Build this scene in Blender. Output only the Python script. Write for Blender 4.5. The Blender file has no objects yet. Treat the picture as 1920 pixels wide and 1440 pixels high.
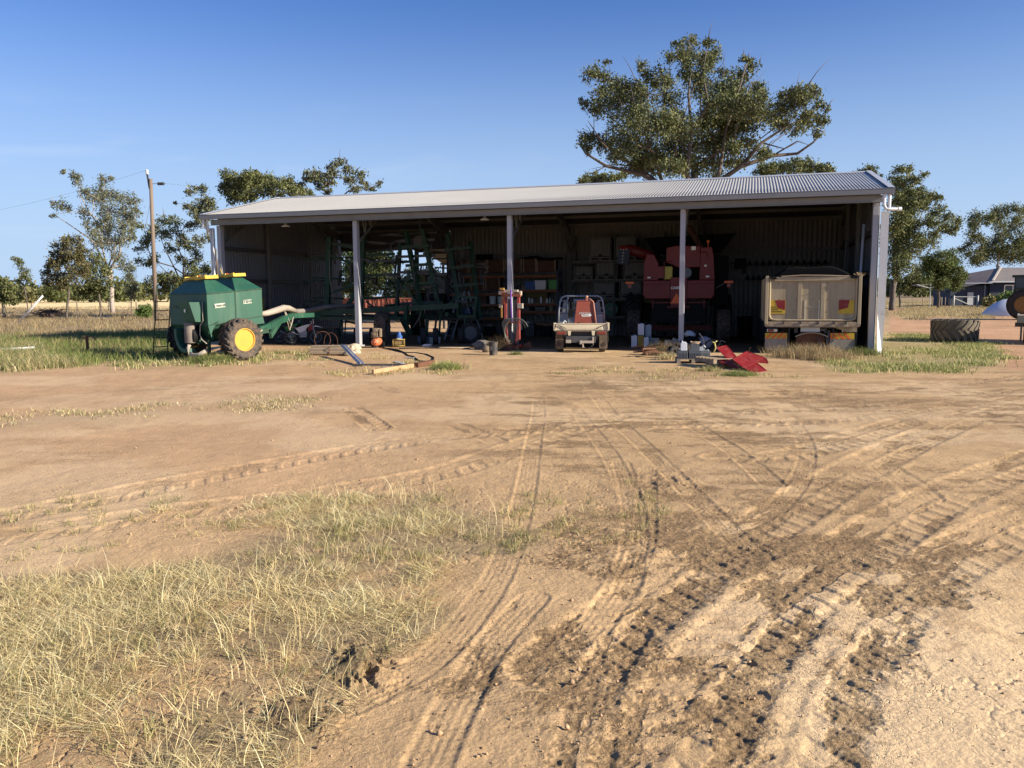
import bpy, math, random
import numpy as np
from mathutils import Matrix, Vector
rnd = random.Random(7); NR = np.random.RandomState(11)
R = math.radians
SC = bpy.context.scene; COL = SC.collection
# ---------------------------------------------------------------- camera
H0 = 1.8; FPX = 1522.5; PITCH = .109; ROLL = .0061
cam_d = bpy.data.cameras.new('camera'); cam = bpy.data.objects.new('camera', cam_d); COL.objects.link(cam)
cp, sp, cr, sr = math.cos(PITCH), math.sin(PITCH), math.cos(ROLL), math.sin(ROLL)
_r0, _u0, _f0 = Vector((1, 0, 0)), Vector((0, sp, cp)), Vector((0, cp, -sp))
_r = cr*_r0 - sr*_u0; _u = sr*_r0 + cr*_u0
cam.matrix_world = Matrix(((_r.x, _u.x, -_f0.x, 0), (_r.y, _u.y, -_f0.y, 0), (_r.z, _u.z, -_f0.z, H0), (0, 0, 0, 1)))
cam_d.sensor_width = 36; cam_d.lens = FPX/1920*36; cam_d.clip_start = .05; cam_d.clip_end = 20000
SC.camera = cam
# ---------------------------------------------------------------- light
PSI = .2843
SUN_EL = R(24); SUN_AZ = PSI + R(5.0)          # azimuth: turned from +x towards the camera
sdir = Vector((math.cos(SUN_AZ)*math.cos(SUN_EL), -math.sin(SUN_AZ)*math.cos(SUN_EL), math.sin(SUN_EL)))
sun_d = bpy.data.lights.new('sun', 'SUN'); sun = bpy.data.objects.new('sun', sun_d); COL.objects.link(sun)
sun_d.energy = 5.0; sun_d.angle = R(.5); sun_d.color = (1, .9, .74)
sun.rotation_mode = 'QUATERNION'; sun.rotation_quaternion = sdir.to_track_quat('Z', 'Y')
W = bpy.data.worlds.new("World"); SC.world = W; W.use_nodes = True
wn = W.node_tree.nodes; wl = W.node_tree.links; wn.clear()
wo = wn.new('ShaderNodeOutputWorld'); bg = wn.new('ShaderNodeBackground'); sky = wn.new('ShaderNodeTexSky')
sky.sky_type = 'NISHITA'; sky.sun_disc = False; sky.sun_elevation = SUN_EL
sky.sun_rotation = math.pi/2 + SUN_AZ          # 0 = +y, clockwise seen from above
sky.air_density = 1.25; sky.dust_density = .35; sky.ozone_density = 2.6
bg.inputs['Strength'].default_value = .054
# thin wisps of cloud low in the sky
tc = wn.new('ShaderNodeTexCoord'); mp = wn.new('ShaderNodeMapping'); nz = wn.new('ShaderNodeTexNoise'); rp = wn.new('ShaderNodeValToRGB')
mp.inputs['Scale'].default_value = (2.2, 2.2, 13.0); mp.inputs['Rotation'].default_value = (0, R(7), 0)
nz.inputs['Scale'].default_value = 2.3; nz.inputs['Detail'].default_value = 7; nz.inputs['Distortion'].default_value = .5
rp.color_ramp.elements[0].position = .56; rp.color_ramp.elements[1].position = .80
sx = wn.new('ShaderNodeSeparateXYZ'); mr = wn.new('ShaderNodeMapRange'); mr.inputs[1].default_value = .24; mr.inputs[2].default_value = .08
mr2 = wn.new('ShaderNodeMapRange'); mr2.inputs[1].default_value = .30; mr2.inputs[2].default_value = -.15
mu = wn.new('ShaderNodeMath'); mu.operation = 'MULTIPLY'; mu2 = wn.new('ShaderNodeMath'); mu2.operation = 'MULTIPLY'; mu3 = wn.new('ShaderNodeMath'); mu3.operation = 'MULTIPLY'; mu3.inputs[1].default_value = .26
mx = wn.new('ShaderNodeMixRGB'); mx.inputs[2].default_value = (9.5, 9.8, 10.3, 1)
L_ = wl.new
L_(tc.outputs['Generated'], mp.inputs[0]); L_(mp.outputs[0], nz.inputs[0]); L_(nz.outputs[0], rp.inputs[0])
L_(tc.outputs['Generated'], sx.inputs[0]); L_(sx.outputs[2], mr.inputs[0]); L_(sx.outputs[0], mr2.inputs[0])
L_(rp.outputs[0], mu.inputs[0]); L_(mr.outputs[0], mu.inputs[1]); L_(mu.outputs[0], mu2.inputs[0]); L_(mr2.outputs[0], mu2.inputs[1]); L_(mu2.outputs[0], mu3.inputs[0])
hz = wn.new('ShaderNodeMapRange'); hz.inputs[1].default_value = .36; hz.inputs[2].default_value = 0; hz.interpolation_type = 'SMOOTHSTEP'; hz.inputs[4].default_value = .93
hm = wn.new('ShaderNodeMixRGB'); hm.inputs[2].default_value = (5.0, 6.7, 9.2, 1); L_(sx.outputs[2], hz.inputs[0]); L_(hz.outputs[0], hm.inputs[0]); tn = wn.new('ShaderNodeMixRGB'); tn.blend_type = 'MULTIPLY'; tn.inputs[0].default_value = 1; tn.inputs[2].default_value = (.52, .79, 1.40, 1); L_(sky.outputs[0], tn.inputs[1]); L_(tn.outputs[0], hm.inputs[1])
L_(hm.outputs[0], mx.inputs[1]); L_(mu3.outputs[0], mx.inputs[0]); L_(mx.outputs[0], bg.inputs[0]); L_(bg.outputs[0], wo.inputs[0])
SC.view_settings.view_transform = 'Standard'; SC.view_settings.look = 'None'; SC.view_settings.gamma = 1
SC.view_settings.exposure = .95
SC.cycles.max_bounces = 6; SC.cycles.diffuse_bounces = 2
# ---------------------------------------------------------------- places
X0, Y0, BAY, DEP, HE, HR = -10.9925, 30.7035, 5.6924, 9.5272, 4.7839, 5.9608
cps, sps = math.cos(PSI), math.sin(PSI)
def S(u, v, z=0): return Vector((X0 + u*cps + v*sps, Y0 - u*sps + v*cps, z))   # shed frame -> world
def ray(px, py):
    a, b = px-960, py-720
    X = (cr*a - sr*b)/FPX; up = -(sr*a + cr*b)/FPX
    return Vector((X, cp + up*sp, -sp + up*cp))
def G(px, py, z=0):                       # where the line of sight meets the ground
    r = ray(px, py); t = (z-H0)/r.z; return Vector((r.x*t, r.y*t, z))
def atY(px, py, Y):
    r = ray(px, py); t = Y/r.y; return Vector((r.x*t, Y, H0 + r.z*t))
def px_of(x, y, z):
    zz = z-H0; d = y*cp - zz*sp; up = y*sp + zz*cp
    d = np.where(d > .05, d, .05); X = x/d*FPX; Y = -up/d*FPX
    return 960 + cr*X + sr*Y, 720 - sr*X + cr*Y
# ---------------------------------------------------------------- mesh helper
class MB:
    def __init__(s): s.v = []; s.f = []
    def add(s, vs, fs, M=None):
        n = len(s.v)
        if M is not None: vs = [M @ Vector(p) for p in vs]
        s.v += [tuple(p) for p in vs]; s.f += [tuple(i+n for i in f) for f in fs]; return s
    def box(s, c, d, rot=None, taper=None):
        x, y, z = d[0]/2, d[1]/2, d[2]/2; tx, ty = taper or (1, 1)
        vs = [(-x, -y, -z), (x, -y, -z), (x, y, -z), (-x, y, -z), (-x*tx, -y*ty, z), (x*tx, -y*ty, z), (x*tx, y*ty, z), (-x*tx, y*ty, z)]
        M = Matrix.Translation(c)
        if rot is not None: M = M @ (Matrix.Rotation(rot, 4, 'Z') if isinstance(rot, (int, float)) else rot)
        return s.add(vs, [(0, 3, 2, 1), (4, 5, 6, 7), (0, 1, 5, 4), (1, 2, 6, 5), (2, 3, 7, 6), (3, 0, 4, 7)], M)
    def bar(s, p, q, w, h=None, up=(0, 0, 1)):
        p, q = Vector(p), Vector(q); h = h or w; d = q-p; L = d.length; d = d/L; up = Vector(up)
        if abs(d.dot(up)) > .97: up = Vector((1, 0, 0)) if abs(d.x) < .9 else Vector((0, 1, 0))
        a = d.cross(up).normalized(); b = a.cross(d)
        vs = []
        for o in (p, q):
            for i, j in ((-1, -1), (1, -1), (1, 1), (-1, 1)): vs.append(o + a*i*w/2 + b*j*h/2)
        return s.add(vs, [(0, 1, 2, 3), (7, 6, 5, 4), (0, 4, 5, 1), (1, 5, 6, 2), (2, 6, 7, 3), (3, 7, 4, 0)])
    def tube(s, pts, r, n=8, cap=True):
        pts = [Vector(p) for p in pts]; k = len(pts); rs = r if isinstance(r, (list, tuple)) else [r]*k
        vs = []; prev = None
        for i, p in enumerate(pts):
            d = (pts[min(i+1, k-1)] - pts[max(i-1, 0)])
            d = d.normalized() if d.length > 1e-9 else Vector((0, 0, 1))
            if prev is None:
                a = d.orthogonal().normalized()
            else:
                a = prev - d*prev.dot(d); a = a.normalized() if a.length > 1e-6 else d.orthogonal().normalized()
            prev = a; b = d.cross(a)
            for j in range(n):
                t = 2*math.pi*j/n; vs.append(p + (a*math.cos(t) + b*math.sin(t))*rs[i])
        fs = [(i*n+j, i*n+(j+1) % n, (i+1)*n+(j+1) % n, (i+1)*n+j) for i in range(k-1) for j in range(n)]
        if cap: fs += [tuple(range(n-1, -1, -1)), tuple(range((k-1)*n, k*n))]
        return s.add(vs, fs)
    def lathe(s, prof, n=24, M=None, close=False):      # prof: (radius, height) along local z
        vs = []; k = len(prof)
        for r, z in prof:
            for j in range(n): t = 2*math.pi*j/n; vs.append((r*math.cos(t), r*math.sin(t), z))
        m = k if close else k-1
        fs = [(i*n+j, i*n+(j+1) % n, ((i+1) % k)*n+(j+1) % n, ((i+1) % k)*n+j) for i in range(m) for j in range(n)]
        if not close:
            if prof[0][0] > 1e-4: fs.append(tuple(range(n-1, -1, -1)))
            if prof[-1][0] > 1e-4: fs.append(tuple(range((k-1)*n, k*n)))
        return s.add(vs, fs, M)
    def prism(s, poly, d0, d1, M=None):                  # polygon in local xy, from z=d0 to z=d1
        n = len(poly); vs = [(x, y, d0) for x, y in poly] + [(x, y, d1) for x, y in poly]
        fs = [tuple(range(n-1, -1, -1)), tuple(range(n, 2*n))] + [(i, (i+1) % n, n+(i+1) % n, n+i) for i in range(n)]
        return s.add(vs, fs, M)
    def blob(s, c, r, n=8, m=6, jit=.12, sc=(1, 1, 1), seed=0):
        q = random.Random(seed); vs = []; fs = []
        vs.append((c[0], c[1], c[2]-r*sc[2]))
        for i in range(1, m):
            ph = -math.pi/2 + math.pi*i/m
            for j in range(n):
                t = 2*math.pi*j/n; k = r*(1 + q.uniform(-jit, jit))
                vs.append((c[0]+k*sc[0]*math.cos(ph)*math.cos(t), c[1]+k*sc[1]*math.cos(ph)*math.sin(t), c[2]+k*sc[2]*math.sin(ph)))
        vs.append((c[0], c[1], c[2]+r*sc[2])); e = len(vs)-1
        for j in range(n):
            fs.append((0, 1+(j+1) % n, 1+j)); fs.append((e, e-n+j, e-n+(j+1) % n))
        for i in range(m-2):
            for j in range(n): fs.append((1+i*n+j, 1+i*n+(j+1) % n, 1+(i+1)*n+(j+1) % n, 1+(i+1)*n+j))
        return s.add(vs, fs)
    def text(s, body, size, M, depth=.002, sx=1, shear=0, bold=0):
        cu = bpy.data.curves.new('t', 'FONT'); cu.body = body; cu.size = size; cu.extrude = depth; cu.align_x = 'CENTER'; cu.align_y = 'CENTER'; cu.shear = shear; cu.offset = bold
        ob = bpy.data.objects.new('t', cu); COL.objects.link(ob)
        dg = bpy.context.evaluated_depsgraph_get(); dg.update(); me = bpy.data.meshes.new_from_object(ob.evaluated_get(dg))
        s.add([(v.co.x*sx, v.co.y, v.co.z) for v in me.vertices], [tuple(p.vertices) for p in me.polygons], M)
        bpy.data.objects.remove(ob); bpy.data.curves.remove(cu); bpy.data.meshes.remove(me); return s
    def build(s, name, m, parent=None, smooth=False, bev=0, loc=None, rot=None):
        me = bpy.data.meshes.new(name); me.from_pydata(s.v, [], s.f); me.update()
        o = bpy.data.objects.new(name, me); COL.objects.link(o); o.parent = parent
        if m: me.materials.append(m)
        if smooth: me.polygons.foreach_set('use_smooth', [True]*len(me.polygons))
        if smooth == 'auto':
            md = o.modifiers.new('es', 'EDGE_SPLIT'); md.split_angle = R(38)
        if bev:
            md = o.modifiers.new('bv', 'BEVEL'); md.width = bev; md.segments = 2; md.limit_method = 'ANGLE'; md.angle_limit = R(35)
        if loc is not None: o.location = loc
        if rot is not None: o.rotation_euler = rot
        return o
def np_mesh(name, V, F, m, parent=None, col=None, smooth=False, k=None):
    """V (n,3); F flat array of k-gon indices, or a list of arrays (n,k)."""
    Fs = F if isinstance(F, list) else [F]
    me = bpy.data.meshes.new(name); me.vertices.add(len(V)); me.vertices.foreach_set('co', np.ascontiguousarray(V, dtype=np.float32).ravel())
    tot = np.concatenate([np.full(len(f), f.shape[1], dtype=np.int32) for f in Fs]); idx = np.concatenate([f.ravel() for f in Fs]).astype(np.int32)
    st = np.concatenate([[0], np.cumsum(tot)[:-1]]).astype(np.int32)
    me.loops.add(len(idx)); me.loops.foreach_set('vertex_index', idx); me.polygons.add(len(tot)); me.polygons.foreach_set('loop_start', st)
    try: me.polygons.foreach_set('loop_total', tot)
    except Exception: pass
    if col is not None:
        a = me.color_attributes.new('col', 'FLOAT_COLOR', 'POINT'); c4 = np.ones((len(V), 4), np.float32); c4[:, :3] = col; a.data.foreach_set('color', c4.ravel())
    me.update(calc_edges=True); me.validate()
    if smooth: me.polygons.foreach_set('use_smooth', np.ones(len(tot), dtype=bool))
    if m: me.materials.append(m)
    o = bpy.data.objects.new(name, me); COL.objects.link(o); o.parent = parent; return o
def tag(o, label=None, cat=None, group=None, kind=None):
    if label: o['label'] = label
    if cat: o['category'] = cat
    if group: o['group'] = group
    if kind: o['kind'] = kind
    return o
def thing(name, label, cat, loc=(0, 0, 0), rz=0, group=None):
    o = bpy.data.objects.new(name, None); COL.objects.link(o); o.location = loc; o.rotation_euler = (0, 0, rz); o.empty_display_size = .3
    return tag(o, label, cat, group)
def dup(o, parent=None):
    c = o.copy(); COL.objects.link(c); c.parent = parent
    for ch in list(o.children): dup(ch, c)
    return c
# ---------------------------------------------------------------- materials
def mat(name, col, rough=.6, metal=0, var=.18, vscale=3., dirt=0, dcol=(.26, .17, .10), bump=0, bscale=40., spec=.4, streak=False):
    m = bpy.data.materials.new(name); m.use_nodes = True; n = m.node_tree.nodes; l = m.node_tree.links; b = n['Principled BSDF']
    b.inputs['Roughness'].default_value = rough; b.inputs['Metallic'].default_value = metal; b.inputs['Specular IOR Level'].default_value = spec
    t = n.new('ShaderNodeTexCoord'); a = n.new('ShaderNodeTexNoise'); a.inputs['Scale'].default_value = vscale; a.inputs['Detail'].default_value = 6; a.inputs['Roughness'].default_value = .65
    src = t.outputs['Object']
    if streak:
        q = n.new('ShaderNodeMapping'); q.inputs['Scale'].default_value = (1, 1, .15); l.new(src, q.inputs[0]); src = q.outputs[0]
    l.new(src, a.inputs[0])
    mr = n.new('ShaderNodeMapRange'); mr.inputs[1].default_value = .25; mr.inputs[2].default_value = .75; mr.inputs[3].default_value = 1-var; mr.inputs[4].default_value = 1+var
    l.new(a.outputs[0], mr.inputs[0])
    mul = n.new('ShaderNodeVectorMath'); mul.operation = 'SCALE'; mul.inputs[0].default_value = col; l.new(mr.outputs[0], mul.inputs['Scale'])
    out = mul.outputs[0]
    if dirt:
        d = n.new('ShaderNodeTexNoise'); d.inputs['Scale'].default_value = vscale*1.7; d.inputs['Detail'].default_value = 8; d.inputs['Roughness'].default_value = .7; l.new(src, d.inputs[0])
        r = n.new('ShaderNodeMapRange'); r.inputs[1].default_value = .62-dirt*.45; r.inputs[2].default_value = .82-dirt*.3; l.new(d.outputs[0], r.inputs[0]); r.inputs[4].default_value = min(1, .35+dirt)
        x = n.new('ShaderNodeMixRGB'); x.inputs[2].default_value = (*dcol, 1); l.new(r.outputs[0], x.inputs[0]); l.new(out, x.inputs[1]); out = x.outputs[0]
        rr = n.new('ShaderNodeMapRange'); rr.inputs[3].default_value = rough; rr.inputs[4].default_value = .9; l.new(r.outputs[0], rr.inputs[0]); l.new(rr.outputs[0], b.inputs['Roughness'])
    l.new(out, b.inputs['Base Color'])
    if bump:
        bn = n.new('ShaderNodeTexNoise'); bn.inputs['Scale'].default_value = bscale; bn.inputs['Detail'].default_value = 5; l.new(src, bn.inputs[0])
        bp = n.new('ShaderNodeBump'); bp.inputs['Strength'].default_value = bump; bp.inputs['Distance'].default_value = .02; l.new(bn.outputs[0], bp.inputs['Height']); l.new(bp.outputs[0], b.inputs['Normal'])
    return m
def vmat(name, rough=.9, transl=0, bump=0, bscale=30, fine=0, spec=.2):
    m = bpy.data.materials.new(name); m.use_nodes = True; n = m.node_tree.nodes; l = m.node_tree.links; b = n['Principled BSDF']
    b.inputs['Roughness'].default_value = rough; b.inputs['Specular IOR Level'].default_value = spec
    at = n.new('ShaderNodeAttribute'); at.attribute_name = 'col'; out = at.outputs['Color']
    if fine:
        t = n.new('ShaderNodeTexCoord'); a = n.new('ShaderNodeTexNoise'); a.inputs['Scale'].default_value = 60; a.inputs['Detail'].default_value = 8; a.inputs['Roughness'].default_value = .7; l.new(t.outputs['Object'], a.inputs[0])
        mr = n.new('ShaderNodeMapRange'); mr.inputs[1].default_value = .3; mr.inputs[2].default_value = .7; mr.inputs[3].default_value = 1-fine; mr.inputs[4].default_value = 1+fine; l.new(a.outputs[0], mr.inputs[0])
        mul = n.new('ShaderNodeVectorMath'); mul.operation = 'SCALE'; l.new(out, mul.inputs[0]); l.new(mr.outputs[0], mul.inputs['Scale']); out = mul.outputs[0]
    l.new(out, b.inputs['Base Color'])
    if bump:
        t = n.new('ShaderNodeTexCoord'); bn = n.new('ShaderNodeTexNoise'); bn.inputs['Scale'].default_value = bscale; bn.inputs['Detail'].default_value = 8; bn.inputs['Roughness'].default_value = .65; l.new(t.outputs['Object'], bn.inputs[0])
        bp = n.new('ShaderNodeBump'); bp.inputs['Strength'].default_value = bump; bp.inputs['Distance'].default_value = .03; l.new(bn.outputs[0], bp.inputs['Height']); l.new(bp.outputs[0], b.inputs['Normal'])
    if transl:
        tr = n.new('ShaderNodeBsdfTranslucent'); l.new(out, tr.inputs[0]); mx = n.new('ShaderNodeMixShader'); mx.inputs[0].default_value = transl
        l.new(b.outputs[0], mx.inputs[1]); l.new(tr.outputs[0], mx.inputs[2]); l.new(mx.outputs[0], n['Material Output'].inputs[0])
    return m
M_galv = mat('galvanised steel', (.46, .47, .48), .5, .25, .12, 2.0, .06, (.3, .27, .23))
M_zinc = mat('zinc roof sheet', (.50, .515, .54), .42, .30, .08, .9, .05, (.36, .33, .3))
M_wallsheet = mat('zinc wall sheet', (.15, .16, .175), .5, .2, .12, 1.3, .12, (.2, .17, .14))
M_wallrear = mat('zinc wall sheet rear', (.155, .152, .14), .55, .15, .12, 1.3, .15, (.2, .17, .13))  # slightly warmer grey than the side sheets
M_fascia = mat('grey fascia', (.20, .20, .205), .5, .1, .08, 2, .05, (.3, .25, .2))
M_dsteel = mat('dark steel', (.07, .07, .072), .55, .3, .2, 4, .2, (.14, .10, .07))
M_rust = mat('rusty iron', (.13, .055, .03), .85, .1, .35, 8, .3, (.2, .11, .06), .4)
M_red = mat('red oxide steel', (.20, .035, .025), .75, 0, .25, 5, .1, (.2, .1, .06))
M_rubber = mat('tyre rubber', (.035, .032, .03), .85, 0, .25, 5, .55, (.17, .12, .08), .3)
M_rubberd = mat('tyre rubber dark', (.022, .021, .02), .85, 0, .25, 5, .3, (.10, .07, .05), .3)
M_black = mat('black plastic', (.010, .010, .010), .7, 0, .2, 6, .1, (.05, .04, .03), spec=.15)
M_white = mat('white paint', (.72, .70, .66), .5, 0, .07, 3, .10, (.42, .33, .22))
M_whitep = mat('white plastic', (.70, .71, .72), .45, 0, .06, 4, .06, (.4, .33, .25))
M_wood = mat('weathered timber', (.28, .21, .14), .85, 0, .25, 6, .2, (.16, .12, .09), .3)
M_woodl = mat('sawn timber', (.45, .27, .14), .8, 0, .18, 6, .1, (.25, .15, .09), .25)
M_blue = mat('blue plastic', (.03, .10, .32), .5, 0, .12, 5, .15)
M_glass = mat('dark glass', (.02, .026, .03), .12, 0, .1, 2, .12, (.10, .09, .08), spec=.6)
# ---------------------------------------------------------------- noise
def _hash(ix, iy, s):
    n = (ix.astype(np.int64)*374761393 + iy.astype(np.int64)*668265263 + s*144665) & 0xffffffff
    n = ((n ^ (n >> 13))*1274126177) & 0xffffffff; n = n ^ (n >> 16)
    return (n & 0xffff).astype(np.float32)/65535.
def vn(x, y, s=0):
    ix = np.floor(x); iy = np.floor(y); fx = (x-ix).astype(np.float32); fy = (y-iy).astype(np.float32)
    ux = fx*fx*fx*(fx*(fx*6-15)+10); uy = fy*fy*fy*(fy*(fy*6-15)+10)
    a = _hash(ix, iy, s); b = _hash(ix+1, iy, s); c = _hash(ix, iy+1, s); d = _hash(ix+1, iy+1, s)
    return (a+(b-a)*ux)*(1-uy) + (c+(d-c)*ux)*uy
def fbm(x, y, o=4, s=0, g=.5):
    t = 0; A = 1; N = 0
    for i in range(o): t = t + A*vn(x*2**i + 17.3*i, y*2**i - 9.1*i, s+i); N += A; A *= g
    return t/N
def sst(a, b, x): t = np.clip((x-a)/(b-a), 0, 1); return t*t*(3-2*t)
def poly_sd(px, py, P):
    """signed distance (inside > 0) to a polygon."""
    P = np.array(P, float); d = np.full(px.shape, 1e9); ins = np.zeros(px.shape, bool)
    for i in range(len(P)):
        a, b = P[i], P[(i+1) % len(P)]; e = b-a; wx, wy = px-a[0], py-a[1]
        t = np.clip((wx*e[0]+wy*e[1])/(e@e), 0, 1); d = np.minimum(d, (wx-e[0]*t)**2 + (wy-e[1]*t)**2)
        c1 = (a[1] <= py) != (b[1] <= py)
        with np.errstate(divide='ignore', invalid='ignore'): xi = a[0] + (py-a[1])/(e[1] if e[1] else 1e-9)*e[0]
        ins ^= c1 & (px < xi)
    return np.where(ins, 1, -1)*np.sqrt(d)
def region(px, py, P, soft, wob=0, wx=None, wy=None):
    """outline of a ground patch, read off the picture and fixed to the ground; softened and wobbled."""
    lo = np.array(P).min(0) - 3*soft - wob*2; hi = np.array(P).max(0) + 3*soft + wob*2
    k = (px > lo[0]) & (px < hi[0]) & (py > lo[1]) & (py < hi[1]); out = np.zeros(px.shape, np.float32)
    if k.any():
        d = poly_sd(px[k], py[k], P)
        if wob: d = d + wob*(fbm(wx[k]*.9, wy[k]*.9, 4, 5)-.5)*2
        out[k] = sst(-soft, soft, d)
    return out
# foreground and yard patches (ground outlines)
P_DRY = [(-300, 1110), (60, 1085), (300, 1045), (430, 1010), (560, 975), (800, 925), (960, 950), (1010, 1010), (930, 1060), (880, 1110), (850, 1170), (760, 1215), (690, 1255), (640, 1330), (500, 1440), (350, 1600), (-300, 1600)]
P_MIDGRASS = [(-200, 800), (100, 775), (330, 752), (520, 742), (620, 748), (560, 772), (300, 785), (-200, 830)]
P_SPARSE = [(930, 930), (1060, 880), (1180, 890), (1260, 960), (1150, 1060), (1030, 1080), (940, 1040)]
P_LEFTWEED = [(-900, 580), (100, 580), (322, 595), (335, 672), (180, 682), (90, 690), (-100, 700), (-900, 730)]
P_SEEDG = [(200, 684), (330, 655), (440, 662), (560, 655), (640, 662), (520, 680), (400, 690), (260, 694)]
P_RGREEN = [(1560, 672), (1600, 640), (1700, 628), (1860, 640), (1890, 668), (1840, 690), (1640, 698), (1540, 690)]
P_REDDIRT = [(1668, 575), (1760, 572), (2300, 570), (2300, 700), (1890, 690), (1870, 645), (1720, 630), (1668, 640)]
P_RDRY = [(1668, 588), (1720, 574), (1860, 570), (1900, 586), (1840, 600), (1760, 594), (1700, 600)]
P_RDRY2 = [(1640, 566), (1900, 562), (1960, 572), (1780, 577), (1660, 578)]
P_STUB = [(-900, 557.5), (150, 557.5), (420, 556.5), (420, 577), (200, 580), (-50, 578), (-900, 583)]
P_BROWN = [(-900, 578), (300, 572), (330, 600), (330, 622), (-100, 640), (-900, 640)]
# tyre tracks: (points in the picture, width m, kind, depth m, damp)
TRK = [
 ([(1060, 1250), (1180, 1150), (1320, 1050), (1470, 965), (1640, 865), (1800, 790), (2000, 725)], .55, 'lug', .028, .8),
 ([(1250, 1440), (1330, 1290), (1450, 1150), (1640, 1010), (1800, 920), (2050, 820)], .55, 'lug', .030, .9),
 ([(1480, 1440), (1540, 1280), (1640, 1160), (1800, 1040), (2050, 920)], .5, 'lug', .022, .75),
 ([(-200, 1010), (0, 970), (260, 920), (500, 872), (720, 835), (900, 815), (1150, 800), (1500, 790), (1700, 770), (2000, 720)], .5, 'lug', .030, .45),
 ([(-200, 1050), (0, 1010), (300, 962), (600, 922), (850, 880), (1000, 830), (1150, 780)], .5, 'lug', .026, .3),
 ([(1120, 720), (1300, 735), (1560, 735), (1800, 715), (2100, 690)], .6, 'lug', .03, .85),
 ([(1060, 700), (1250, 765), (1520, 765), (1760, 745), (2100, 705)], .6, 'lug', .03, .75),
 ([(1360, 860), (1500, 850), (1700, 790), (1900, 735)], .5, 'lug', .03, .5),
 ([(1000, 690), (1010, 760), (1000, 830), (985, 920), (950, 1040), (900, 1130), (800, 1240), (640, 1330)], .2, 'car', .014, .2),
 ([(1080, 690), (1130, 760), (1230, 860), (1330, 960), (1420, 1050)], .22, 'car', .016, .45),
 ([(1165, 870), (1185, 940), (1190, 1010), (1170, 1090), (1100, 1190)], .2, 'car', .013, .3),
 ([(1215, 880), (1212, 950), (1205, 1020), (1170, 1110)], .18, 'car', .012, .3),
 ([(1080, 770), (1140, 850), (1180, 930)], .2, 'car', .014, .3),
 ([(1290, 790), (1380, 850), (1450, 910)], .24, 'car', .02, .3),
 ([(1490, 795), (1512, 840), (1500, 900), (1440, 970)], .2, 'car', .012, .4),
 ([(1660, 880), (1700, 905), (1735, 935)], .3, 'car', .02, .2),
 ([(1000, 1120), (920, 1210), (850, 1330), (800, 1440)], .2, 'car', .016, .25),
 ([(1180, 1180), (1120, 1280), (1090, 1440)], .24, 'car', .018, .6),
 ([(620, 715), (760, 712), (960, 725), (1100, 760)], .22, 'car', .02, .3),
 ([(660, 770), (690, 790), (710, 805)], .35, 'lug', .04, .9),
 ([(300, 725), (500, 712), (680, 718), (740, 738)], .3, 'car', .02, .5),
 ([(860, 800), (900, 815), (930, 830)], .3, 'car', .02, .9),
]
def track_fields(x, y):
    dz = np.zeros(x.shape, np.float32); wet = np.zeros(x.shape, np.float32)
    for pts, w, kind, dep, damp in TRK:
        P = [G(*p) for p in pts]; P = np.array([(p.x, p.y) for p in P])
        Q = []                                   # Catmull-Rom
        for i in range(len(P)-1):
            a, b, c, d = P[max(i-1, 0)], P[i], P[i+1], P[min(i+2, len(P)-1)]
            for t in np.linspace(0, 1, 10, endpoint=False):
                Q.append(.5*((2*b)+(c-a)*t+(2*a-5*b+4*c-d)*t*t+(3*b-a-3*c+d)*t**3))
        Q.append(P[-1]); Q = np.array(Q)
        lo, hi = Q.min(0)-w*1.5, Q.max(0)+w*1.5
        k = np.where((x > lo[0]) & (x < hi[0]) & (y > lo[1]) & (y < hi[1]))[0]
        if not len(k): continue
        X, Y = x[k], y[k]; best = np.full(X.shape, 1e9); ss = np.zeros(X.shape); tt = np.zeros(X.shape); s0 = 0
        for i in range(len(Q)-1):
            e = Q[i+1]-Q[i]; L = math.hypot(*e); e = e/L; wx, wy = X-Q[i][0], Y-Q[i][1]
            al = np.clip(wx*e[0]+wy*e[1], 0, L); ax, ay = wx-e[0]*al, wy-e[1]*al; d = ax*ax+ay*ay; m = d < best
            best[m] = d[m]; ss[m] = s0+al[m]; tt[m] = (wx*e[1]-wy*e[0])[m]; s0 += L
        t = tt/(w/2); at = np.sqrt(best)/(w/2)
        fade = sst(1.12, .9, at)*sst(.22, .5, fbm(ss*.7+9, t*.4, 3, 31)+.10)
        if kind == 'lug':
            ph = ss/.21 + np.abs(t)*.75 + (t > 0)*.5
            lug = sst(.27, .37, np.abs(ph-np.floor(ph)-.5)*1.0+.0)
            prof = -dep*.85*fade*(.22+.95*(1-lug)*sst(.02, .2, np.abs(t)))
        else:
            rib = .5+.5*np.cos(t*math.pi*5); blk = .5+.5*np.cos(ss*2*math.pi/.045 + np.abs(t)*3)
            prof = -dep*fade*(.55+.3*rib+.25*blk)
        berm = dep*.55*np.exp(-((at-1.18)/.16)**2)*sst(.3, .6, fbm(ss*2, t, 3, 41))
        dz[k] += (prof+berm).astype(np.float32)
        dm = damp*sst(1.7, .5, at)*sst(.42, .62, fbm(ss*.9+3, t*1.1+5, 4, 51, .6))
        wet[k] = np.maximum(wet[k], dm)
    return dz, wet
def ground_h(x, y, r, full=True):
    """height of the dirt: gentle swells, crust, clods, tracks."""
    z = .10*(fbm(x*.08, y*.08, 3, 1)-.5)*sst(6, 20, r)
    z = z + .05*(fbm(x*.45, y*.45, 3, 2)-.5)
    return z
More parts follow.
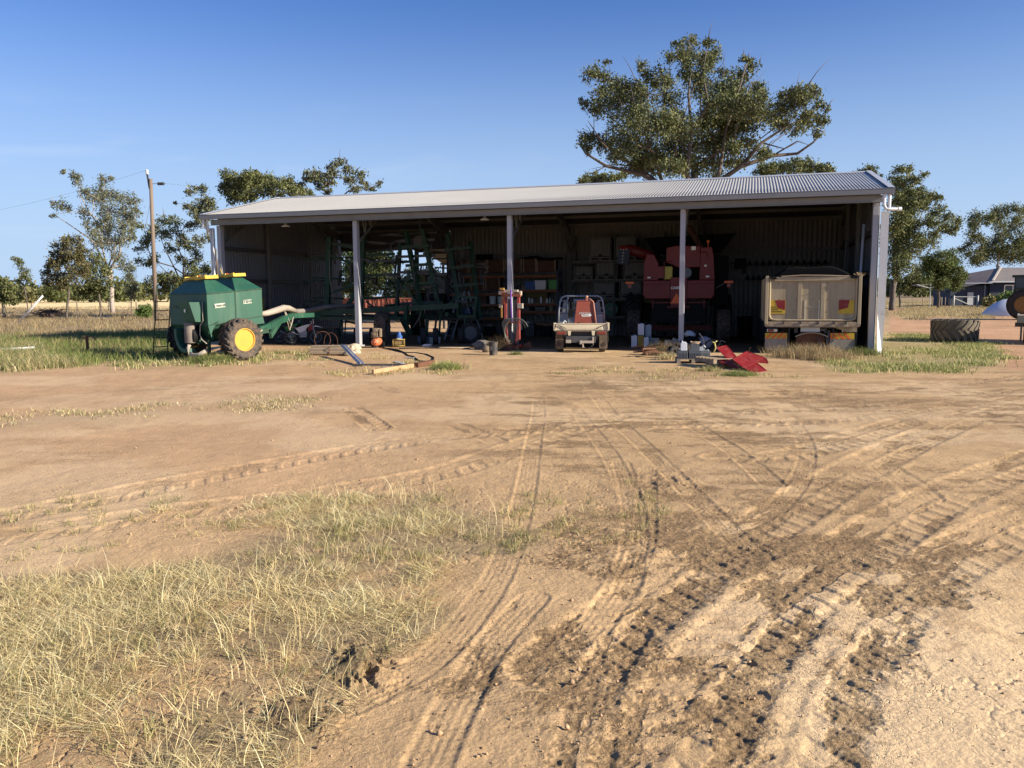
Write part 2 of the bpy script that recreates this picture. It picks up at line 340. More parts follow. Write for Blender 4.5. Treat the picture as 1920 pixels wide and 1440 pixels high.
def dirt_mat():
    m = bpy.data.materials.new('dirt'); m.use_nodes = True; n = m.node_tree.nodes; l = m.node_tree.links; b = n['Principled BSDF']; b.inputs['Roughness'].default_value = .95; b.inputs['Specular IOR Level'].default_value = .1
    at = n.new('ShaderNodeAttribute'); at.attribute_name = 'col'; da = n.new('ShaderNodeAttribute'); da.attribute_name = 'damp'; t = n.new('ShaderNodeTexCoord')
    def noise(sc, det=6, ro=.65):
        a = n.new('ShaderNodeTexNoise'); a.inputs['Scale'].default_value = sc; a.inputs['Detail'].default_value = det; a.inputs['Roughness'].default_value = ro; l.new(t.outputs['Object'], a.inputs[0]); return a.outputs[0]
    def mrng(src, a, b_, c, d):
        q = n.new('ShaderNodeMapRange'); q.inputs[1].default_value = a; q.inputs[2].default_value = b_; q.inputs[3].default_value = c; q.inputs[4].default_value = d; l.new(src, q.inputs[0]); return q.outputs[0]
    def math_(op, a, b_):
        q = n.new('ShaderNodeMath'); q.operation = op
        for k, v in ((0, a), (1, b_)):
            if isinstance(v, (int, float)): q.inputs[k].default_value = v
            else: l.new(v, q.inputs[k])
        return q.outputs[0]
    f1 = mrng(noise(70, 8, .7), .3, .7, .80, 1.2); crumb = mrng(noise(38, 8, .75), .42, .60, 0, 1)
    # damp soil: dark crumbs against paler dust
    k = math_('MULTIPLY', da.outputs['Fac'], crumb); dark = math_('SUBTRACT', 1.12, math_('MULTIPLY', k, .62)); tot = math_('MULTIPLY', f1, dark)
    sc = n.new('ShaderNodeVectorMath'); sc.operation = 'SCALE'; l.new(at.outputs['Color'], sc.inputs[0]); l.new(tot, sc.inputs['Scale']); l.new(sc.outputs[0], b.inputs['Base Color'])
    h = math_('ADD', math_('MULTIPLY', noise(42, 9, .68), math_('ADD', .45, math_('MULTIPLY', da.outputs['Fac'], 1.5))), math_('MULTIPLY', noise(9, 6, .6), .55))
    vo = n.new('ShaderNodeTexVoronoi'); vo.feature = 'DISTANCE_TO_EDGE'; vo.inputs['Scale'].default_value = 11; wv = n.new('ShaderNodeVectorMath'); wv.operation = 'ADD'
    nv = n.new('ShaderNodeTexNoise'); nv.inputs['Scale'].default_value = 7; nv.inputs['Detail'].default_value = 4; l.new(t.outputs['Object'], nv.inputs[0]); s2 = n.new('ShaderNodeVectorMath'); s2.operation = 'SCALE'; s2.inputs['Scale'].default_value = .22; l.new(nv.outputs['Color'], s2.inputs[0]); l.new(t.outputs['Object'], wv.inputs[0]); l.new(s2.outputs[0], wv.inputs[1]); l.new(wv.outputs[0], vo.inputs['Vector'])
    crack = math_('MULTIPLY', mrng(vo.outputs['Distance'], 0, .03, -.35, 0), mrng(noise(.9, 3), .50, .62, 0, 1)); h = math_('ADD', h, crack)
    bp = n.new('ShaderNodeBump'); bp.inputs['Strength'].default_value = .75; bp.inputs['Distance'].default_value = .03; l.new(h, bp.inputs['Height']); l.new(bp.outputs[0], b.inputs['Normal'])
    return m
def build_ground():
    rows = [0.0]
    r = .5
    while r < 2.2: rows.append(r); r += .12
    while r < 45: rows.append(r); r += max(.006, r*r/1461*.62)
    while r < 6000: rows.append(r); r *= 1.055
    rows = np.array(rows[1:]); th = np.concatenate([np.linspace(-43, 43, 1150), np.linspace(43, 317, 70)[1:-1]])
    th = np.radians(th); nr, nt = len(rows), len(th)
    Rr, T = np.meshgrid(rows, th, indexing='ij'); Rr = Rr.ravel(); T = T.ravel()
    x = Rr*np.sin(T); y = Rr*np.cos(T)
    inF = (y > .5) & (np.abs(np.degrees(T)) < 44); px, py = px_of(x, y, np.zeros_like(x)); px = np.where(inF, px, -5000); py = np.where(inF, py, 5000)
    z = ground_h(x, y, Rr).astype(np.float32)
    dr = np.maximum(.006, Rr*Rr/1461*.62)
    def band(lam): return sst(.9, 2.6, lam/dr)          # leave out what the sheet cannot carry
    dry = region(px, py, P_DRY, 28, 45, x, y); mid = region(px, py, P_MIDGRASS, 8, 14, x, y)*.7; spr = region(px, py, P_SPARSE, 40, 30, x, y)*.6
    wl_ = region(px, py, P_LEFTWEED, 5, 10, x, y); sg = region(px, py, P_SEEDG, 5, 6, x, y)*.6; rg = region(px, py, P_RGREEN, 5, 8, x, y)
    rd = region(px, py, P_REDDIRT, 4); rdry = np.maximum(region(px, py, P_RDRY, 3), region(px, py, P_RDRY2, 2)); st = region(px, py, P_STUB, 1.2); br = region(px, py, P_BROWN, 5)
    grass = np.clip(np.maximum.reduce([dry, mid, spr, wl_, sg, rg, rdry]), 0, 1)
    dz, wet = track_fields(x, y)
    # old damp, churned soil
    n1 = fbm(x*.55+3, y*.55, 5, 61, .6); n2 = fbm(x*2.2, y*2.2, 4, 71, .6); n3 = fbm(x*1.1-y*.6, y*1.4+x*.5, 5, 81, .6)
    side = sst(700, 1250, px)*sst(690, 760, py)
    churn = sst(.50, .66, n1*.65+n3*.45-.03)*(.25+.75*side)
    pr = np.exp(-(((px-1230)/420)**2 + ((py-800)/70)**2)); churn = np.clip(churn + .6*pr*sst(.45, .62, n3), 0, 1)
    for cx, cy, ax, ay in ((1250, 1290, 190, 110), (1420, 1400, 200, 90), (1700, 1090, 150, 60), (1060, 700, 80, 26), (1200, 800, 130, 30), (1560, 740, 260, 22), (690, 1250, 90, 50), (560, 1350, 110, 60), (1290, 910, 90, 40), (1150, 950, 60, 60)):
        churn = np.maximum(churn, np.exp(-(((px-cx)/ax)**2+((py-cy)/ay)**2)*1.2)*sst(.40, .60, n3*.6+n2*.4))
    wetm = np.clip(np.maximum(wet, churn*.85), 0, 1)*(1-.5*grass)
    br_ = (fbm(x*5.5+1, y*5.5, 4, 121, .62)-.5)*.9*band(.15) + (fbm(x*24, y*24, 3, 122, .6)-.5)*.75*band(.035)
    w0 = wetm; fs = fbm(x*1.3, y*4.2, 5, 131, .68)
    wetm = np.where(wetm > .02, sst(.28, .74, wetm+br_*sst(.02, .2, wetm)), 0)*.80
    wetm = wetm + (w0*.85*sst(.40, .62, fs) - wetm)*sst(5.5, 9.5, Rr)
    flat = 1-sst(.48, .62, fbm(x*.35+7, y*.35, 3, 91))
    fz = (fbm(x*9, y*9, 4, 3)-.5)*.016*band(.09) + (fbm(x*26, y*26, 4, 4)-.5)*(.010+.012*wetm)*band(.03) + (fbm(x*3, y*3, 4, 6)-.5)*.020*band(.3)
    clod = np.clip(fbm(x*14+fbm(x*5, y*5, 2, 8), y*14, 3, 7)-.50, 0, 1)*.018*band(.06)
    crust = np.abs(fbm(x*5+11, y*5, 4, 12)-.5)
    fz = fz*(.55+.75*wetm+.25*grass) - .010*sst(.03, .0, crust)*(1-wetm)*band(.05)*flat
    z = z + fz*.8 + dz*.36*(.35+.65*band(.12)) + clod*np.clip(wetm*.6+.35*churn+.1, 0, 1)
    lump = np.exp(-(((px-680)/60)**2+((py-1255)/42)**2)) + .9*np.exp(-(((px-560)/70)**2+((py-1340)/45)**2)) + .3*np.exp(-(((px-1250)/60)**2+((py-905)/22)**2))
    z = z + lump*np.minimum(np.clip(fbm(x*13, y*13, 4, 14, .55)-.44, 0, 1)*.36, .045+.012*vn(x*40, y*40, 15)); wetm = np.clip(wetm + .7*lump, 0, 1)
    # far: lie flat, a shade lower than the yard
    # colours (albedo)
    sand = np.array((.43, .287, .150)); sand2 = np.array((.66, .475, .265)); pink = np.array((.44, .28, .155)); damp = np.array((.245, .160, .086)); red = np.array((.44, .255, .145))
    def lerp(a, b, t): return a + (b-a)*t[:, None]
    c = np.tile(sand, (len(x), 1))
    c = lerp(c, pink, sst(1150, 500, px)*sst(1080, 800, py)*.8); c = lerp(c, sand2, sst(1200, 1750, px)*sst(950, 1300, py)*.9)
    c = c*(.86+.28*fbm(x*.7, y*.7, 4, 21))[:, None]*(.88+.24*fbm(x*6, y*6, 4, 22))[:, None]
    pale = sst(.55, .68, fbm(x*.5+40, y*.5, 4, 23))*(1-wetm); c = lerp(c, np.array((.56, .41, .245)), pale*.45)
    mot = sst(.54, .70, fbm(x*4.5+5, y*4.5, 4, 111, .62))*sst(.40, .62, fbm(x*.8, y*.8, 3, 112)); c = lerp(c, damp*1.25, mot*.5*(1-grass)*(.45+.55*side))
    c = lerp(c, damp, wetm*(.35+.5*sst(.35, .6, n2*.6+.4*fbm(x*17, y*17, 3, 101))))
    clod_shade = sst(.64, .72, fbm(x*3.2, y*.8, 3, 24, .6)); c = lerp(c, damp*1.05, clod_shade*.75*sst(8, 15, Rr)*(1-grass)*(.25+.75*side))  # far dark specks paint in the shade of clods
    streak = sst(.52, .66, fbm(x*.55, y*1.9, 5, 33, .62))*sst(10, 15, Rr)*sst(26, 22, Rr)*sst(820, 1100, px)*(1-grass); c = lerp(c, damp*1.1, streak*.6)
    litter = np.array((.235, .18, .10)); c = lerp(c, litter*(.7+.6*vn(x*25, y*25, 26))[:, None], dry*.72*sst(.25, .5, fbm(x*1.7, y*1.7, 3, 25)))
    c = lerp(c, np.array((.36, .27, .15)), mid*.3)
    brown = np.array((.29, .215, .125)); green = np.array((.13, .15, .05)); straw = np.array((.46, .36, .175))
    c = lerp(c, red*(.62+.76*fbm(x*.22, y*.9, 5, 27, .6))[:, None], rd*.85)
    c = lerp(c, lerp(np.tile(straw*.8, (len(x), 1)), green, sst(.4, .6, fbm(x*.3, y*.3, 3, 28))), np.clip(wl_*.9, 0, 1))
    c = lerp(c, green*1.2, np.clip(rg*.45+sg*.4, 0, 1)); c = lerp(c, straw*.85, rdry*.9)
    far = sst(45, 75, Rr)*(1-rd); c = lerp(c, brown*(.75+.5*fbm(x*.2, y*.2, 4, 29))[:, None], far*(1-rdry)); c = lerp(c, brown*(.75+.5*fbm(x*.25, y*.6, 4, 29))[:, None], br*.8)
    c = lerp(c, np.array((.74, .57, .29))*(.9+.2*fbm(x*.05, y*.05, 3, 30))[:, None], st)
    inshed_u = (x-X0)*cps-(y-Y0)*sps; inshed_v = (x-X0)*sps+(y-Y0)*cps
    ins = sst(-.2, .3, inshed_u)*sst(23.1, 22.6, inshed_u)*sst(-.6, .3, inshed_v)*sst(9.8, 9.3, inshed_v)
    c = lerp(c, np.array((.13, .088, .055)), ins*.85)  # soil inside darkened to stand in for the shed's shade
    z = np.where(Rr > 60, z*np.clip(60/Rr, 0, 1), z) ; z = z*(1-.8*ins)
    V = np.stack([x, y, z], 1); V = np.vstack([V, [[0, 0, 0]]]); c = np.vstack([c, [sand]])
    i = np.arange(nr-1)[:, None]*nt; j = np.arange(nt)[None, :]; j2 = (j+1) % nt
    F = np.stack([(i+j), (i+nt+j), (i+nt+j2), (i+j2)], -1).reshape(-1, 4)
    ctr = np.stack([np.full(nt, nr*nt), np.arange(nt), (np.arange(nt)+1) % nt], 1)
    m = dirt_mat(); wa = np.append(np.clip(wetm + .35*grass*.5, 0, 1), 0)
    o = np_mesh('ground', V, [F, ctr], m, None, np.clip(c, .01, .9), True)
    at = o.data.attributes.new('damp', 'FLOAT', 'POINT'); at.data.foreach_set('value', wa.astype(np.float32))
    tag(o, kind='structure')
build_ground()
def zg(x, y): return float(ground_h(np.array([x], float), np.array([y], float), np.array([math.hypot(x, y)]))[0])
# ---------------------------------------------------------------- grass
M_blade = vmat('grass blades', .75, .32, spec=.25)
def blades(name, pts, hgt, wid, cols, lean=.6, seg=3, name_label=None, cat='grass', curl=.5, kind='stuff', droop=0.0, parent=None, base=0., swirl=0, per=0, spread=1.0):
    """pts (n,2..3) roots; each blade a tapering strip that bends over."""
    n = len(pts); x, y = pts[:, 0], pts[:, 1]; z0 = pts[:, 2] if pts.shape[1] > 2 else ground_h(x, y, np.hypot(x, y)) - .01
    h = hgt if isinstance(hgt, np.ndarray) else hgt*NR.uniform(.5, 1.3, n); a = NR.uniform(0, 2*np.pi, n) if not swirl else fbm(x*.9+3, y*.9, 3, 55)*swirl + NR.normal(0, .9, n)
    if per: nt_ = n//per; a = np.repeat(NR.uniform(0, 2*np.pi, nt_), per) + NR.normal(0, spread, n); h = h*np.repeat(NR.uniform(.45, 1.25, nt_), per)
    le = lean*(NR.uniform(.3, 1.4, n) if not (swirl or per > 30) else NR.uniform(.72, 1.12, n))
    w = wid*NR.uniform(.6, 1.3, n); t = NR.uniform(0, np.pi, n)
    dx, dy = np.cos(a), np.sin(a); wx, wy = np.cos(t)*w/2, np.sin(t)*w/2
    V = []
    for k in range(seg+1):
        s = k/seg; b = le*(base+(1-base)*s**(1+curl)); up = h*(s*np.cos(np.clip(b, 0, 1.5)) - droop*s*s); out = h*s*np.sin(np.clip(b, 0, 1.5)); q = (1-s)**.7 if k < seg else 0
        cx, cy, cz = x+dx*out, y+dy*out, z0+up
        if k < seg: V += [np.stack([cx-wx*q, cy-wy*q, cz], 1), np.stack([cx+wx*q, cy+wy*q, cz], 1)]
        else: V += [np.stack([cx, cy, cz], 1)]
    m = 2*seg+1; VV = np.stack(V, 1).reshape(-1, 3); b = np.arange(n)[:, None]*m
    F4 = np.concatenate([b + np.array([[2*k, 2*k+1, 2*k+3, 2*k+2]]) for k in range(seg-1)]) if seg > 1 else None
    F3 = b + np.array([[2*seg-2, 2*seg-1, 2*seg]])
    c = cols[NR.randint(0, len(cols), n)]*NR.uniform(.7, 1.3, (n, 1)); C = np.repeat(c, m, 0)
    o = np_mesh(name, VV, [F4, F3] if F4 is not None else [F3], M_blade, parent, np.clip(C, .005, .9))
    if kind: tag(o, name_label, cat, kind=kind)
    return o
def scatter_px(P, n, jitter=0, soft=20, wob=30, tuft=None, per=1, noise=None, thr=.5):
    """random ground points inside a patch outline, even per square metre, gathered into tufts."""
    Pw = [G(min(max(a, -900), 2500), b) for a, b in P]; lo = (min(p.x for p in Pw), min(p.y for p in Pw)); hi = (max(p.x for p in Pw), max(p.y for p in Pw))
    out = []; tot = 0; it = 0
    while tot < n and it < 60:
        it += 1; x = NR.uniform(lo[0], hi[0], n*2); y = NR.uniform(lo[1], hi[1], n*2); px, py = px_of(x, y, np.zeros_like(x))
        w = region(px, py, P, soft, wob, x, y)
        if noise: w = w*sst(thr-.12, thr+.12, fbm(x*noise, y*noise, 4, 77))
        k = NR.rand(len(x)) < w; out.append(np.stack([x[k], y[k]], 1)); tot += k.sum()
    p = np.concatenate(out)[:n]
    if tuft:
        p = np.repeat(p, per, 0); p = p + NR.normal(0, 1, p.shape)*tuft*NR.uniform(.3, 1, (len(p), 1))
    return p
C_STRAW = np.array([(.80, .67, .36), (.74, .60, .32), (.84, .73, .45), (.66, .52, .26), (.50, .43, .20), (.58, .45, .24)])
C_MIX = np.array([(.62, .51, .25), (.50, .41, .18), (.23, .24, .08), (.17, .20, .07), (.33, .30, .12)])
C_GREEN = np.array([(.13, .18, .045), (.18, .22, .06), (.10, .14, .04), (.25, .26, .09), (.32, .30, .12)])
C_BROWN = np.array([(.34, .25, .14), (.42, .32, .17), (.27, .19, .11), (.22, .16, .09), (.30, .26, .12)])
def dry_front():
    a = scatter_px(P_DRY, 800, soft=30, wob=110, tuft=.075, per=46, noise=1.25, thr=.575)
    b = scatter_px(P_DRY, 9000, soft=50, wob=110, noise=1.1, thr=.54)
    blades('dry_grass', a, .155, .0044, C_STRAW, 1.35, 3, 'pale dry grass tufts matted over the left foreground dirt', curl=.35, base=.78, per=46, spread=1.3)
    blades('grass_litter', b, .12, .0042, C_STRAW*.85, 1.75, 2, 'flattened pale straw lying between the foreground tufts', base=.9)
    g = scatter_px(P_DRY, 150, soft=20, wob=70, tuft=.05, per=24, noise=1.5, thr=.55); blades('green_grass', g, .13, .0042, C_MIX, 1.2, 3, 'greener grass blades among the dry foreground grass', base=.25, per=24, spread=1.5)
    t = scatter_px(P_DRY, 210, soft=20, wob=60, tuft=.06, per=6, noise=.8, thr=.5); blades('grass_stalks', t, .27, .0034, C_STRAW, .95, 4, 'long pale seed stalks leaning out of the foreground grass', curl=.6)
    q = np.concatenate([scatter_px(P_SPARSE, 55, soft=30, wob=30, tuft=.07, per=22, noise=1.3, thr=.5), scatter_px([(0, 930), (500, 930), (900, 900), (900, 960), (400, 1010), (0, 1080)], 60, soft=10, tuft=.07, per=24, noise=.9, thr=.52)])
    blades('sparse_grass', q, .09, .0045, C_MIX, 1.2, 3, 'small sparse grass tufts on bare dirt mid yard')
    q = scatter_px(P_MIDGRASS, 190, soft=9, wob=18, tuft=.16, per=15, noise=.6, thr=.56); blades('yard_grass', q, .08, .011, np.vstack([C_STRAW*.85, C_MIX[2:4]]), 1.1, 2, 'thin band of dry tufts across the left of the yard')
dry_front()
def weeds():
    p = scatter_px([(-500, 640), (100, 630), (322, 622), (335, 672), (180, 682), (90, 690), (-100, 698), (-500, 715)], 1700, soft=4, wob=8, tuft=.30, per=30, noise=.35, thr=.44)
    blades('green_weeds', p, .30, .015, C_GREEN, .7, 2, 'green weeds along the left edge of the yard')
    p = scatter_px([(-500, 655), (60, 648), (130, 690), (-100, 698), (-500, 715)], 700, soft=4, wob=8, tuft=.3, per=34); blades('straw_weeds', p, .32, .013, np.vstack([C_STRAW*.85, C_BROWN]), 1.0, 3, 'straw coloured grass at the far left of the yard')
    p = scatter_px([(-700, 592), (322, 596), (322, 650), (100, 655), (-700, 665)], 2400, soft=4, wob=6, tuft=.5, per=14, noise=.15, thr=.42); blades('brown_grass', p, .30, .028, C_BROWN, .7, 2, 'brown dry grass beyond the weeds on the left')
    p = scatter_px([(-700, 578), (330, 576), (322, 600), (-700, 604)], 1500, soft=2, wob=2, tuft=1.0, per=16); blades('paddock_grass', p, .34, .05, C_BROWN, .7, 2, 'brown paddock grass below the left trees')
    p = scatter_px(P_SEEDG, 330, soft=5, wob=10, tuft=.14, per=15, noise=.7, thr=.52); blades('wheel_grass', p, .16, .014, np.vstack([C_GREEN, C_STRAW[:2]]), .8, 2, 'green and dry grass round the green cart wheels')
    p = scatter_px(P_RGREEN, 1050, soft=8, wob=20, tuft=.28, per=15, noise=.5, thr=.52); blades('lawn_weeds', p, .15, .017, np.vstack([C_GREEN*1.2, C_GREEN*1.5, C_MIX*1.1, C_STRAW[:2]]), 1.0, 2, 'bright green weeds beside the right end of the shed')
    p = np.concatenate([scatter_px(P_RDRY, 1400, soft=3, wob=3, tuft=.6, per=18), scatter_px(P_RDRY2, 1400, soft=1.5, tuft=.9, per=16)]); blades('verge_grass', p, .24, .028, np.vstack([C_STRAW*.75, C_BROWN, C_BROWN*1.2]), .9, 2, 'yellow grass verge beyond the red dirt track')
    p = scatter_px([(1040, 690), (1340, 700), (1500, 702), (1480, 712), (1330, 714), (1060, 712)], 60, soft=4, tuft=.12, per=16); blades('tuft_grass', p, .1, .013, C_MIX, 1, 2, 'low tufts of grass in front of the red panels')
    p = scatter_px([(560, 668), (680, 664), (860, 684), (840, 705), (640, 700)], 110, soft=5, tuft=.13, per=18, noise=.8, thr=.45); blades('rubble_grass', p, .12, .013, np.vstack([C_STRAW[3:], C_MIX]), .9, 2, 'dry and green tufts round the timber and steel offcuts')
weeds()
def clods():
    # loose lumps of dirt and pebbles lying on the yard
    n = 5000; r = 2.4*np.exp(NR.rand(n)*math.log(11)); th = np.radians(NR.uniform(-38, 38, n)); x = r*np.sin(th); y = r*np.cos(th)
    keep = sst(.42, .6, fbm(x*1.1-y*.6, y*1.4+x*.5, 5, 81, .6)) + .25 > NR.rand(n); x, y, r = x[keep], y[keep], r[keep]; n = len(x)
    s = np.clip(NR.lognormal(-5.35, .5, n), .002, .018); z = ground_h(x, y, r) + s*.3
    oc = np.array([(1, 0, 0), (-1, 0, 0), (0, 1, 0), (0, -1, 0), (0, 0, 1), (0, 0, -1), (.6, .6, .5), (-.6, -.6, .5)])[:6]
    V = np.stack([x, y, z], 1)[:, None, :] + oc[None]*s[:, None, None]*NR.uniform(.5, 1.3, (n, 6, 3)); F = np.array([(0, 2, 4), (2, 1, 4), (1, 3, 4), (3, 0, 4), (2, 0, 5), (1, 2, 5), (3, 1, 5), (0, 3, 5)])
    c = np.array((.42, .28, .165))*NR.uniform(.6, 1.3, (n, 1)); o = np_mesh('dirt_clods', V.reshape(-1, 3), (np.arange(n)[:, None, None]*6+F[None]).reshape(-1, 3), vmat('clods', .95, 0, .3, 90), None, np.repeat(c, 6, 0))
    tag(o, 'loose clods of dirt scattered over the yard', 'dirt clods', kind='stuff')
clods()
# ---------------------------------------------------------------- the shed
UW = 4*BAY
RZ = -PSI
def corr(name, m, parent, P0, du, dv, L, pitch, amp, trap=False, nrm=(0, 0, 1), rows=2, sag=0):
    """a sheet of corrugated steel: origin P0, corrugations repeat along du for length L and run along dv (a vector)."""
    du = np.array(du, float); dv = np.array(dv, float); nrm = np.array(nrm, float); nw = int(math.ceil(L/pitch-.02)); 
    if trap: fr = np.array([0, .30, .42, .88]); hh = np.array([1, 1, 0, 0])
    else: fr = np.arange(8)/8.; hh = .5+.5*np.cos(fr*2*np.pi)
    s = (np.arange(nw)[:, None]+fr[None]).ravel()*pitch; h = np.tile(hh, nw)*amp; s = np.append(s, nw*pitch); h = np.append(h, hh[0]*amp)
    n = len(s); rws = np.linspace(0, 1, rows)
    V = np.concatenate([np.array(P0)[None] + s[:, None]*du + h[:, None]*nrm + t*dv[None] for t in rws])
    i = np.arange(n-1); F = np.concatenate([np.stack([i+k*n, i+1+k*n, i+1+(k+1)*n, i+(k+1)*n], 1) for k in range(rows-1)])
    return np_mesh(name, V, F, m, parent, None, not trap)
def build_shed():
    t = thing('machinery_shed', 'long open-fronted steel machinery shed with corrugated gable roof', 'shed', S(0, 0), RZ)
    OV = .35; sl = (HR-HE)/(DEP/2+OV); u0, u1 = -.32, UW+.28
    corr('roof', M_roof, t, (u0, -OV, HE), (1, 0, 0), (0, DEP/2+OV, HR-HE), u1-u0, .095, .02, rows=8)
    corr('roof', M_roof, t, (u0, DEP/2, HR), (1, 0, 0), (0, DEP/2+OV, -(HR-HE)), u1-u0, .095, .02, rows=4)
    r = MB(); c = (u0+u1)/2; r.prism([(-.16, -.025), (0, .03), (.16, -.025), (.16, -.01), (0, .048), (-.16, -.01)], 0, u1-u0+.02, Matrix.Translation((u0-.01, DEP/2, HR+.01)) @ Matrix.Rotation(R(90), 4, 'Z') @ Matrix.Rotation(R(90), 4, 'X')); r.build('ridge_cap', M_zinc, t)
    for u in (u0-.015, u1+.015):
        b = MB(); b.bar((u, -OV-.06, HE-.05), (u, DEP/2, HR-.03), .05, .17); b.bar((u, DEP+OV+.06, HE-.05), (u, DEP/2, HR-.03), .05, .17)
        b.bar((u+(.03 if u < 0 else -.06), -OV-.06, HE+.045), (u+(.03 if u < 0 else -.06), DEP/2, HR+.06), .17, .012)
        b.build('barge_capping', M_zinc, t)
    g = MB(); g.prism([(0, 0), (.12, 0), (.13, .155), (.118, .155), (.11, .012), (.012, .012), (.0, .17), (-.012, .17)], 0, u1-u0+.06, Matrix.Translation((u0-.03, -OV-.02, HE-.16)) @ Matrix.Rotation(R(90), 4, 'Z') @ Matrix.Rotation(R(90), 4, 'X') @ Matrix.Scale(-1, 4, (1, 0, 0)))
    g = MB(); n = 4
    g.box((c, -OV-.125, HE-.068), (u1-u0+.08, .012, .155)); g.box((c, -OV-.06, HE-.14), (u1-u0+.08, .125, .012)); g.box((c, -OV-.125, HE+.012), (u1-u0+.08, .022, .012))
    for u in (u0-.035, u1+.035): g.box((u, -OV-.06, HE-.068), (.008, .118, .15))
    g.build('gutter', M_fascia, t)
    MB().box((c, -.05, HE-.235), (u1-u0-.35, .07, .20)).box((c, -.085, HE-.335), (u1-u0-.35, .10, .012)).build('eave_beam', M_beam, t)
    # frames
    ups = [.1, BAY, 2*BAY, 3*BAY, UW-.1]
    for k, u in enumerate(ups):
        zt = HE-.34 if 0 < k < 4 else HE-.35
        p = MB(); w = .155; p.box((u, .01, zt/2), (w, .012, zt)); p.box((u-w/2+.006, .115, zt/2), (.012, .198, zt)); p.box((u+w/2-.006, .115, zt/2), (.012, .198, zt)); p.box((u, .215, zt/2), (w-.002, .01, zt-.004)); p.box((u, .1, .03), (.3, .34, .05))
        p.box((u+w/2+.006, .1, zt-.35), (.012, .16, .5))
        p.build('front_post', M_post, t, bev=.004)
        if k > 0: MB().box((u, DEP-.16, HE/2-.1), (.16, .18, HE-.2)).build('rear_post', M_dsteel if k == 2 else M_galvd, t)
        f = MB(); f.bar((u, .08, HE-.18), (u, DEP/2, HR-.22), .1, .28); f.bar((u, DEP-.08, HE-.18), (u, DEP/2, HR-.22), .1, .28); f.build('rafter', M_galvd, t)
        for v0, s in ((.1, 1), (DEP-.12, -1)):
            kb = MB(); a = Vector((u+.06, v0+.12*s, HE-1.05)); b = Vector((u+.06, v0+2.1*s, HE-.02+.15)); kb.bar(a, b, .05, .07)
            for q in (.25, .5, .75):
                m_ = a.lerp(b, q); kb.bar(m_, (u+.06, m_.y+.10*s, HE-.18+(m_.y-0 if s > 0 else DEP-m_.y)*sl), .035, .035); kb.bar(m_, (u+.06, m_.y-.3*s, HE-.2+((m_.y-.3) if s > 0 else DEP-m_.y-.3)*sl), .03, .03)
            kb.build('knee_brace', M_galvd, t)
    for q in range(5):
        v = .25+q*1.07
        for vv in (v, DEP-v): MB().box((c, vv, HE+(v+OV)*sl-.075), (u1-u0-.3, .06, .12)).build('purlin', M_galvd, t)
    # walls
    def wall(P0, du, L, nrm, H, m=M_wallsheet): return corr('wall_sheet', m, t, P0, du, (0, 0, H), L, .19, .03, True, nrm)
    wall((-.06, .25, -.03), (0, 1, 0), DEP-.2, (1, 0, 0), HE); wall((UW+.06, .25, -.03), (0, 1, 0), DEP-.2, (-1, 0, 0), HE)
    wall((BAY+.02, DEP+.05, -.05), (1, 0, 0), UW-BAY+.04, (0, -1, 0), HE+.12, M_wallrear)
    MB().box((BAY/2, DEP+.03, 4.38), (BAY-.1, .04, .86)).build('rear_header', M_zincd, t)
    for k in (0, 1):
        a, b2 = ((.12, HE+.02), (DEP/2, HR-.12)) if k == 0 else ((DEP-.12, HE+.02), (DEP/2, HR-.12))
        MB().bar((c, a[0], a[1]+.09), (c, b2[0], b2[1]+.09), u1-u0-.25, .012).build('roof_shade_sheet', M_zincd, t)  # added dark sheet, stands in for shade under the roof
    gb = []
    for k, u in enumerate((-.03, UW+.03)):       # gable ends above the eave
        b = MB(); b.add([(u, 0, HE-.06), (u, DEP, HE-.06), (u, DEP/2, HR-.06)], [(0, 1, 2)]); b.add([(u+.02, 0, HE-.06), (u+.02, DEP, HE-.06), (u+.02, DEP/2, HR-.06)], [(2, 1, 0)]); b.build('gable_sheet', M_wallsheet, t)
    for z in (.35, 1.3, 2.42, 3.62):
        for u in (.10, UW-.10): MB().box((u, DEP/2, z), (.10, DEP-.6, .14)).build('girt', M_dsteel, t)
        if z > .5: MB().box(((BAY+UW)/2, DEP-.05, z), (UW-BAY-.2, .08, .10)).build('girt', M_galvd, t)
    for u in (.22, UW-.22):
        for v in (3.1, 6.3): MB().box((u, v, HE/2+.2), (.12, .1, HE+.35)).build('wall_post', M_galvd, t)
    # corner flashings and down pipes
    MB().box((UW+.145, -.02, 2.68), (.22, .012, 3.0)).box((UW+.25, .12, 2.68), (.012, .27, 3.0)).add([(UW+.05, -.03, 1.18), (UW+.255, -.03, 1.30), (UW+.235, .11, .02), (UW+.07, -.12, .0)], [(0, 3, 2, 1)]).add([(UW+.05, -.01, 1.18), (UW+.255, -.01, 1.30), (UW+.235, .13, .02), (UW+.07, -.10, .0)], [(0, 1, 2, 3)]).build('corner_flashing', mat('pale zinc flashing', (.62, .62, .62), .5, .1, .06), t)
    MB().box((-.16, -.02, 2.25), (.19, .012, 4.2)).box((-.25, .12, 2.25), (.012, .27, 4.2)).build('corner_flashing', M_galv, t)
    MB().tube([(UW+.05, -.40, HE-.15), (UW+.05, -.40, HE-.45), (UW+.10, -.40, HE-.56), (UW+.22, -.38, HE-.58), (UW+.46, -.3, HE-.575), (UW+.52, -.28, HE-.575)], .048, 10).tube([(UW+.19, -.38, HE-.15), (UW+.19, -.38, HE-.56)], .05, 10).tube([(UW+.44, -.305, HE-.575), (UW+.53, -.278, HE-.575)], .062, 10).build('downpipe', M_whitep, t, 'auto')
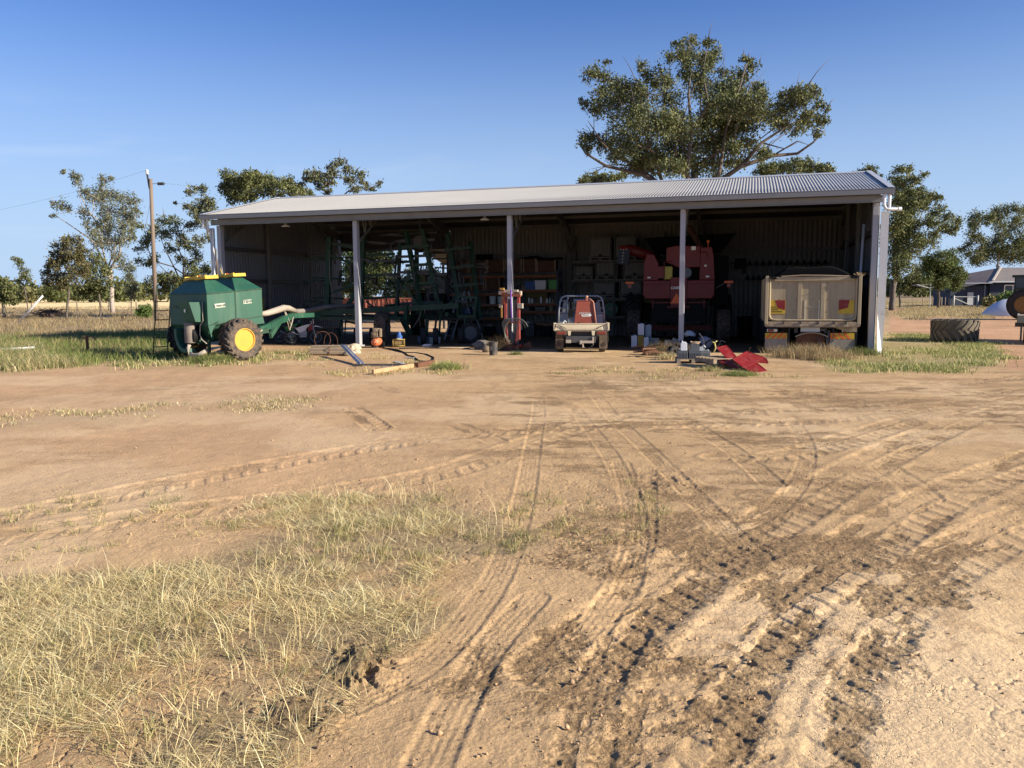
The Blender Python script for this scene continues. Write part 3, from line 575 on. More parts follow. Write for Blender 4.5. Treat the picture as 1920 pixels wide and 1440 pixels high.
    MB().tube([(-.24, -.40, HE-.12), (-.24, -.40, HE-.38), (-.2, -.2, HE-.5), (-.18, -.07, HE-.6)], .055, 10).tube([(-.12, -.36, HE-.12), (-.10, -.3, HE-.55)], .04, 8).tube([(-.07, -.10, .5), (-.07, -.10, HE-.5)], .03, 8).build('downpipe', M_whitep, t, 'auto')
    # white lining pipes against the right wall
    for u, v, h in ((UW-.42, .9, 3.9), (UW-.62, 3.6, 3.6)):
        tag(MB().tube([(u, v, .02), (u+.12, v+.05, h)], .045, 8).build('leaning_pipe', M_galvd if v > 2 else M_galv, None, True, loc=S(0, 0), rot=(0, 0, RZ)), 'tall pale pipe leaning on the right inner wall, %s' % ('nearest the opening' if v < 2 else 'farther inside'), 'pipe', 'pipes leaning inside the right wall')
    # lamps under the eave
    for u in (2.6, 10.35):
        tag(MB().lathe([(.0, 0), (.05, .0), (.06, -.05), (.16, -.1), (.15, -.115), (.0, -.1)], 14).build('shed_light', M_whitep, None, True, loc=S(u, .55, HE-.3)), 'small round white lamp hanging under the eave, %s bay' % ('left-hand' if u < 5 else 'second'), 'lamp', 'lamps under the shed eave')
    # lean-to behind the open rear bay
    l = thing('lean_to', 'skillion lean-to roof on dark posts behind the open rear bay', 'lean-to', S(0, DEP+.45), RZ)
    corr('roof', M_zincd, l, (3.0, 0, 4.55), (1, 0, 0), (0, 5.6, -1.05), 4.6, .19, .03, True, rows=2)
    for q in range(5): MB().box((5.3, .3+q*1.2, 4.40-q*.225), (4.5, .06, .1)).build('purlin', M_dsteel, l)
    for u in (3.1, 4.9, 5.5, 6.1, 7.4): MB().box((u, 5.4, 1.72), (.11, .11, 3.45)).build('post', M_dsteel, l)
    MB().box((5.3, 5.62, 3.50), (4.7, .1, .12)).build('gutter', M_zinc, l)
M_beam = mat('grey eave beam', (.25, .25, .245), .55, .1, .1, 2, .1)
M_roof = mat('corrugated roof', (.41, .392, .35), .42, .12, .05, .5, .04, (.36, .33, .3))
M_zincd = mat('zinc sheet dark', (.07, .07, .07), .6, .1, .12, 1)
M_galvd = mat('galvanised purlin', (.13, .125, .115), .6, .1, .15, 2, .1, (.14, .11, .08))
M_post = mat('grey painted post', (.37, .37, .39), .5, .1, .08, 1.5, .12, (.33, .25, .18), streak=True)
build_shed()
# ---------------------------------------------------------------- trees
M_bark = mat('gum bark', (.115, .092, .075), .9, 0, .3, 2.5, .2, (.09, .07, .055), .5, 12, streak=True)
M_barkp = mat('pale gum bark', (.36, .30, .25), .85, 0, .25, 2.0, .25, (.17, .13, .11), .4, 12, streak=True)
M_leaf = vmat('gum leaves', .62, .18, spec=.22)
L_OLIVE = np.array([(.105, .125, .042), (.135, .15, .05), (.08, .10, .036), (.17, .175, .065), (.12, .13, .05), (.20, .195, .085)])
L_GREY = np.array([(.115, .13, .065), (.15, .16, .08), (.085, .10, .05), (.19, .19, .10), (.12, .115, .06)])
L_BROWN = np.array([(.13, .115, .05), (.10, .10, .04), (.16, .13, .06), (.09, .085, .035)])
L_BRIGHT = np.array([(.09, .15, .035), (.12, .18, .045), (.07, .12, .03), (.15, .19, .06)])
def tree(name, label, Y, base, fork, clumps, rt, L, dens, cols, conv=None, bark=None, group=None, spread=.8, cat='tree', twigs=True, z0=0, dead=0, fill=.42, limbs=()):
    q = random.Random(hash(label) % 999983 if 0 else sum(map(ord, label)))
    nr = np.random.RandomState(sum(map(ord, label)) % 9973)
    cv = conv or (lambda a, b: (a, b)); sc = conv.s if conv else 1
    cl = [(*cv(a, b), r/sc) for a, b, r in clumps]
    bx, by = cv(*base); B0 = atY(bx, by, Y); B0.z = z0
    xs = [atY(a, b, Y).x for a, b, r in cl]; cxm = (min(xs)+max(xs))/2; hw = max((max(xs)-min(xs))/2, .5)
    ex = []                                   # fill between neighbouring clumps
    for i in range(len(cl)):
        for j in range(i):
            d = math.hypot(cl[i][0]-cl[j][0], cl[i][1]-cl[j][1]); sr_ = cl[i][2]+cl[j][2]
            if .75*sr_ < d < 1.45*sr_ and q.random() < fill: k = q.uniform(.4, .6); ex.append((cl[i][0]*k+cl[j][0]*(1-k)+q.uniform(-.2, .2)*sr_, cl[i][1]*k+cl[j][1]*(1-k)+q.uniform(-.2, .2)*sr_, sr_*.5*q.uniform(.6, .85)))
    cl += ex
    C3 = []
    for a, b, r in cl:
        p = atY(a, b, Y); k = max(.25, 1-((p.x-cxm)/hw)**2)**.5; dy = q.uniform(-1, 1)*hw*spread*k
        C3.append((atY(a, b, Y+dy), r*(Y+dy)/FPX))
    root = thing(name, label, cat, B0, 0, group)
    fk = [atY(*cv(*p), Y) for p in fork]
    nodes = [B0+Vector((0, 0, -.3))]; par = [-1]; chains = []
    ch = [0]; prev = B0
    for p in fk:
        for t in (.34, .67, 1):
            nodes.append(prev.lerp(p, t)+Vector((q.uniform(-1, 1), q.uniform(-1, 1), 0))*rt*.35*(t < 1)); par.append(len(nodes)-2); ch.append(len(nodes)-1)
        prev = p
    chains.append(ch); plen = [0.0]*len(nodes); tips = []
    for i in range(1, len(nodes)): plen[i] = plen[par[i]] + (nodes[i]-nodes[par[i]]).length
    nb = len(fk)*3; first = nb-2
    for c, r in sorted(C3, key=lambda e: (e[0]-nodes[nb]).length):
        best = None
        for i in range(first, len(nodes)):
            d = (c-nodes[i]).length; pen = 0 if nodes[i].z < c.z+.2*r else (nodes[i].z-c.z)*1.2
            s = d*1.25 + .30*plen[i] + pen
            if best is None or s < best[0]: best = (s, i)
        i = best[1]; a = nodes[i]; d = c-a; n = max(3, int(d.length/(1.0 if Y < 90 else 1.6))); ch = [i]
        for k in range(1, n+1):
            t = k/n; lift = math.sin(math.pi*t)*(.10*d.length); j = .05*d.length*(1 if k < n else 0)
            p = a + d*t + Vector((q.uniform(-j, j), q.uniform(-j, j), lift*q.uniform(.3, 1)-(.0)))
            nodes.append(p); par.append(ch[-1]); plen.append(plen[ch[-1]]+d.length/n); ch.append(len(nodes)-1)
        chains.append(ch); tips.append((ch[-1], r))
    load = [0.0]*len(nodes)
    for i, r in tips:
        j = i
        while j >= 0: load[j] += r*r; j = par[j]
    tot = max(load[0], 1e-6); rad = [rt*min(1, (1.0 if i < nb+1 else .5))*max((l/tot), .0)**.56 for i, l in enumerate(load)]
    rad[0] *= 1.35
    mb = MB()
    for ch in chains: mb.tube([nodes[i]-B0 for i in ch], [max(rad[ch[min(1, len(ch)-1)]] if k == 0 else rad[i], .012)*(1-.0*k) for k, i in enumerate(ch)], 7 if rt > .15 else 5)
    P = []; Sz = []
    for c, r in C3:
        nsub = max(7, int(15*min(1.8, (r/.5)**.7))); 
        for k in range(nsub):
            v = nr.normal(0, 1, 3); v /= np.linalg.norm(v)+1e-6; v *= r*.95*nr.rand()**.42; v[2] *= .9
            sc_ = r*nr.uniform(.26, .50); m = int(dens*r*r*1150/nsub*nr.uniform(.5, 1.5)/(L/.2)**2)+3
            pc = np.array(c)+v; pp = pc + nr.normal(0, 1, (m, 3))*sc_*np.array([.75, .75, .6]); pp[:, 2] -= np.abs(nr.normal(0, .25, m))*sc_
            P.append(pp)
            if twigs: mb.tube([c-B0, (c+Vector(v)*.5+Vector((0, 0, .06*r)))-B0, Vector(pc)-B0], [.022 if rt > .2 else .014, .014, .007], 3, False)
    for pl, r0 in limbs:
        pp_ = [atY(*cv(*p), Y+q.uniform(-.8, .8)*(i > 0)) for i, p in enumerate(pl)]; mb.tube([p-B0 for p in pp_], [r0*(1-.85*i/(len(pl)-1)) for i in range(len(pl))], 7)
    for k in range(dead):                        # bare twigs that stick out of the crown
        c, r = q.choice(C3); d = (c-nodes[nb]); d = d.normalized()+Vector((q.uniform(-.4, .4), q.uniform(-.4, .4), q.uniform(-.1, .5)))
        e = c + d*r*q.uniform(1.2, 2.2); mb.tube([c-B0, c.lerp(e, .5)+Vector((0, 0, .15))-B0, e-B0], [.04, .025, .008], 4)
    mb.build('trunk', bark or M_bark, root, True)
    P = np.concatenate(P); n = len(P); a = nr.uniform(0, 2*np.pi, n); el = nr.normal(-.6, .55, n); 
    D = np.stack([np.cos(a)*np.cos(el), np.sin(a)*np.cos(el), np.sin(el)], 1); rv = nr.normal(0, 1, (n, 3)); Wd = np.cross(D, rv); Wd /= np.linalg.norm(Wd, axis=1)[:, None]+1e-6
    l = L*nr.uniform(.6, 1.3, (n, 1)); w = l*nr.uniform(.17, .28, (n, 1))
    V = np.stack([P-D*l/2, P+Wd*w, P+D*l/2, P-Wd*w], 1).reshape(-1, 3) - np.array(B0); F = np.arange(4*n).reshape(-1, 4)
    c = cols[nr.randint(0, len(cols), n)]*nr.uniform(.65, 1.35, (n, 1)); np_mesh('crown', V, F, M_leaf, root, np.repeat(np.clip(c, .01, .6), 4, 0))
    return root
def cvt(ox, oy, s):
    f = lambda a, b: (ox+a/s, oy+b/s)
    f.s = s; return f
z8 = cvt(1040, 40, 3.4286); z1 = cvt(0, 280, 3.4275); z5 = cvt(380, 280, 5.053); z7 = cvt(1620, 280, 3.43)
tree('gum_tree', 'huge spreading gum tree rising behind the shed roof', 52, (900, 1900), [(900, 1330)], [(340, 255, 24), (240, 335, 60), (335, 375, 75), (300, 470, 75), (190, 525, 38), (260, 560, 60), (450, 430, 80), (400, 560, 90), (565, 285, 42), (590, 350, 42), (540, 430, 80), (690, 370, 85), (720, 460, 95), (560, 560, 110), (480, 680, 115), (650, 650, 120), (800, 150, 45), (885, 125, 50), (985, 130, 42), (745, 215, 50), (860, 220, 75), (960, 230, 65), (1030, 205, 55), (860, 320, 75), (950, 350, 75), (1080, 330, 40), (940, 440, 80), (1000, 540, 80), (1190, 360, 72), (1150, 430, 80), (1270, 290, 45), (1215, 240, 28), (1290, 430, 60), (1325, 470, 42), (1100, 500, 100), (1180, 560, 115), (1100, 640, 115), (960, 650, 100), (820, 640, 110), (740, 780, 130), (900, 800, 130), (1060, 780, 125), (1230, 680, 105), (1330, 600, 85), (1340, 840, 60), (1440, 570, 80), (1530, 540, 90), (1490, 475, 45), (1600, 450, 70), (1680, 450, 50), (1695, 540, 45), (1752, 562, 27), (1600, 610, 55), (1690, 640, 55), (1745, 655, 30), (1690, 710, 40), (1560, 690, 55), (1470, 660, 60), (195, 770, 60), (330, 780, 75), (430, 800, 100), (560, 800, 115), (210, 820, 36), (620, 920, 95), (760, 930, 95), (900, 930, 90), (1050, 930, 90), (1180, 900, 70), (1250, 800, 70), (400, 880, 60), (500, 940, 45)], .50, .185, .95, np.vstack([L_OLIVE, L_GREY[:3]]), z8, M_bark, dead=34, spread=.75, fill=.12, limbs=[([(900, 1330), (700, 1060), (560, 985), (330, 930), (200, 850), (165, 800)], .2), ([(700, 1060), (520, 930), (380, 850), (280, 740), (215, 640)], .13), ([(900, 1330), (1010, 1060), (1200, 930), (1400, 865), (1560, 850), (1660, 780), (1740, 700)], .2), ([(1200, 930), (1330, 780), (1500, 670), (1610, 620)], .13), ([(900, 1330), (850, 1000), (880, 700), (860, 480), (880, 260)], .2), ([(880, 700), (990, 540), (950, 330), (985, 150)], .11), ([(900, 1330), (1060, 960), (1100, 700), (1190, 420), (1240, 250)], .16), ([(700, 1060), (600, 760), (600, 540), (590, 330)], .12), ([(1400, 865), (1560, 770), (1650, 800)], .06), ([(520, 930), (380, 920), (230, 950)], .05), ([(330, 930), (240, 980), (180, 960)], .04), ([(380, 850), (240, 720), (150, 715)], .035), ([(1190, 420), (1300, 330), (1335, 200)], .03), ([(1330, 780), (1480, 820), (1600, 760)], .05), ([(985, 400), (1080, 270), (1100, 180)], .025)])
GB = 'gum trees behind the shed'
tree('gum_tree', 'rounded dense gum tree behind the left end of the roof', 72, (450, 1500), [(440, 900), (430, 620)], [(220, 230, 50), (300, 260, 55), (420, 240, 55), (480, 225, 45), (250, 340, 70), (340, 350, 65), (450, 330, 75), (560, 290, 75), (640, 290, 65), (200, 380, 55), (300, 450, 80), (420, 430, 85), (560, 400, 75), (740, 320, 60), (830, 300, 55), (900, 340, 55), (700, 440, 60), (850, 400, 65), (960, 410, 60), (1030, 420, 40)], .3, .24, 1.0, L_OLIVE, z5, group=GB, fill=.8)
tree('gum_tree', 'airy gum tree behind the roof with forked bare limbs and side tuft', 74, (1250, 1500), [(1250, 900), (1255, 560)], [(990, 230, 42), (1050, 215, 45), (1110, 240, 45), (1200, 165, 42), (1300, 125, 55), (1260, 220, 55), (1390, 205, 55), (1490, 220, 55), (1510, 290, 45), (1100, 330, 50), (1200, 300, 60), (1400, 300, 55), (1440, 380, 55), (1180, 410, 50), (1560, 360, 35), (1660, 320, 40), (1620, 375, 25), (1060, 290, 42), (970, 290, 34)], .26, .23, .8, L_GREY, z5, group=GB, dead=5, fill=.6)
tree('gum_tree', 'sparse gum tree standing just left of the shed corner', 70, (1420, 1020), [(1400, 800), (1380, 640)], [(1225, 265, 34), (1300, 255, 36), (1340, 330, 42), (1200, 365, 30), (1280, 385, 55), (1350, 400, 50), (1245, 475, 40), (1325, 470, 45), (1280, 590, 40), (1335, 570, 40), (1220, 500, 30), (1120, 345, 16)], .18, .22, .7, L_GREY, z1, group=GB, dead=4)
tree('gum_tree', 'low olive gum tree showing above the ridge left of the big gum', 80, (200, 1900), [(220, 1400), (250, 1150)], [(180, 1030, 40), (240, 1005, 50), (285, 1010, 40), (350, 1015, 42), (410, 1000, 40), (440, 980, 35)], .25, .26, 1.2, L_OLIVE, z8, group=GB)
tree('gum_tree', 'broad olive gum tree showing above the ridge right of the big gum', 78, (1560, 1900), [(1560, 1400), (1560, 1100)], [(1380, 950, 60), (1440, 930, 50), (1330, 960, 50), (1540, 940, 60), (1600, 925, 60), (1640, 950, 50), (1740, 945, 48), (1770, 960, 30)], .3, .26, 1.3, L_OLIVE, z8, group=GB)
tree('gum_tree', 'small gum crown peeping over the right end of the ridge', 88, (30, 1030), [(20, 700), (20, 300)], [(20, 130, 40), (60, 135, 36), (80, 175, 30), (40, 180, 45), (-20, 160, 40)], .25, .27, 1.2, L_OLIVE, z7, group=GB)
GL = 'gum trees on the left paddock'
tree('gum_tree', 'tallest gum of the left paddock, pale trunk and wide leaning limbs', 92, (725, 1040), [(718, 900), (705, 770)], [(410, 143, 22), (475, 160, 34), (492, 205, 38), (670, 195, 42), (715, 190, 20), (640, 260, 55), (540, 280, 45), (600, 310, 55), (720, 300, 55), (790, 310, 52), (860, 330, 42), (880, 400, 42), (800, 400, 65), (700, 390, 65), (540, 410, 45), (400, 360, 45), (345, 350, 26), (450, 385, 26), (340, 425, 24), (560, 480, 40), (610, 540, 55), (700, 500, 60), (800, 490, 60), (860, 480, 40), (780, 580, 60), (690, 600, 60), (620, 600, 45), (840, 570, 36), (760, 690, 50), (800, 740, 45)], .27, .23, .55, L_GREY, z1, M_barkp, GL, dead=8, fill=.15, limbs=[([(718, 900), (690, 770), (660, 640), (620, 470), (560, 380), (510, 280), (490, 200)], .13), ([(690, 770), (740, 640), (780, 520), (800, 400)], .10), ([(690, 770), (600, 590), (470, 500), (380, 440), (330, 410)], .10), ([(660, 640), (650, 500), (640, 400), (690, 260)], .08), ([(660, 640), (560, 560), (560, 470)], .05), ([(780, 520), (860, 430), (940, 420)], .05)])
tree('gum_tree', 'bushy brown-green young gum left of the tall pale-trunked gum', 68, (430, 1088), [(432, 1000), (445, 900)], [(430, 585, 42), (500, 585, 40), (380, 635, 48), (460, 645, 52), (540, 660, 45), (330, 720, 42), (400, 720, 55), (480, 735, 60), (300, 790, 36), (370, 800, 55), (450, 820, 55), (520, 800, 48), (300, 850, 34), (390, 870, 42), (540, 740, 40)], .10, .22, .75, L_BROWN, z1, None, GL, dead=4)
tree('gum_tree', 'young dark gum with thin trunk in front of the tall pale gum', 70, (645, 1080), [(645, 1000), (635, 930)], [(600, 720, 50), (660, 765, 55), (560, 800, 55), (620, 850, 58), (690, 850, 46), (580, 920, 48), (665, 930, 46), (520, 880, 45), (640, 700, 36), (530, 940, 35)], .085, .21, .75, L_OLIVE*.9, z1, None, GL)
tree('gum_tree', 'slender sapling between the tall pale gum and the power pole', 84, (845, 1058), [(843, 980), (838, 900)], [(840, 755, 34), (828, 815, 34), (862, 850, 30), (820, 895, 34), (850, 940, 34)], .05, .20, .6, L_GREY, z1, None, GL)
tree('gum_tree', 'lone thin sapling standing near the left edge of the paddock', 88, (180, 1035), [(172, 960), (155, 880)], [(100, 700, 24), (128, 730, 32), (150, 775, 32), (165, 820, 32), (110, 840, 26), (185, 840, 22)], .06, .22, .75, L_OLIVE*.9, z1, None, GL)
tree('gum_tree', 'low dark gum cut by the left edge of the photo', 74, (25, 1085), [(25, 1020), (22, 970)], [(0, 830, 36), (20, 880, 52), (60, 950, 52), (0, 940, 55), (92, 975, 30), (-40, 900, 55), (-60, 830, 45), (-100, 900, 50)], .14, .24, 1.0, L_OLIVE*.9, z1, None, GL)
tree('gum_tree', 'many-limbed gum leaning apart right of the power pole', 78, (1210, 1020), [(1195, 920), (1180, 860)], [(910, 490, 26), (980, 520, 46), (1060, 460, 46), (1130, 465, 46), (1040, 530, 55), (1120, 540, 55), (960, 570, 46), (930, 600, 42), (885, 640, 28), (1180, 580, 42), (1220, 620, 42), (1260, 660, 42), (1282, 700, 30), (1100, 640, 46), (900, 715, 36), (960, 740, 40), (1000, 690, 36), (1150, 710, 36), (1230, 740, 36)], .20, .22, .62, L_OLIVE*.95, z1, None, GL, dead=6, fill=.25, limbs=[([(1195, 920), (1120, 760), (1060, 640), (1020, 540)], .09), ([(1195, 920), (1190, 740), (1140, 620), (1120, 500)], .09), ([(1195, 920), (1050, 770), (980, 700)], .06)])
tree('gum_tree', 'clump of low gum scrub behind the green seed cart', 74, (1240, 1040), [(1240, 980), (1230, 930)], [(1020, 830, 46), (1080, 815, 46), (1125, 850, 46), (960, 860, 36), (1260, 800, 56), (1315, 770, 50), (1190, 860, 45), (1060, 890, 45), (1300, 850, 55), (970, 910, 30)], .16, .24, 1.1, L_OLIVE*.9, z1, None, GL)
tree('shrub', 'rounded bright green shrub at the foot of the power pole', 70, (925, 1078), [(925, 1060), (925, 1050)], [(890, 1045, 28), (925, 1020, 36), (960, 1040, 30), (910, 1060, 25), (945, 1062, 24)], .05, .16, 1.8, L_BRIGHT, z1, cat='shrub', twigs=False)
GT = 'trees seen through the shed'
tree('gum_tree', 'leafy tree seen through the rear opening left of the second post', 58, (672, 590), [(672, 560), (674, 530)], [(652, 470, 24), (680, 458, 26), (706, 470, 24), (730, 490, 20), (660, 500, 24), (690, 510, 24), (650, 530, 20), (678, 540, 22), (704, 535, 18), (712, 500, 20), (725, 520, 18), (730, 545, 16)], .2, .22, 1.5, np.vstack([L_OLIVE, L_BRIGHT]), None, None, GT)
tree('gum_tree', 'smaller tree seen through the rear opening beside the dark tractor', 62, (765, 590), [(765, 570), (765, 545)], [(755, 530, 18), (775, 520, 18), (762, 548, 16), (795, 515, 20), (815, 520, 18), (805, 540, 18), (780, 545, 16), (832, 528, 16)], .16, .22, 1.3, L_OLIVE, None, None, GT)
GR = 'gum trees right of the shed'
tree('gum_tree', 'tall dense gum tree right beside the right end of the shed', 84, (180, 1010), [(182, 930), (195, 850)], [(225, 130, 40), (285, 128, 32), (392, 158, 28), (200, 190, 48), (280, 200, 52), (345, 195, 34), (190, 260, 55), (270, 270, 58), (360, 300, 46), (440, 310, 50), (485, 308, 26), (220, 340, 65), (310, 350, 62), (400, 360, 52), (480, 390, 50), (540, 440, 50), (600, 460, 40), (520, 500, 50), (580, 520, 42), (430, 450, 45), (240, 420, 75), (190, 500, 75), (280, 500, 65), (340, 560, 58), (420, 600, 55), (200, 600, 85), (280, 640, 75), (190, 700, 75), (260, 740, 65), (215, 790, 58)], .30, .25, .85, L_OLIVE*1.1, z7, None, GR, dead=4)
tree('gum_tree', 'rounded bright green tree between the tall gum and the blue house', 92, (480, 975), [(478, 930), (478, 880)], [(440, 720, 55), (400, 765, 46), (470, 790, 58), (540, 760, 55), (600, 770, 46), (560, 830, 56), (620, 850, 46), (640, 800, 36), (480, 860, 50), (420, 830, 46), (500, 690, 55), (560, 680, 46), (590, 880, 36), (400, 700, 40)], .16, .22, 1.1, np.vstack([L_BRIGHT, L_OLIVE]), z7, None, GR)
tree('gum_tree', 'airy pale gum tree rising behind the blue house', 138, (860, 1000), [(860, 860), (860, 740)], [(840, 400, 46), (900, 390, 46), (720, 430, 46), (780, 450, 46), (690, 470, 36), (860, 450, 46), (980, 390, 46), (1025, 400, 40), (700, 540, 46), (740, 560, 32), (800, 620, 55), (880, 560, 55), (960, 500, 55), (1010, 580, 60), (860, 660, 60), (780, 690, 60), (930, 680, 60), (720, 720, 46), (680, 670, 46), (1000, 680, 60), (625, 640, 36), (960, 620, 60), (1090, 500, 70), (1100, 640, 70)], .28, .36, .75, L_OLIVE, z7, M_barkp, GR)
tree('gum_tree', 'small shaded tree at the foot of the tall gum by the paddock fence', 100, (232, 960), [(232, 930), (238, 905)], [(240, 880, 36), (280, 850, 42), (330, 830, 40), (300, 895, 34), (365, 870, 36), (210, 850, 36), (340, 780, 45)], .14, .26, 1.2, L_OLIVE*.85, z7, None, GR)
def woodland():
    P = []; C = []
    for i in range(900):
        th = R(rnd.uniform(-62, 62)); d = rnd.uniform(330, 470); h = rnd.uniform(5.5, 9.5); x, y = d*math.sin(th), d*math.cos(th)
        if -24 < math.degrees(th) < 22 and rnd.random() < .75: continue
        m = 110; v = NR.normal(0, 1, (m, 3)); v /= np.linalg.norm(v, axis=1)[:, None]; v *= NR.rand(m, 1)**.4; w = rnd.uniform(3, 5.5)
        P.append(np.array((x, y, h*.52)) + v*np.array((w, w, h*.5))); C.append(np.repeat((L_OLIVE*.8)[NR.randint(0, 6, 1)], m, 0)*NR.uniform(.7, 1.2, (m, 1)))
    P = np.concatenate(P); C = np.concatenate(C); n = len(P); D = NR.normal(0, 1, (n, 3)); D /= np.linalg.norm(D, axis=1)[:, None]; Wd = np.cross(D, NR.normal(0, 1, (n, 3))); Wd /= np.linalg.norm(Wd, axis=1)[:, None]
    l = NR.uniform(.6, 1.2, (n, 1)); V = np.stack([P-D*l, P+Wd*l*.6, P+D*l, P-Wd*l*.6], 1).reshape(-1, 3)
    tag(np_mesh('distant_woodland', V, np.arange(4*n).reshape(-1, 4), M_leaf, None, np.repeat(np.clip(C, .01, .5), 4, 0)), 'dark belt of distant bushland along the horizon', 'woodland', kind='stuff')
woodland()
# ---------------------------------------------------------------- vehicles and machines
RX = Matrix.Rotation(R(90), 4, 'X')                                     # text facing -y
RXZ = Matrix.Rotation(R(90), 4, 'Z') @ RX                               # text facing +x
T = Matrix.Translation
M_green = mat('faded green paint', (.018, .082, .050), .5, 0, .25, 1.8, .22, (.10, .145, .10), streak=True)
M_greend = mat('green machinery paint', (.007, .04, .019), .55, 0, .25, 2.5, .3, (.08, .08, .05))
M_greenl = mat('bright green plastic', (.05, .28, .05), .4, 0, .1, 3, .1)
M_yel = mat('yellow paint', (.55, .36, .03), .5, 0, .1, 3, .12, (.30, .2, .1))
M_rimy = mat('yellow rim paint', (.56, .30, .035), .5, 0, .1, 4, .15, (.3, .2, .1))
M_hose = mat('ribbed grey hose', (.20, .175, .15), .8, 0, .15, 6, .2, (.2, .15, .1))
M_hosel = mat('pale dusty hose', (.36, .31, .25), .8, 0, .15, 6, .2, (.26, .2, .14))
M_duct = mat('dusty grey duct', (.19, .155, .13), .75, 0, .15, 4, .3, (.26, .19, .13))
M_cream = mat('cream tray paint', (.62, .53, .37), .5, 0, .1, 3, .18, (.33, .22, .13))
M_tipper = mat('dirty cream paint', (.37, .30, .19), .6, 0, .14, 2, .28, (.20, .135, .075), streak=True)
M_alu = mat('dull aluminium', (.30, .32, .35), .5, .35, .1, 4, .12, (.26, .2, .14))
M_cabw = mat('white cab paint', (.26, .28, .31), .4, 0, .08, 3, .15, (.28, .22, .16))
M_weld = mat('orange red welder', (.30, .072, .045), .55, 0, .12, 3, .12, (.42, .2, .12))
M_orange = mat('orange plastic', (.75, .14, .03), .5, 0, .08, 4, .05)
M_redl = mat('tail light red', (.22, .035, .025), .25, 0, .1, 6, .15)
M_harv = mat('red harvester paint', (.14, .009, .008), .45, 0, .15, 2.5, .15, (.14, .07, .05))
M_panel = mat('red sheet panel', (.22, .011, .013), .45, 0, .15, 3.5, .3, (.25, .10, .07))
M_letw = mat('white lettering', (.75, .74, .68), .5, 0, .03)
M_plate = mat('faded name plate', (.42, .43, .36), .6, 0, .08)
M_letk = mat('dark lettering', (.05, .03, .02), .6, 0, .03)
M_tarp = mat('black tarpaulin', (.007, .007, .007), .8, 0, .2, 4, .08, (.03, .025, .02), spec=.1)
M_mud = mat('muddy black rubber', (.10, .075, .055), .9, 0, .3, 4, .35, (.28, .2, .13))
M_refr = mat('reflector red', (.75, .05, .02), .35, 0, .03)
M_purp = mat('purple strap', (.22, .10, .42), .7, 0, .08)
def wheel(parent, c, Rd, w, rr, mt, mr, n=0, lug=.04, name='wheel', cap=True, hub=True, flip=1, rot=None):
    M = T(c) @ (rot if rot is not None else Matrix.Identity(4)) @ Matrix.Rotation(R(90), 4, 'Y')
    b = MB(); Ri = Rd-lug if n else Rd
    b.lathe([(rr, -w*.36), (rr*1.06, -w*.45), (Ri*.80+rr*.2, -w*.5), (Ri*.93, -w*.48), (Ri*.985, -w*.40), (Ri, -w*.2), (Ri, w*.2), (Ri*.985, w*.40), (Ri*.93, w*.48), (Ri*.80+rr*.2, w*.5), (rr*1.06, w*.45), (rr, w*.36)], 40 if Rd > .35 else 26, M, True)
    for k in range(n):
        for sd in (-1, 1):
            a0 = 2*math.pi*(k + (.5 if sd > 0 else 0))/n; vs = []
            for x, a, rads in ((.02*sd, a0, Ri), (.30*w*sd, a0+.62*2*math.pi/n, Ri), (.49*w*sd, a0+.95*2*math.pi/n, Ri*.95)):
                for da in (-.17, .17):
                    for up in (-.02, lug):
                        ang = a+da*2*math.pi/n*1.1; r_ = rads+(up if up > 0 else -.02); vs.append((r_*math.cos(ang), r_*math.sin(ang), x))
            b.add(vs, [(0, 4, 6, 2), (1, 3, 7, 5), (0, 1, 5, 4), (2, 6, 7, 3), (4, 8, 10, 6), (5, 7, 11, 9), (4, 5, 9, 8), (6, 10, 11, 7), (0, 2, 3, 1), (8, 9, 11, 10)], M)
    o = b.build(name, mt, parent, 'auto')
    r = MB(); f = flip
    r.lathe([(rr*1.02, f*w*.36), (rr*1.05, f*w*.43), (rr*.97, f*w*.43), (rr*.90, f*w*.30), (rr*.84, -f*w*.10), (rr*.55, -f*w*.15), (rr*.40, -f*w*.04), (rr*.34, f*w*.10), (.001, f*w*.10)], 28, M)
    r.lathe([(rr*1.02, -f*w*.36), (rr*1.04, -f*w*.42), (rr*.95, -f*w*.40), (rr*.84, -f*w*.10)], 28, M)
    ri = r.build('rim', mr, o, 'auto')
    if hub:
        h = MB(); h.lathe([(rr*.24, f*w*.08), (rr*.22, f*w*.26), (rr*.14, f*w*.30), (.001, f*w*.30)], 14, M)
        for k in range(8): a = k*math.pi/4; h.lathe([(.018*rr/.25, -f*w*.2), (.018*rr/.25, -f*w*.05), (.001, -f*w*.05)], 6, M @ T((rr*.58*math.cos(a), rr*.58*math.sin(a), 0)))
        h.build('hub', M_dsteel, o)
    return o
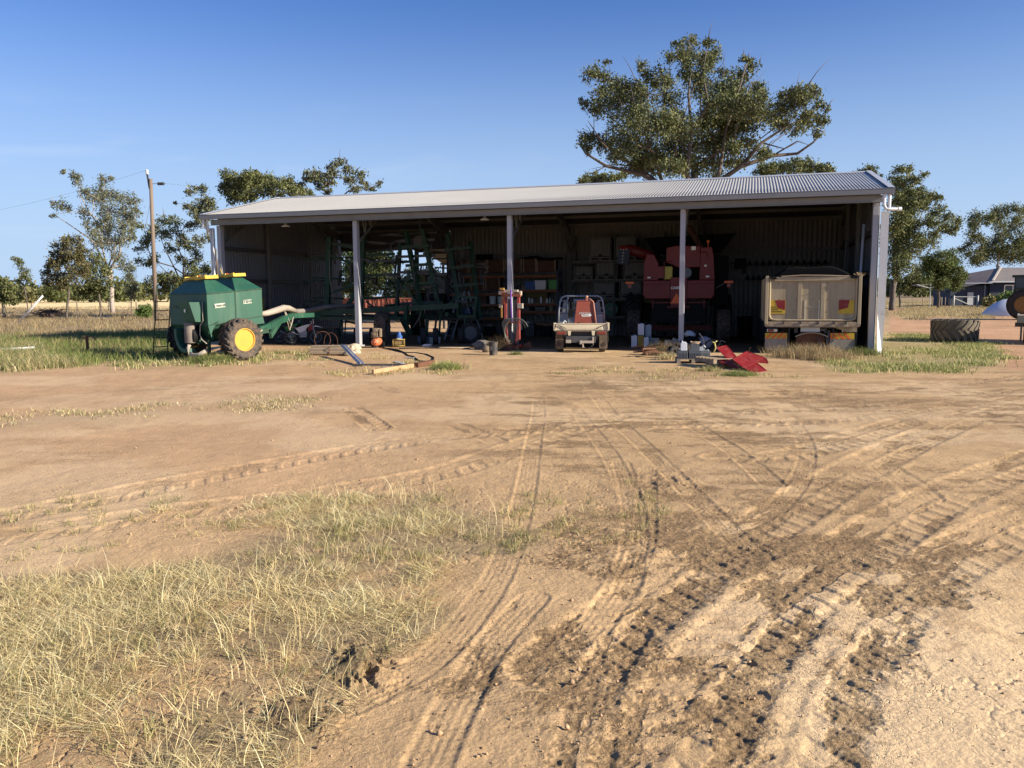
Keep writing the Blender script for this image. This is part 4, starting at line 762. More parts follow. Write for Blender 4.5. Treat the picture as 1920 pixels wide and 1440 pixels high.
# --- green seed cart
def seed_cart():
    t = thing('seed_cart', 'faded green two-bin seed cart with yellow lids parked before the shed', 'seed cart', (-8.76, 23.9, 0), R(-39.7))
    e = lambda y: 1.955+.086*y; s_ = lambda y: 1.11+.13*y; w = 1.033; y0, ym, y1 = -.76, .115, .99
    b = MB(); P = []
    for (ya, yb) in ((y0, ym-.012), (ym+.012, y1)):
        vs = [(-w, ya, s_(ya)), (w, ya, s_(ya)), (w, yb, s_(yb)), (-w, yb, s_(yb)), (-w, ya, e(ya)), (w, ya, e(ya)), (w, yb, e(yb)), (-w, yb, e(yb))]
        b.add(vs, [(0, 1, 5, 4), (1, 2, 6, 5), (2, 3, 7, 6), (3, 0, 4, 7)])
        ly0, ly1 = ya+.26, yb-.26; lz = (e(ya)+e(yb))/2+.36; lx = .47
        vs = [(-w, ya, e(ya)), (w, ya, e(ya)), (w, yb, e(yb)), (-w, yb, e(yb)), (-lx, ly0, lz), (lx, ly0, lz), (lx, ly1, lz), (-lx, ly1, lz)]
        b.add(vs, [(0, 1, 5, 4), (1, 2, 6, 5), (2, 3, 7, 6), (3, 0, 4, 7), (4, 5, 6, 7)]); P.append((ly0, ly1, lz, lx))
        hz = .62 if ya < 0 else .72; hc = (ya+yb)/2
        vs = [(-w, ya, s_(ya)), (w, ya, s_(ya)), (w, yb, s_(yb)), (-w, yb, s_(yb)), (-.62, hc-.2, hz), (.62, hc-.2, hz), (.62, hc+.2, hz), (-.62, hc+.2, hz)]
        b.add(vs, [(0, 4, 5, 1), (1, 5, 6, 2), (2, 6, 7, 3), (3, 7, 4, 0), (4, 7, 6, 5)])
    b.build('tank', M_green, t)
    tr = MB(); 
    for x in (-w-.006, w+.006): tr.bar((x, y0, e(y0)-.008), (x, y1, e(y1)-.008), .022, .026); tr.bar((x, y0, s_(y0)), (x, y1, s_(y1)), .018, .03); tr.bar((x, ym, s_(ym)), (x, ym, e(ym)), .035, .012, (1, 0, 0))
    tr.bar((-w, y0-.004, e(y0)-.008), (w, y0-.004, e(y0)-.008), .012, .03)
    for k in range(13): tr.box((w+.018, y0+.06+k*.135, e(y0+.06+k*.135)-.008), (.012, .02, .02))
    tr.build('seam_trim', M_greend, t)
    dk = MB(); dk.box((w+.002, ym, (s_(ym)+e(ym))/2), (.012, .022, .85)); dk.build('seam_gap', M_black, t)
    for sx in (-1, 1):                                                  # skirts with the wheel arch cut out
        n = 9; arc = [(.68*math.cos(a)*1.02, .60+.66*math.sin(a)) for a in np.linspace(R(48), R(165), n)]
        poly = [(y0, s_(y0)-.01), (y0+.10, .60), (-.60, .63)] + arc[::-1] + [(.60, .98), (y1+.05, 1.02), (y1, s_(y1)-.01)]
        MB().prism(poly, 0, .014, T((sx*(w-.01), 0, 0)) @ RXZ).build('side_skirt', M_green, t)
    for (a, c, z, lx) in P:                                             # lids with yellow frames
        l = MB(); ym_ = (a+c)/2; l.box((0, ym_, z+.03), (2*lx-.16, c-a+.02, .05))
        o = l.build('lid', M_yel, t, bev=.01)
        f = MB(); f.bar((-lx-.08, a-.04, z+.02), (lx-.25, a-.05, z+.08), .04, .07); f.bar((lx-.32, a-.06, z+.03), (lx+.13, a-.02, z+.075), .045, .085); f.bar((-lx-.05, c+.03, z+.03), (lx+.1, c+.03, z+.07), .04, .06); f.bar((-lx-.05, a-.04, z+.05), (-lx-.03, c+.03, z+.06), .04, .09); f.bar((lx+.08, a, z+.07), (lx+.1, c+.03, z+.09), .04, .09)
        f.tube([(-.1, ym_-.05, z+.06), (.22, ym_+.05, z+.13)], .025, 6); f.build('lid_frame', M_yel, o)
        r = MB(); r.tube([(-.15, ym_-.12, z+.07), (.15, ym_-.12, z+.11), (.25, ym_-.1, z+.06)], .025, 6); r.build('latch', M_orange, o)
    h = MB(); h.tube([(.02, P[1][0]-.02, P[1][2]+.03), (-.05, P[1][0]-.05, P[1][2]+.26)], .012, 6).build('lid_lever', M_yel, t)
    # rear metering box, duct, fan housing
    b = MB(); z0, z1 = 1.10, 1.66; xa, xb = .02, .80; yb = y0-.34
    b.add([(xa, y0, z1), (xb, y0, z1), (xb, y0, z0), (xa+.16, y0, z0), (xa+.02, yb, z1), (xb-.12, yb, z1), (.25, yb+.1, z0), (xb, yb+.1, z0+.02)], [(0, 4, 5, 1), (4, 6, 5), (5, 6, 7), (1, 5, 7, 2), (0, 3, 6, 4), (3, 2, 7, 6)])
    b.build('meter_box', M_green, t); MB().box((.40, yb-.012+.03, 1.42), (.07, .012, .09)).build('sticker', M_letw, t)
    MB().lathe([(.001, .50), (.155, .52), (.16, .60), (.16, 1.03), (.14, 1.08), (.001, 1.085)], 20, T((.42, y0-.20, 0))).build('air_duct', M_duct, t, 'auto')
    f = MB(); n = 16; pts = []
    for r_, x in ((.36, 0), (.46, 0)):
        pass
    ring = []
    for k in range(n+1):
        a = R(165+k*(120/n)); ring.append([(.0+rr_*math.cos(a)+.32, y0-.22+dy, .78+rr_*math.sin(a)) for rr_, dy in ((.42, -.12), (.55, -.12), (.55, .14), (.42, .14))])
    vs = [p for q in ring for p in q]; fs = [(k*4+j, k*4+(j+1) % 4, (k+1)*4+(j+1) % 4, (k+1)*4+j) for k in range(n) for j in range(4)] + [(3, 2, 1, 0), (n*4, n*4+1, n*4+2, n*4+3)]
    f.add(vs, fs).build('fan_housing', M_green, t, bev=.01)
    MB().lathe([(.001, -.1), (.3, -.1), (.3, .1), (.001, .1)], 20, T((.34, y0-.12, .72)) @ RX).build('fan', M_black, t, 'auto')
    MB().tube([(.45, y0-.25, .22), (.62, y0-.26, .18), (.85, y0-.22, .2), (1.0, y0-.1, .3)], .055, 8).tube([(.42, y0-.22, .5), (.44, y0-.3, .38), (.36, y0-.26, .28)], .05, 8).build('hose', M_hosel, t, True)
    MB().tube([(.84, y0-.03, 1.66), (.86, y0-.05, 1.3), (.87, y0-.05, 1.15), (.72, y0-.06, 1.0), (.68, y0-.06, .75), (.75, y0-.04, .6), (.95, y0-.02, .5)], .016, 6).tube([(.45, y0-.3, .5), (.46, y0-.32, .3), (.55, y0-.3, .05)], .016, 6).build('cable', M_hosel, t, True)
    MB().text('Lewtech', .155, T((-.62, y0-.006, 1.52)) @ RX, .002).build('lettering', mat('dull lettering', (.10, .12, .06), .6, 0, .1), t)
    pl = MB().box((w+.008, -.38, 1.56), (.006, .33, .12), Matrix.Rotation(R(5), 4, 'X')).build('name_plate', M_plate, t); MB().text('Lewtech', .105, T((w+.013, -.38, 1.56)) @ Matrix.Rotation(R(5), 4, 'X') @ RXZ, .002, bold=.004).build('lettering', M_greend, pl)
    pl = MB().box((w+.008, .50, 1.66), (.006, .27, .11), Matrix.Rotation(R(5), 4, 'X')).build('name_plate', M_plate, t); MB().text('T2010', .10, T((w+.013, .50, 1.66)) @ Matrix.Rotation(R(5), 4, 'X') @ RXZ, .002, bold=.004).build('lettering', M_greend, pl)
    # running gear
    MB().bar((-1.2, 0, .60), (1.2, 0, .60), .12, .12).bar((-.55, y0-.1, .55), (-.5, 1.5, .78), .12, .14).bar((.55, y0-.1, .55), (.5, 1.5, .78), .12, .14).bar((.95, y0+.05, .12), (.95, y0+.05, .6), .07, .07).build('chassis', M_greend, t)
    wheel(t, (1.42, 0, .60), .60, .50, .31, M_rubber, M_rimy, 19, .045, flip=1); wheel(t, (-1.42, 0, .60), .60, .50, .31, M_rubberd, M_rimy, 19, .045, flip=-1)
    # ladder on the left side
    l = MB(); a = Vector((-1.28, -.62, .16)); 
    for dy in (-.22, .22):
        l.tube([(-1.75, -.75+dy, .10), (-1.72, -.74+dy, .5), (-1.62, -.7+dy, 1.2), (-1.55, -.68+dy, 1.8), (-1.5, -.66+dy, 2.15)], .018, 6)
    l.tube([(-1.75, -.97, .10), (-1.77, -.95, .06), (-1.77, -.55, .06), (-1.75, -.53, .10)], .018, 6)
    for k in range(6): z = .32+k*.27; x = -1.74+.14*(z-.3)/1.5; l.tube([(x, -.94, z), (x, -.5, z)], .014, 6)
    l.tube([(-1.62, -.48, 1.2), (-1.05, -.4, 1.25)], .02, 6).tube([(-1.56, -.46, 1.75), (-1.05, -.4, 1.7)], .02, 6)
    l.build('ladder', M_greend, t, True)
    MB().add([(-1.6, -.5, 1.52), (-1.05, -.7, 1.52), (-1.05, .0, 1.52), (-1.6, -.1, 1.52), (-1.05, -.7, 1.30), (-1.05, .0, 1.30)], [(0, 1, 2, 3), (1, 4, 5, 2), (0, 4, 1), (3, 2, 5), (0, 3, 5, 4)]).build('platform', M_greend, t)
    # draw frame and air hose towards the bar
    Li = (Matrix.Translation((-8.76, 23.9, 0)) @ Matrix.Rotation(R(-39.7), 4, 'Z')).inverted()
    lp = lambda px, py, Y: Li @ atY(px, py, Y)
    d = MB(); k0, k1, k2 = lp(506, 611, 25.0), lp(527, 600, 26.6), lp(549, 592, 28.6); d.bar((.5, 1.2, .80), k0, .12, .18); d.bar((-.5, 1.3, .8), k0, .12, .16); d.bar(k0, k1, .13, .18); d.bar(k1, k2, .13, .20); d.bar(k1, lp(507, 630, 25.4), .08, .16); d.bar(k2, lp(600, 590, 30.2), .12, .16)
    d.build('drawbar', M_green, t)
    MB().tube([(.62, .99, 1.26), lp(500, 587.5, 24.4), lp(515, 583, 25.5), lp(532, 577.5, 27.2), lp(541, 578, 28.0), lp(554, 584, 29.3)], [.06, .085, .10, .11, .10, .095], 10).build('air_hose', M_hosel, t, True)
    MB().tube([lp(553.5, 584, 29.25), lp(575, 583, 30.2), lp(610, 576, 31), lp(665, 572, 31.8)], .09, 10).build('air_hose', M_hose, t, True)  # darker colour on this run stands in for the shed's shade
    MB().tube([lp(534, 584, 27.3), lp(538, 600, 27.4), (lp(543, 619, 27.6)), lp(547, 606, 27.9), lp(550, 594, 28.2)], .018, 5).build('hydraulic_hose', M_hosel, t, True); MB().tube([lp(536, 586, 27.4), lp(541, 598, 27.5), lp(546, 611, 27.8), lp(549, 600, 28.1)], .016, 5).build('hydraulic_hose', M_hosel, t, True); MB().tube([lp(504, 612, 25.3), lp(494, 618, 24.7), lp(486, 622, 24.2)], .028, 6).build('hydraulic_hose', M_hosel, t, True)
seed_cart()
# --- folded seeding bar inside the left bays
def tine(b, p, dx, dy, s=1.):
    x, y, z = p; b.tube([(x, y, z), (x+.10*dx*s, y+.10*dy*s, z+.02), (x+.32*dx*s, y+.32*dy*s, z-.06*s), (x+.46*dx*s, y+.46*dy*s, z-.25*s), (x+.42*dx*s, y+.42*dy*s, z-.45*s), (x+.3*dx*s, y+.3*dy*s, z-.58*s)], .022, 5)
def seeding_bar():
    t = thing('seeding_bar', 'dark green folded air seeding bar with upright tine wings inside the left bays', 'seeding bar', S(0, 0), RZ)
    G_ = M_greend
    MB().bar((3.3, 1.1, 1.16), (8.6, 2.6, 1.42), .16, .2).bar((3.3, 1.1, .98), (6.6, 2.0, .95), .12, .12).build('toolbar', G_, t)
    MB().bar((2.6, 3.6, .92), (8.7, 4.6, .95), .15, .15).bar((2.8, 5.6, .92), (8.7, 6.2, .95), .15, .15).bar((3.6, 1.2, 1.0), (3.8, 6.0, .92), .14, .14).bar((6.3, 1.9, 1.0), (6.4, 6.2, .92), .14, .14).bar((8.2, 2.4, 1.1), (8.3, 6.2, .92), .14, .14).build('base_frame', G_, t)
    # left wing standing upright
    for u, v in ((3.05, 2.6), (4.35, 2.9)):
        MB().bar((u, v, .9), (u+.12, v+.2, 4.1), .17 if u < 4 else .13, .2).build('mast', G_, t)
    w = MB(); w.bar((3.1, 2.75, 1.9), (4.4, 3.0, 2.35), .09, .09); w.bar((3.1, 2.7, 3.45), (4.45, 3.05, 2.9), .09, .09); w.bar((3.1, 2.7, 1.5), (4.45, 3.05, 1.25), .1, .1); w.bar((3.15, 2.8, 3.9), (4.5, 3.1, 3.6), .1, .1); w.bar((4.4, 2.9, 2.2), (3.7, 2.8, 1.2), .12, .16)
    for z in (1.55, 2.35, 3.2): w.bar((3.1, 2.8, z), (2.0, 2.7, z+.05), .08, .08); w.bar((3.2, 3.8, z+.15), (1.9, 3.6, z+.2), .08, .08)
    for z in (1.7, 2.6, 3.4): w.bar((4.4, 3.1, z), (5.6, 3.6, z+.05), .1, .1); w.bar((5.0, 3.8, z-.3), (6.1, 4.6, z-.2), .1, .1)
    w.bar((5.6, 3.6, 1.), (5.75, 3.8, 3.9), .12, .12); w.bar((6.1, 4.6, .9), (6.1, 4.6, 4.0), .14, .14); w.build('wing_frame', G_, t)
    for z in (1.6, 2.4, 3.25):
        for k in range(3): b = MB(); tine(b, (2.1+k*.4, 2.72, z), -.2, -1, .8); b.build('tine', M_dsteel, t, True)
        for k in range(3): b = MB(); tine(b, (4.7+k*.45, 3.3+k*.2, z+.1), .6, -.6, .9); b.build('tine', M_dsteel, t, True)
    q = random.Random(5)                      # hoses, cross bars and packing of the folded wings
    for (u0, u1, v0, v1, z0, z1, n) in ((2.6, 6.0, 3.0, 6.5, 2.2, 4.3, 26), (6.0, 9.2, 3.2, 6.4, 2.0, 4.4, 30), (3.0, 9.0, 3.0, 6.0, .6, 1.6, 26)):
        w = MB()
        for k in range(n):
            a = Vector((q.uniform(u0, u1), q.uniform(v0, v1), q.uniform(z0, z1)))
            if q.random() < .5: b_ = a+Vector((q.uniform(.5, 1.4)*q.choice((-1, 1)), q.uniform(-.4, .4), q.uniform(-.1, .1)))
            elif q.random() < .6: b_ = a+Vector((q.uniform(-.15, .15), q.uniform(-.2, .2), -q.uniform(.4, 1.2)))
            else: b_ = a+Vector((q.uniform(-.5, .5), q.uniform(-.6, .6), q.uniform(-.5, .5)))
            b_.x = min(max(b_.x, u0), u1); b_.z = min(b_.z, 4.45); w.bar(a, b_, q.uniform(.04, .09), q.uniform(.04, .09))
        o = w.build('folded_linkage', M_dsteel, t); o['kind'] = 'stuff'
    # right wing: two leaning ladders of box section
    for (a, b_) in (((7.15, 2.6, .95), (6.35, 3.0, 4.3)), ((7.75, 3.0, .95), (6.95, 3.2, 4.35)), ((8.45, 3.4, .95), (7.75, 3.8, 4.2)), ((9.1, 3.6, .9), (8.55, 4.2, 3.9))):
        MB().bar(a, b_, .13, .17).build('mast', G_, t)
    w = MB()
    for z in (1.45, 2.25, 2.95, 3.65):
        k = (z-.95)/3.4; w.bar((6.9-.8*k, 2.7, z), (7.9-.8*k, 3.1, z+.06), .09, .11); w.bar((8.3-.7*k, 3.4, z-.1), (9.2-.6*k, 3.8, z), .09, .1)
    w.bar((7.1, 2.6, 1.2), (6.5, 2.4, 2.2), .08, .08); w.bar((6.7, 2.8, 2.9), (6.2, 2.6, 1.8), .07, .07); w.bar((7.6, 3.0, 1.0), (8.4, 3.4, 1.9), .08, .1); w.build('wing_frame', G_, t)
    w = MB(); w.bar((6.6, 1.9, .95), (7.0, 1.7, .35), .12, .2); w.bar((6.75, 2.0, 1.45), (6.75, 2.0, .7), .3, .14); w.build('hitch_frame', G_, t); w = MB(); w.bar((8.4, 3.2, 1.0), (9.1, 3.3, 1.0), .5, .12); w.bar((9.0, 3.3, 1.0), (9.1, 3.3, 1.75), .12, .1); w.bar((8.35, 3.2, 1.0), (8.4, 3.2, 1.75), .12, .1); w.bar((8.35, 3.2, 1.75), (9.1, 3.3, 1.72), .1, .1); w.build('hitch_frame', G_, t)
    for z in (1.5, 2.1, 2.7, 3.3, 3.9):
        MB().bar((6.2-.05*z, 2.9, z), (7.6-.05*z, 3.3, z+.05), .09, .10).build('tine_bar', M_dsteel, t)
        for k in range(3):
            b = MB(); tine(b, (6.6+k*.5-.1*z, 2.7+k*.15, z), -.7+.7*k, -.6, .85); b.build('tine', M_dsteel, t, True)
        for k in range(2): b = MB(); tine(b, (8.2+k*.5-.1*z, 3.4, z-.1), .5, -.6, .8); b.build('tine', M_dsteel, t, True)
    MB().tube([(4.3, 2.7, 3.9), (4.35, 2.6, 2.8), (4.5, 2.5, 2.2), (4.75, 2.5, 1.6), (4.8, 2.5, 1.25), (3.6, 2.4, 1.32)], .022, 6).tube([(3.3, 2.5, 3.6), (3.35, 2.4, 2.4), (3.5, 2.4, 1.6)], .018, 6).tube([(3.5, 2.4, 1.2), (4.2, 2.3, .98), (4.7, 2.3, 1.1), (4.8, 2.4, 1.3)], .02, 6).tube([(7.2, 2.4, 1.3), (7.1, 2.3, .9), (6.9, 2.2, .6)], .02, 6).build('seed_hose', M_hose, t, True)
    wheel(t, (6.15, 1.1, .62), .62, .42, .30, M_rubber, M_dsteel, 17, .045, rot=Matrix.Rotation(R(14), 4, 'Z'))
    for u, v in ((4.05, 1.5), (4.6, 2.1), (5.5, 1.6), (7.9, 2.0), (8.75, 2.4), (7.45, 1.9)):
        o = wheel(t, (u, v, .30), .30, .2, .15, M_rubberd, M_dsteel, hub=False, rot=Matrix.Rotation(R(20), 4, 'Z')); MB().bar((u+.14, v, .30), (u+.14, v+.15, .95), .05, .07).build('wheel_arm', G_, t)
    wheel(t, (9.05, 2.6, .40), .40, .24, .24, M_rubberd, M_galvd, rot=Matrix.Rotation(R(-60), 4, 'Z'))
seeding_bar()
# --- ute
def ute():
    t = thing('flatbed_ute', 'dusty tray-back ute with cream tail board and orange welder aboard', 'ute', (2.16, 25.2, 0), -.085)
    w = .835
    MB().box((0, .012, .805), (1.62, .03, .205)).box((0, .0, .91), (1.63, .035, .02)).box((0, -.006, .79), (1.30, .012, .10)).build('tail_board', M_cream, t, bev=.006)
    for s in (-1, 1):
        MB().box((s*(w-.01), .95, .80), (.03, 1.93, .20)).box((s*(w-.005), .0, .82), (.06, .06, .24)).build('side_board', M_cream, t, bev=.005)
        MB().tube([(s*(w-.12), -.02, .86), (s*(w-.30), -.035, .80), (s*(w-.36), -.03, .75)], .012, 6).bar((s*(w-.05), -.025, .9), (s*(w-.02), -.02, .74), .03, .02).build('latch', M_dsteel, t)
    MB().box((0, .95, .69), (1.64, 1.92, .03)).box((0, .0, .685), (1.66, .04, .05)).build('tray_floor', M_rust if 0 else M_mud, t)
    MB().bar((-.38, .02, .66), (-.38, 2.0, .62), .07, .12).bar((.38, .02, .66), (.38, 2.0, .62), .07, .12).box((0, .35, .48), (1.0, .3, .2)).box((0, .2, .58), (1.5, .05, .14)).build('chassis', M_dsteel, t)
    for s in (-1, 1):
        MB().prism([(-.055, 0), (.055, 0), (.035, -.145), (-.035, -.145)], 0, .015, T((s*.37, -.02, .69)) @ RX).build('bracket', M_cream, t)
        l = MB().box((s*.62, -.015, .62), (.34, .05, .12)).build('light_housing', M_mud, t); MB().box((s*.62, -.045, .625), (.27, .02, .075)).build('tail_light', M_redl, l, bev=.006)
        MB().box((s*.68, .14, .33), (.25, .02, .42)).build('mud_flap', M_mud, t, bev=.004); MB().lathe([(.001, 0), (.07, .004), (.065, .012), (.001, .01)], 10, T((s*.70, .128, .26)) @ RX).build('flap_badge', M_letk, t)
        wheel(t, (s*.66, .52, .33), .33, .20, .19, M_rubber, M_dsteel, flip=s); wheel(t, (s*.66, 3.1, .33), .33, .20, .19, M_rubber, M_dsteel, flip=s)
    MB().box((-.02, .02, .42), (.92, .08, .20)).build('tow_bar', M_dsteel, t, bev=.008)
    MB().box((.18, -.05, .345), (.36, .05, .075)).box((-.02, -.06, .33), (.06, .06, .12)).box((.36, -.04, .40), (.05, .05, .2)).tube([(.04, -.1, .30), (.05, -.12, .2)], .022, 8).box((.06, -.13, .19), (.07, .05, .03)).box((-.40, -.03, .36), (.16, .01, .10)).build('tow_tongue', M_cream if 0 else M_hosel, t, bev=.005)
    MB().tube([(.36, -.02, .33), (.37, -.08, .25), (.3, -.05, .2)], .012, 5).tube([(.25, -.05, .16), (.3, -.07, .08)], .012, 5).tube([(.7, .0, .70), (.82, -.01, .6), (.83, .03, .35)], .008, 4).build('safety_chain', M_galvd, t)
    # headboard
    h = MB(); yb = 1.95; pts = [(-.77, yb, .70), (-.75, yb, 1.25), (-.70, yb, 1.60), (-.64, yb, 1.715), (-.53, yb, 1.755), (.53, yb, 1.755), (.64, yb, 1.715), (.70, yb, 1.60), (.75, yb, 1.25), (.77, yb, .70)]
    h.tube(pts, .03, 8)
    for z, x in ((1.60, .69), (1.36, .73), (1.20, .745)): h.tube([(-x, yb, z), (x, yb, z)], .02, 6)
    for x in (-.45, .45): h.tube([(x, yb, .7), (x, yb, 1.75)], .02, 6)
    h.build('headboard', M_alu, t, True); MB().box((0, yb+.02, .95), (1.44, .012, .42)).build('headboard_plate', M_alu, t)
    # cab
    c = MB(); c.prism([(-.68, .55), (-.70, 1.05), (-.60, 1.55), (-.50, 1.66), (.50, 1.66), (.60, 1.55), (.70, 1.05), (.68, .55)], 0, -1.35, T((0, yb+.12, 0)) @ RX); c.build('cab', M_cabw, t, bev=.03)
    MB().prism([(-.50, 1.22), (-.46, 1.52), (.46, 1.52), (.50, 1.22)], 0, .01, T((0, yb+.118, 0)) @ RX).build('rear_window', M_glass, t)
    b = MB(); b.prism([(0, .55), (1.1, .55), (1.15, .95), (.1, 1.05)], -.66, .66, T((0, yb+1.4, 0)) @ RXZ); b.build('bonnet', M_cabw, t, bev=.03)
    for x in (-.35, .44): MB().lathe([(.001, 0), (.085, 0), (.09, .05), (.05, .08), (.001, .08)], 14, T((x, yb-.05, 1.62)) @ RX).build('work_lamp', M_black, t, 'auto')
    MB().box((-.36, yb-.04, 1.44), (.045, .03, .26)).box((-.36, yb-.05, 1.17), (.16, .08, .2)).tube([(-.36, yb-.05, 1.3), (-.34, yb-.06, 1.5)], .03, 6).build('lamp_bracket', M_black, t)
    MB().tube([(-.56, .1, .92), (-.52, .12, 1.0), (-.46, .1, .95)], .02, 5).build('hook', M_letw, t)
    # welder aboard
    g = thing('welder', 'orange-red engine welder standing on the ute tray', 'welder', Matrix.Translation((2.16, 25.2, 0)) @ Matrix.Rotation(-.085, 4, 'Z') @ Vector((.12, .95, .705)), -.085)
    MB().prism([(-.37, 0), (-.27, .88), (.27, .88), (.37, 0)], -.6, .25, RX).box((0, .18, .90), (.5, .8, .02)).build('housing', M_weld, g, bev=.02)
    MB().text('LINCOLN', .085, T((-.02, -.253, .51)) @ RX, .002, shear=.15).build('lettering', M_letw, g)
    e = MB().prism([(-.15, 0), (-.11, -.045), (.14, -.045), (.19, 0), (.15, .04), (-.12, .02)], 0, .006, T((.02, -.250, .45)) @ RX).build('emblem', M_letw, g); MB().text('ELECTRIC', .045, T((.02, -.258, .448)) @ RX, .001).build('emblem_lettering', M_redl, e)
    MB().lathe([(.001, 0), (.03, 0), (.03, .008), (.001, .008)], 10, T((-.2, -.25, .2)) @ RX).build('knob', M_black, g)
    MB().tube([(.04, -.05, .9), (.03, -.1, 1.0), (.07, -.1, 1.06)], .035, 7).tube([(.05, -.12, 1.0), (.18, -.22, .94), (.26, -.27, .86), (.31, -.275, .5), (.36, -.27, .1)], .016, 6).build('cable', mat('salmon cable', (.62, .28, .18), .6), g, True)
ute()
# --- tipper truck
def chev(mb1, mb2, x0, x1, z0, z1, y, d, n=4):
    mb1.box(((x0+x1)/2, y, (z0+z1)/2), (x1-x0, .012, z1-z0)); st = (x1-x0)/n; h = z1-z0
    for k in range(n):
        a = x0+k*st + (0 if d > 0 else st*.0); p = [(a, z0), (a+st*.5, z0), (a+st*.5+h*d*.9, z1), (a+h*d*.9, z1)]
        p = [(min(max(x, x0), x1), z) for x, z in p]; mb2.prism(p, .0065, .009, T((0, y, 0)) @ RX)
def tipper():
    W2 = 1.345; t = thing('tipper_truck', 'dirty cream tipper truck backed into the right-hand bay', 'tipper truck', (8.96, 24.3, 0), RZ+.012)
    g0, g1 = .98, 2.30
    b = MB(); b.box((0, .02, (g0+g1)/2), (2*W2-.22, .03, g1-g0-.06)); b.build('tailgate', M_tipper, t)
    f = MB(); 
    f.tube([(-W2+.13, -.02, g1-.02), (-W2+.13, -.02, g0+.17), (-W2+.155, -.02, g0+.09), (-W2+.22, -.02, g0+.04), (-W2+.34, -.02, g0+.02), (W2-.34, -.02, g0+.02), (W2-.22, -.02, g0+.04), (W2-.155, -.02, g0+.09), (W2-.13, -.02, g0+.17), (W2-.13, -.02, g1-.02)], .032, 8); f.box((.02, -.015, g1-.07), (2.22, .07, .12))
    f.box((-.36, -.005, 1.64), (.115, .05, 1.2)); f.box((.29, -.005, 1.64), (.115, .05, 1.2)); f.build('gate_frame', M_tipper, t, bev=.006)
    s = MB(); s.box((-.20, -.0, 1.30), (.045, .03, .60)); s.box((.19, -.0, 1.30), (.045, .03, .60)); s.box((0, -.0, 1.40), (.4, .012, .012)); s.build('grain_slide', mat('cream slide', (.55, .48, .34), .6, 0, .15, 5, .2), t)
    for x in (-.29, -.05, .2, .45, .7, .95, -.55, -.8, -1.02):
        pass
    rv = MB()
    for x in (-.95, -.5, .0, .42, .8, 1.1):
        for z in (1.25, 1.62, 2.1): rv.box((x+.03*math.sin(9*z+x), .0, z), (.022, .012, .022))
    rv.build('bolts', M_rust, t)
    for sx in (-1, 1):
        MB().box((sx*(W2-.04), 2.6, 1.62), (.06, 5.2, 1.34)).box((sx*(W2-.045), -.03, 1.60), (.09, .10, 1.45)).box((sx*W2, 1.5, 1.6), (.08, .09, 1.3)).box((sx*W2, 3.0, 1.6), (.08, .09, 1.3)).build('body_side', M_tipper, t, bev=.008)
    MB().box((0, 2.6, .92), (2.6, 5.15, .08)).box((0, 5.2, 1.62), (2.6, .06, 1.34)).build('body_floor', M_tipper, t)
    MB().box((0, -.03, .885), (2*W2-.02, .09, .14)).box((0, -.045, .81), (2*W2-.1, .05, .03)).build('rear_sill', mat('rusty cream sill', (.42, .33, .22), .7, 0, .3, 5, .5, (.18, .10, .06)), t, bev=.006)
    for x in (-.8, -.32, .18, .62, .95): MB().box((x, -.085, .93), (.04, .03, .09)).build('gate_latch', M_dsteel, t)
    for sx in (-1, 1): MB().box((sx*(W2-.22), -.05, g1-.03), (.18, .10, .09)).build('gate_hinge', M_black, t)
    # rear marker plates and lettering
    pl = MB().box((-W2+.37, -.0, 1.40), (.42, .012, .41)).build('marker_plate', M_yel, t); MB().prism([(-.09, .20), (.205, .20), (.205, -.09), (.0, -.035)], .007, .010, T((-W2+.37, 0, 1.40)) @ RX).build('red_field', M_refr if 0 else M_panel, pl)
    tx = MB(); [tx.text(s_, .062, T((-W2+.37+dx, -.008, 1.40+dz)) @ RX, .001) for s_, dx, dz in (('DO NOT', -.10, -.01), ('OVERTAKE', -.06, -.075), ('TURNING VEHICLE', -.0, -.14))]; 
    tx.v = [(-W2+.37-.19+(x+W2-.37+.19)*.72, y, z) for x, y, z in tx.v]; tx.build('lettering', M_letk, pl)
    pl = MB().box((W2-.40, -.0, 1.40), (.42, .012, .40)).build('marker_plate', M_yel, t); MB().prism([(-.205, .20), (.09, .20), (.05, -.03), (-.205, -.10)], .007, .010, T((W2-.40, 0, 1.40)) @ RX).build('red_field', M_panel, pl)
    a, c = MB(), MB(); chev(a, c, -W2+.03, -W2+.67, .44, .61, .10, 1); o = a.build('hazard_board', M_yel, t); c.build('stripes', M_orange, o)
    a, c = MB(), MB(); chev(a, c, W2-.80, W2-.13, .44, .62, .10, -1); o = a.build('hazard_board', M_yel, t); c.build('stripes', M_orange, o)
    for x0, x1 in ((-W2+.03, -W2+.67), (W2-.80, W2-.14)):
        n = [(x0, .44), (x0, .14), (x0+.05, .09), (x1-.05, .09), (x1, .14), (x1, .44)]; MB().prism(n[::-1], 0, .014, T((0, .11, 0)) @ RX).build('mud_flap', mat('pale mud flap', (.30, .26, .20), .85, 0, .15, 2.5, .3, (.2, .15, .1)), t)
    for x in (-W2+.23, W2-.33): o = MB().box((x, .09, .69), (.30, .05, .085)).build('tail_light', M_letw, t, bev=.008); MB().box((x+(-.0 if x > 0 else .0)-.04, .06, .69), (.17, .02, .07)).build('lens', M_redl, o)
    MB().box((-.02, .14, .72), (.55, .015, .13)).build('number_plate', M_whitep, t); MB().box((.34, .14, .71), (.11, .014, .07)).build('plate', M_galvd, t)
    gd = MB(); n = 12; ps = [(-.44+.92*k/n, .10, .50+.125*math.sin(math.pi*k/n)**.8) for k in range(n+1)]
    for k in range(n): gd.bar(ps[k], ps[k+1], .05, .035)
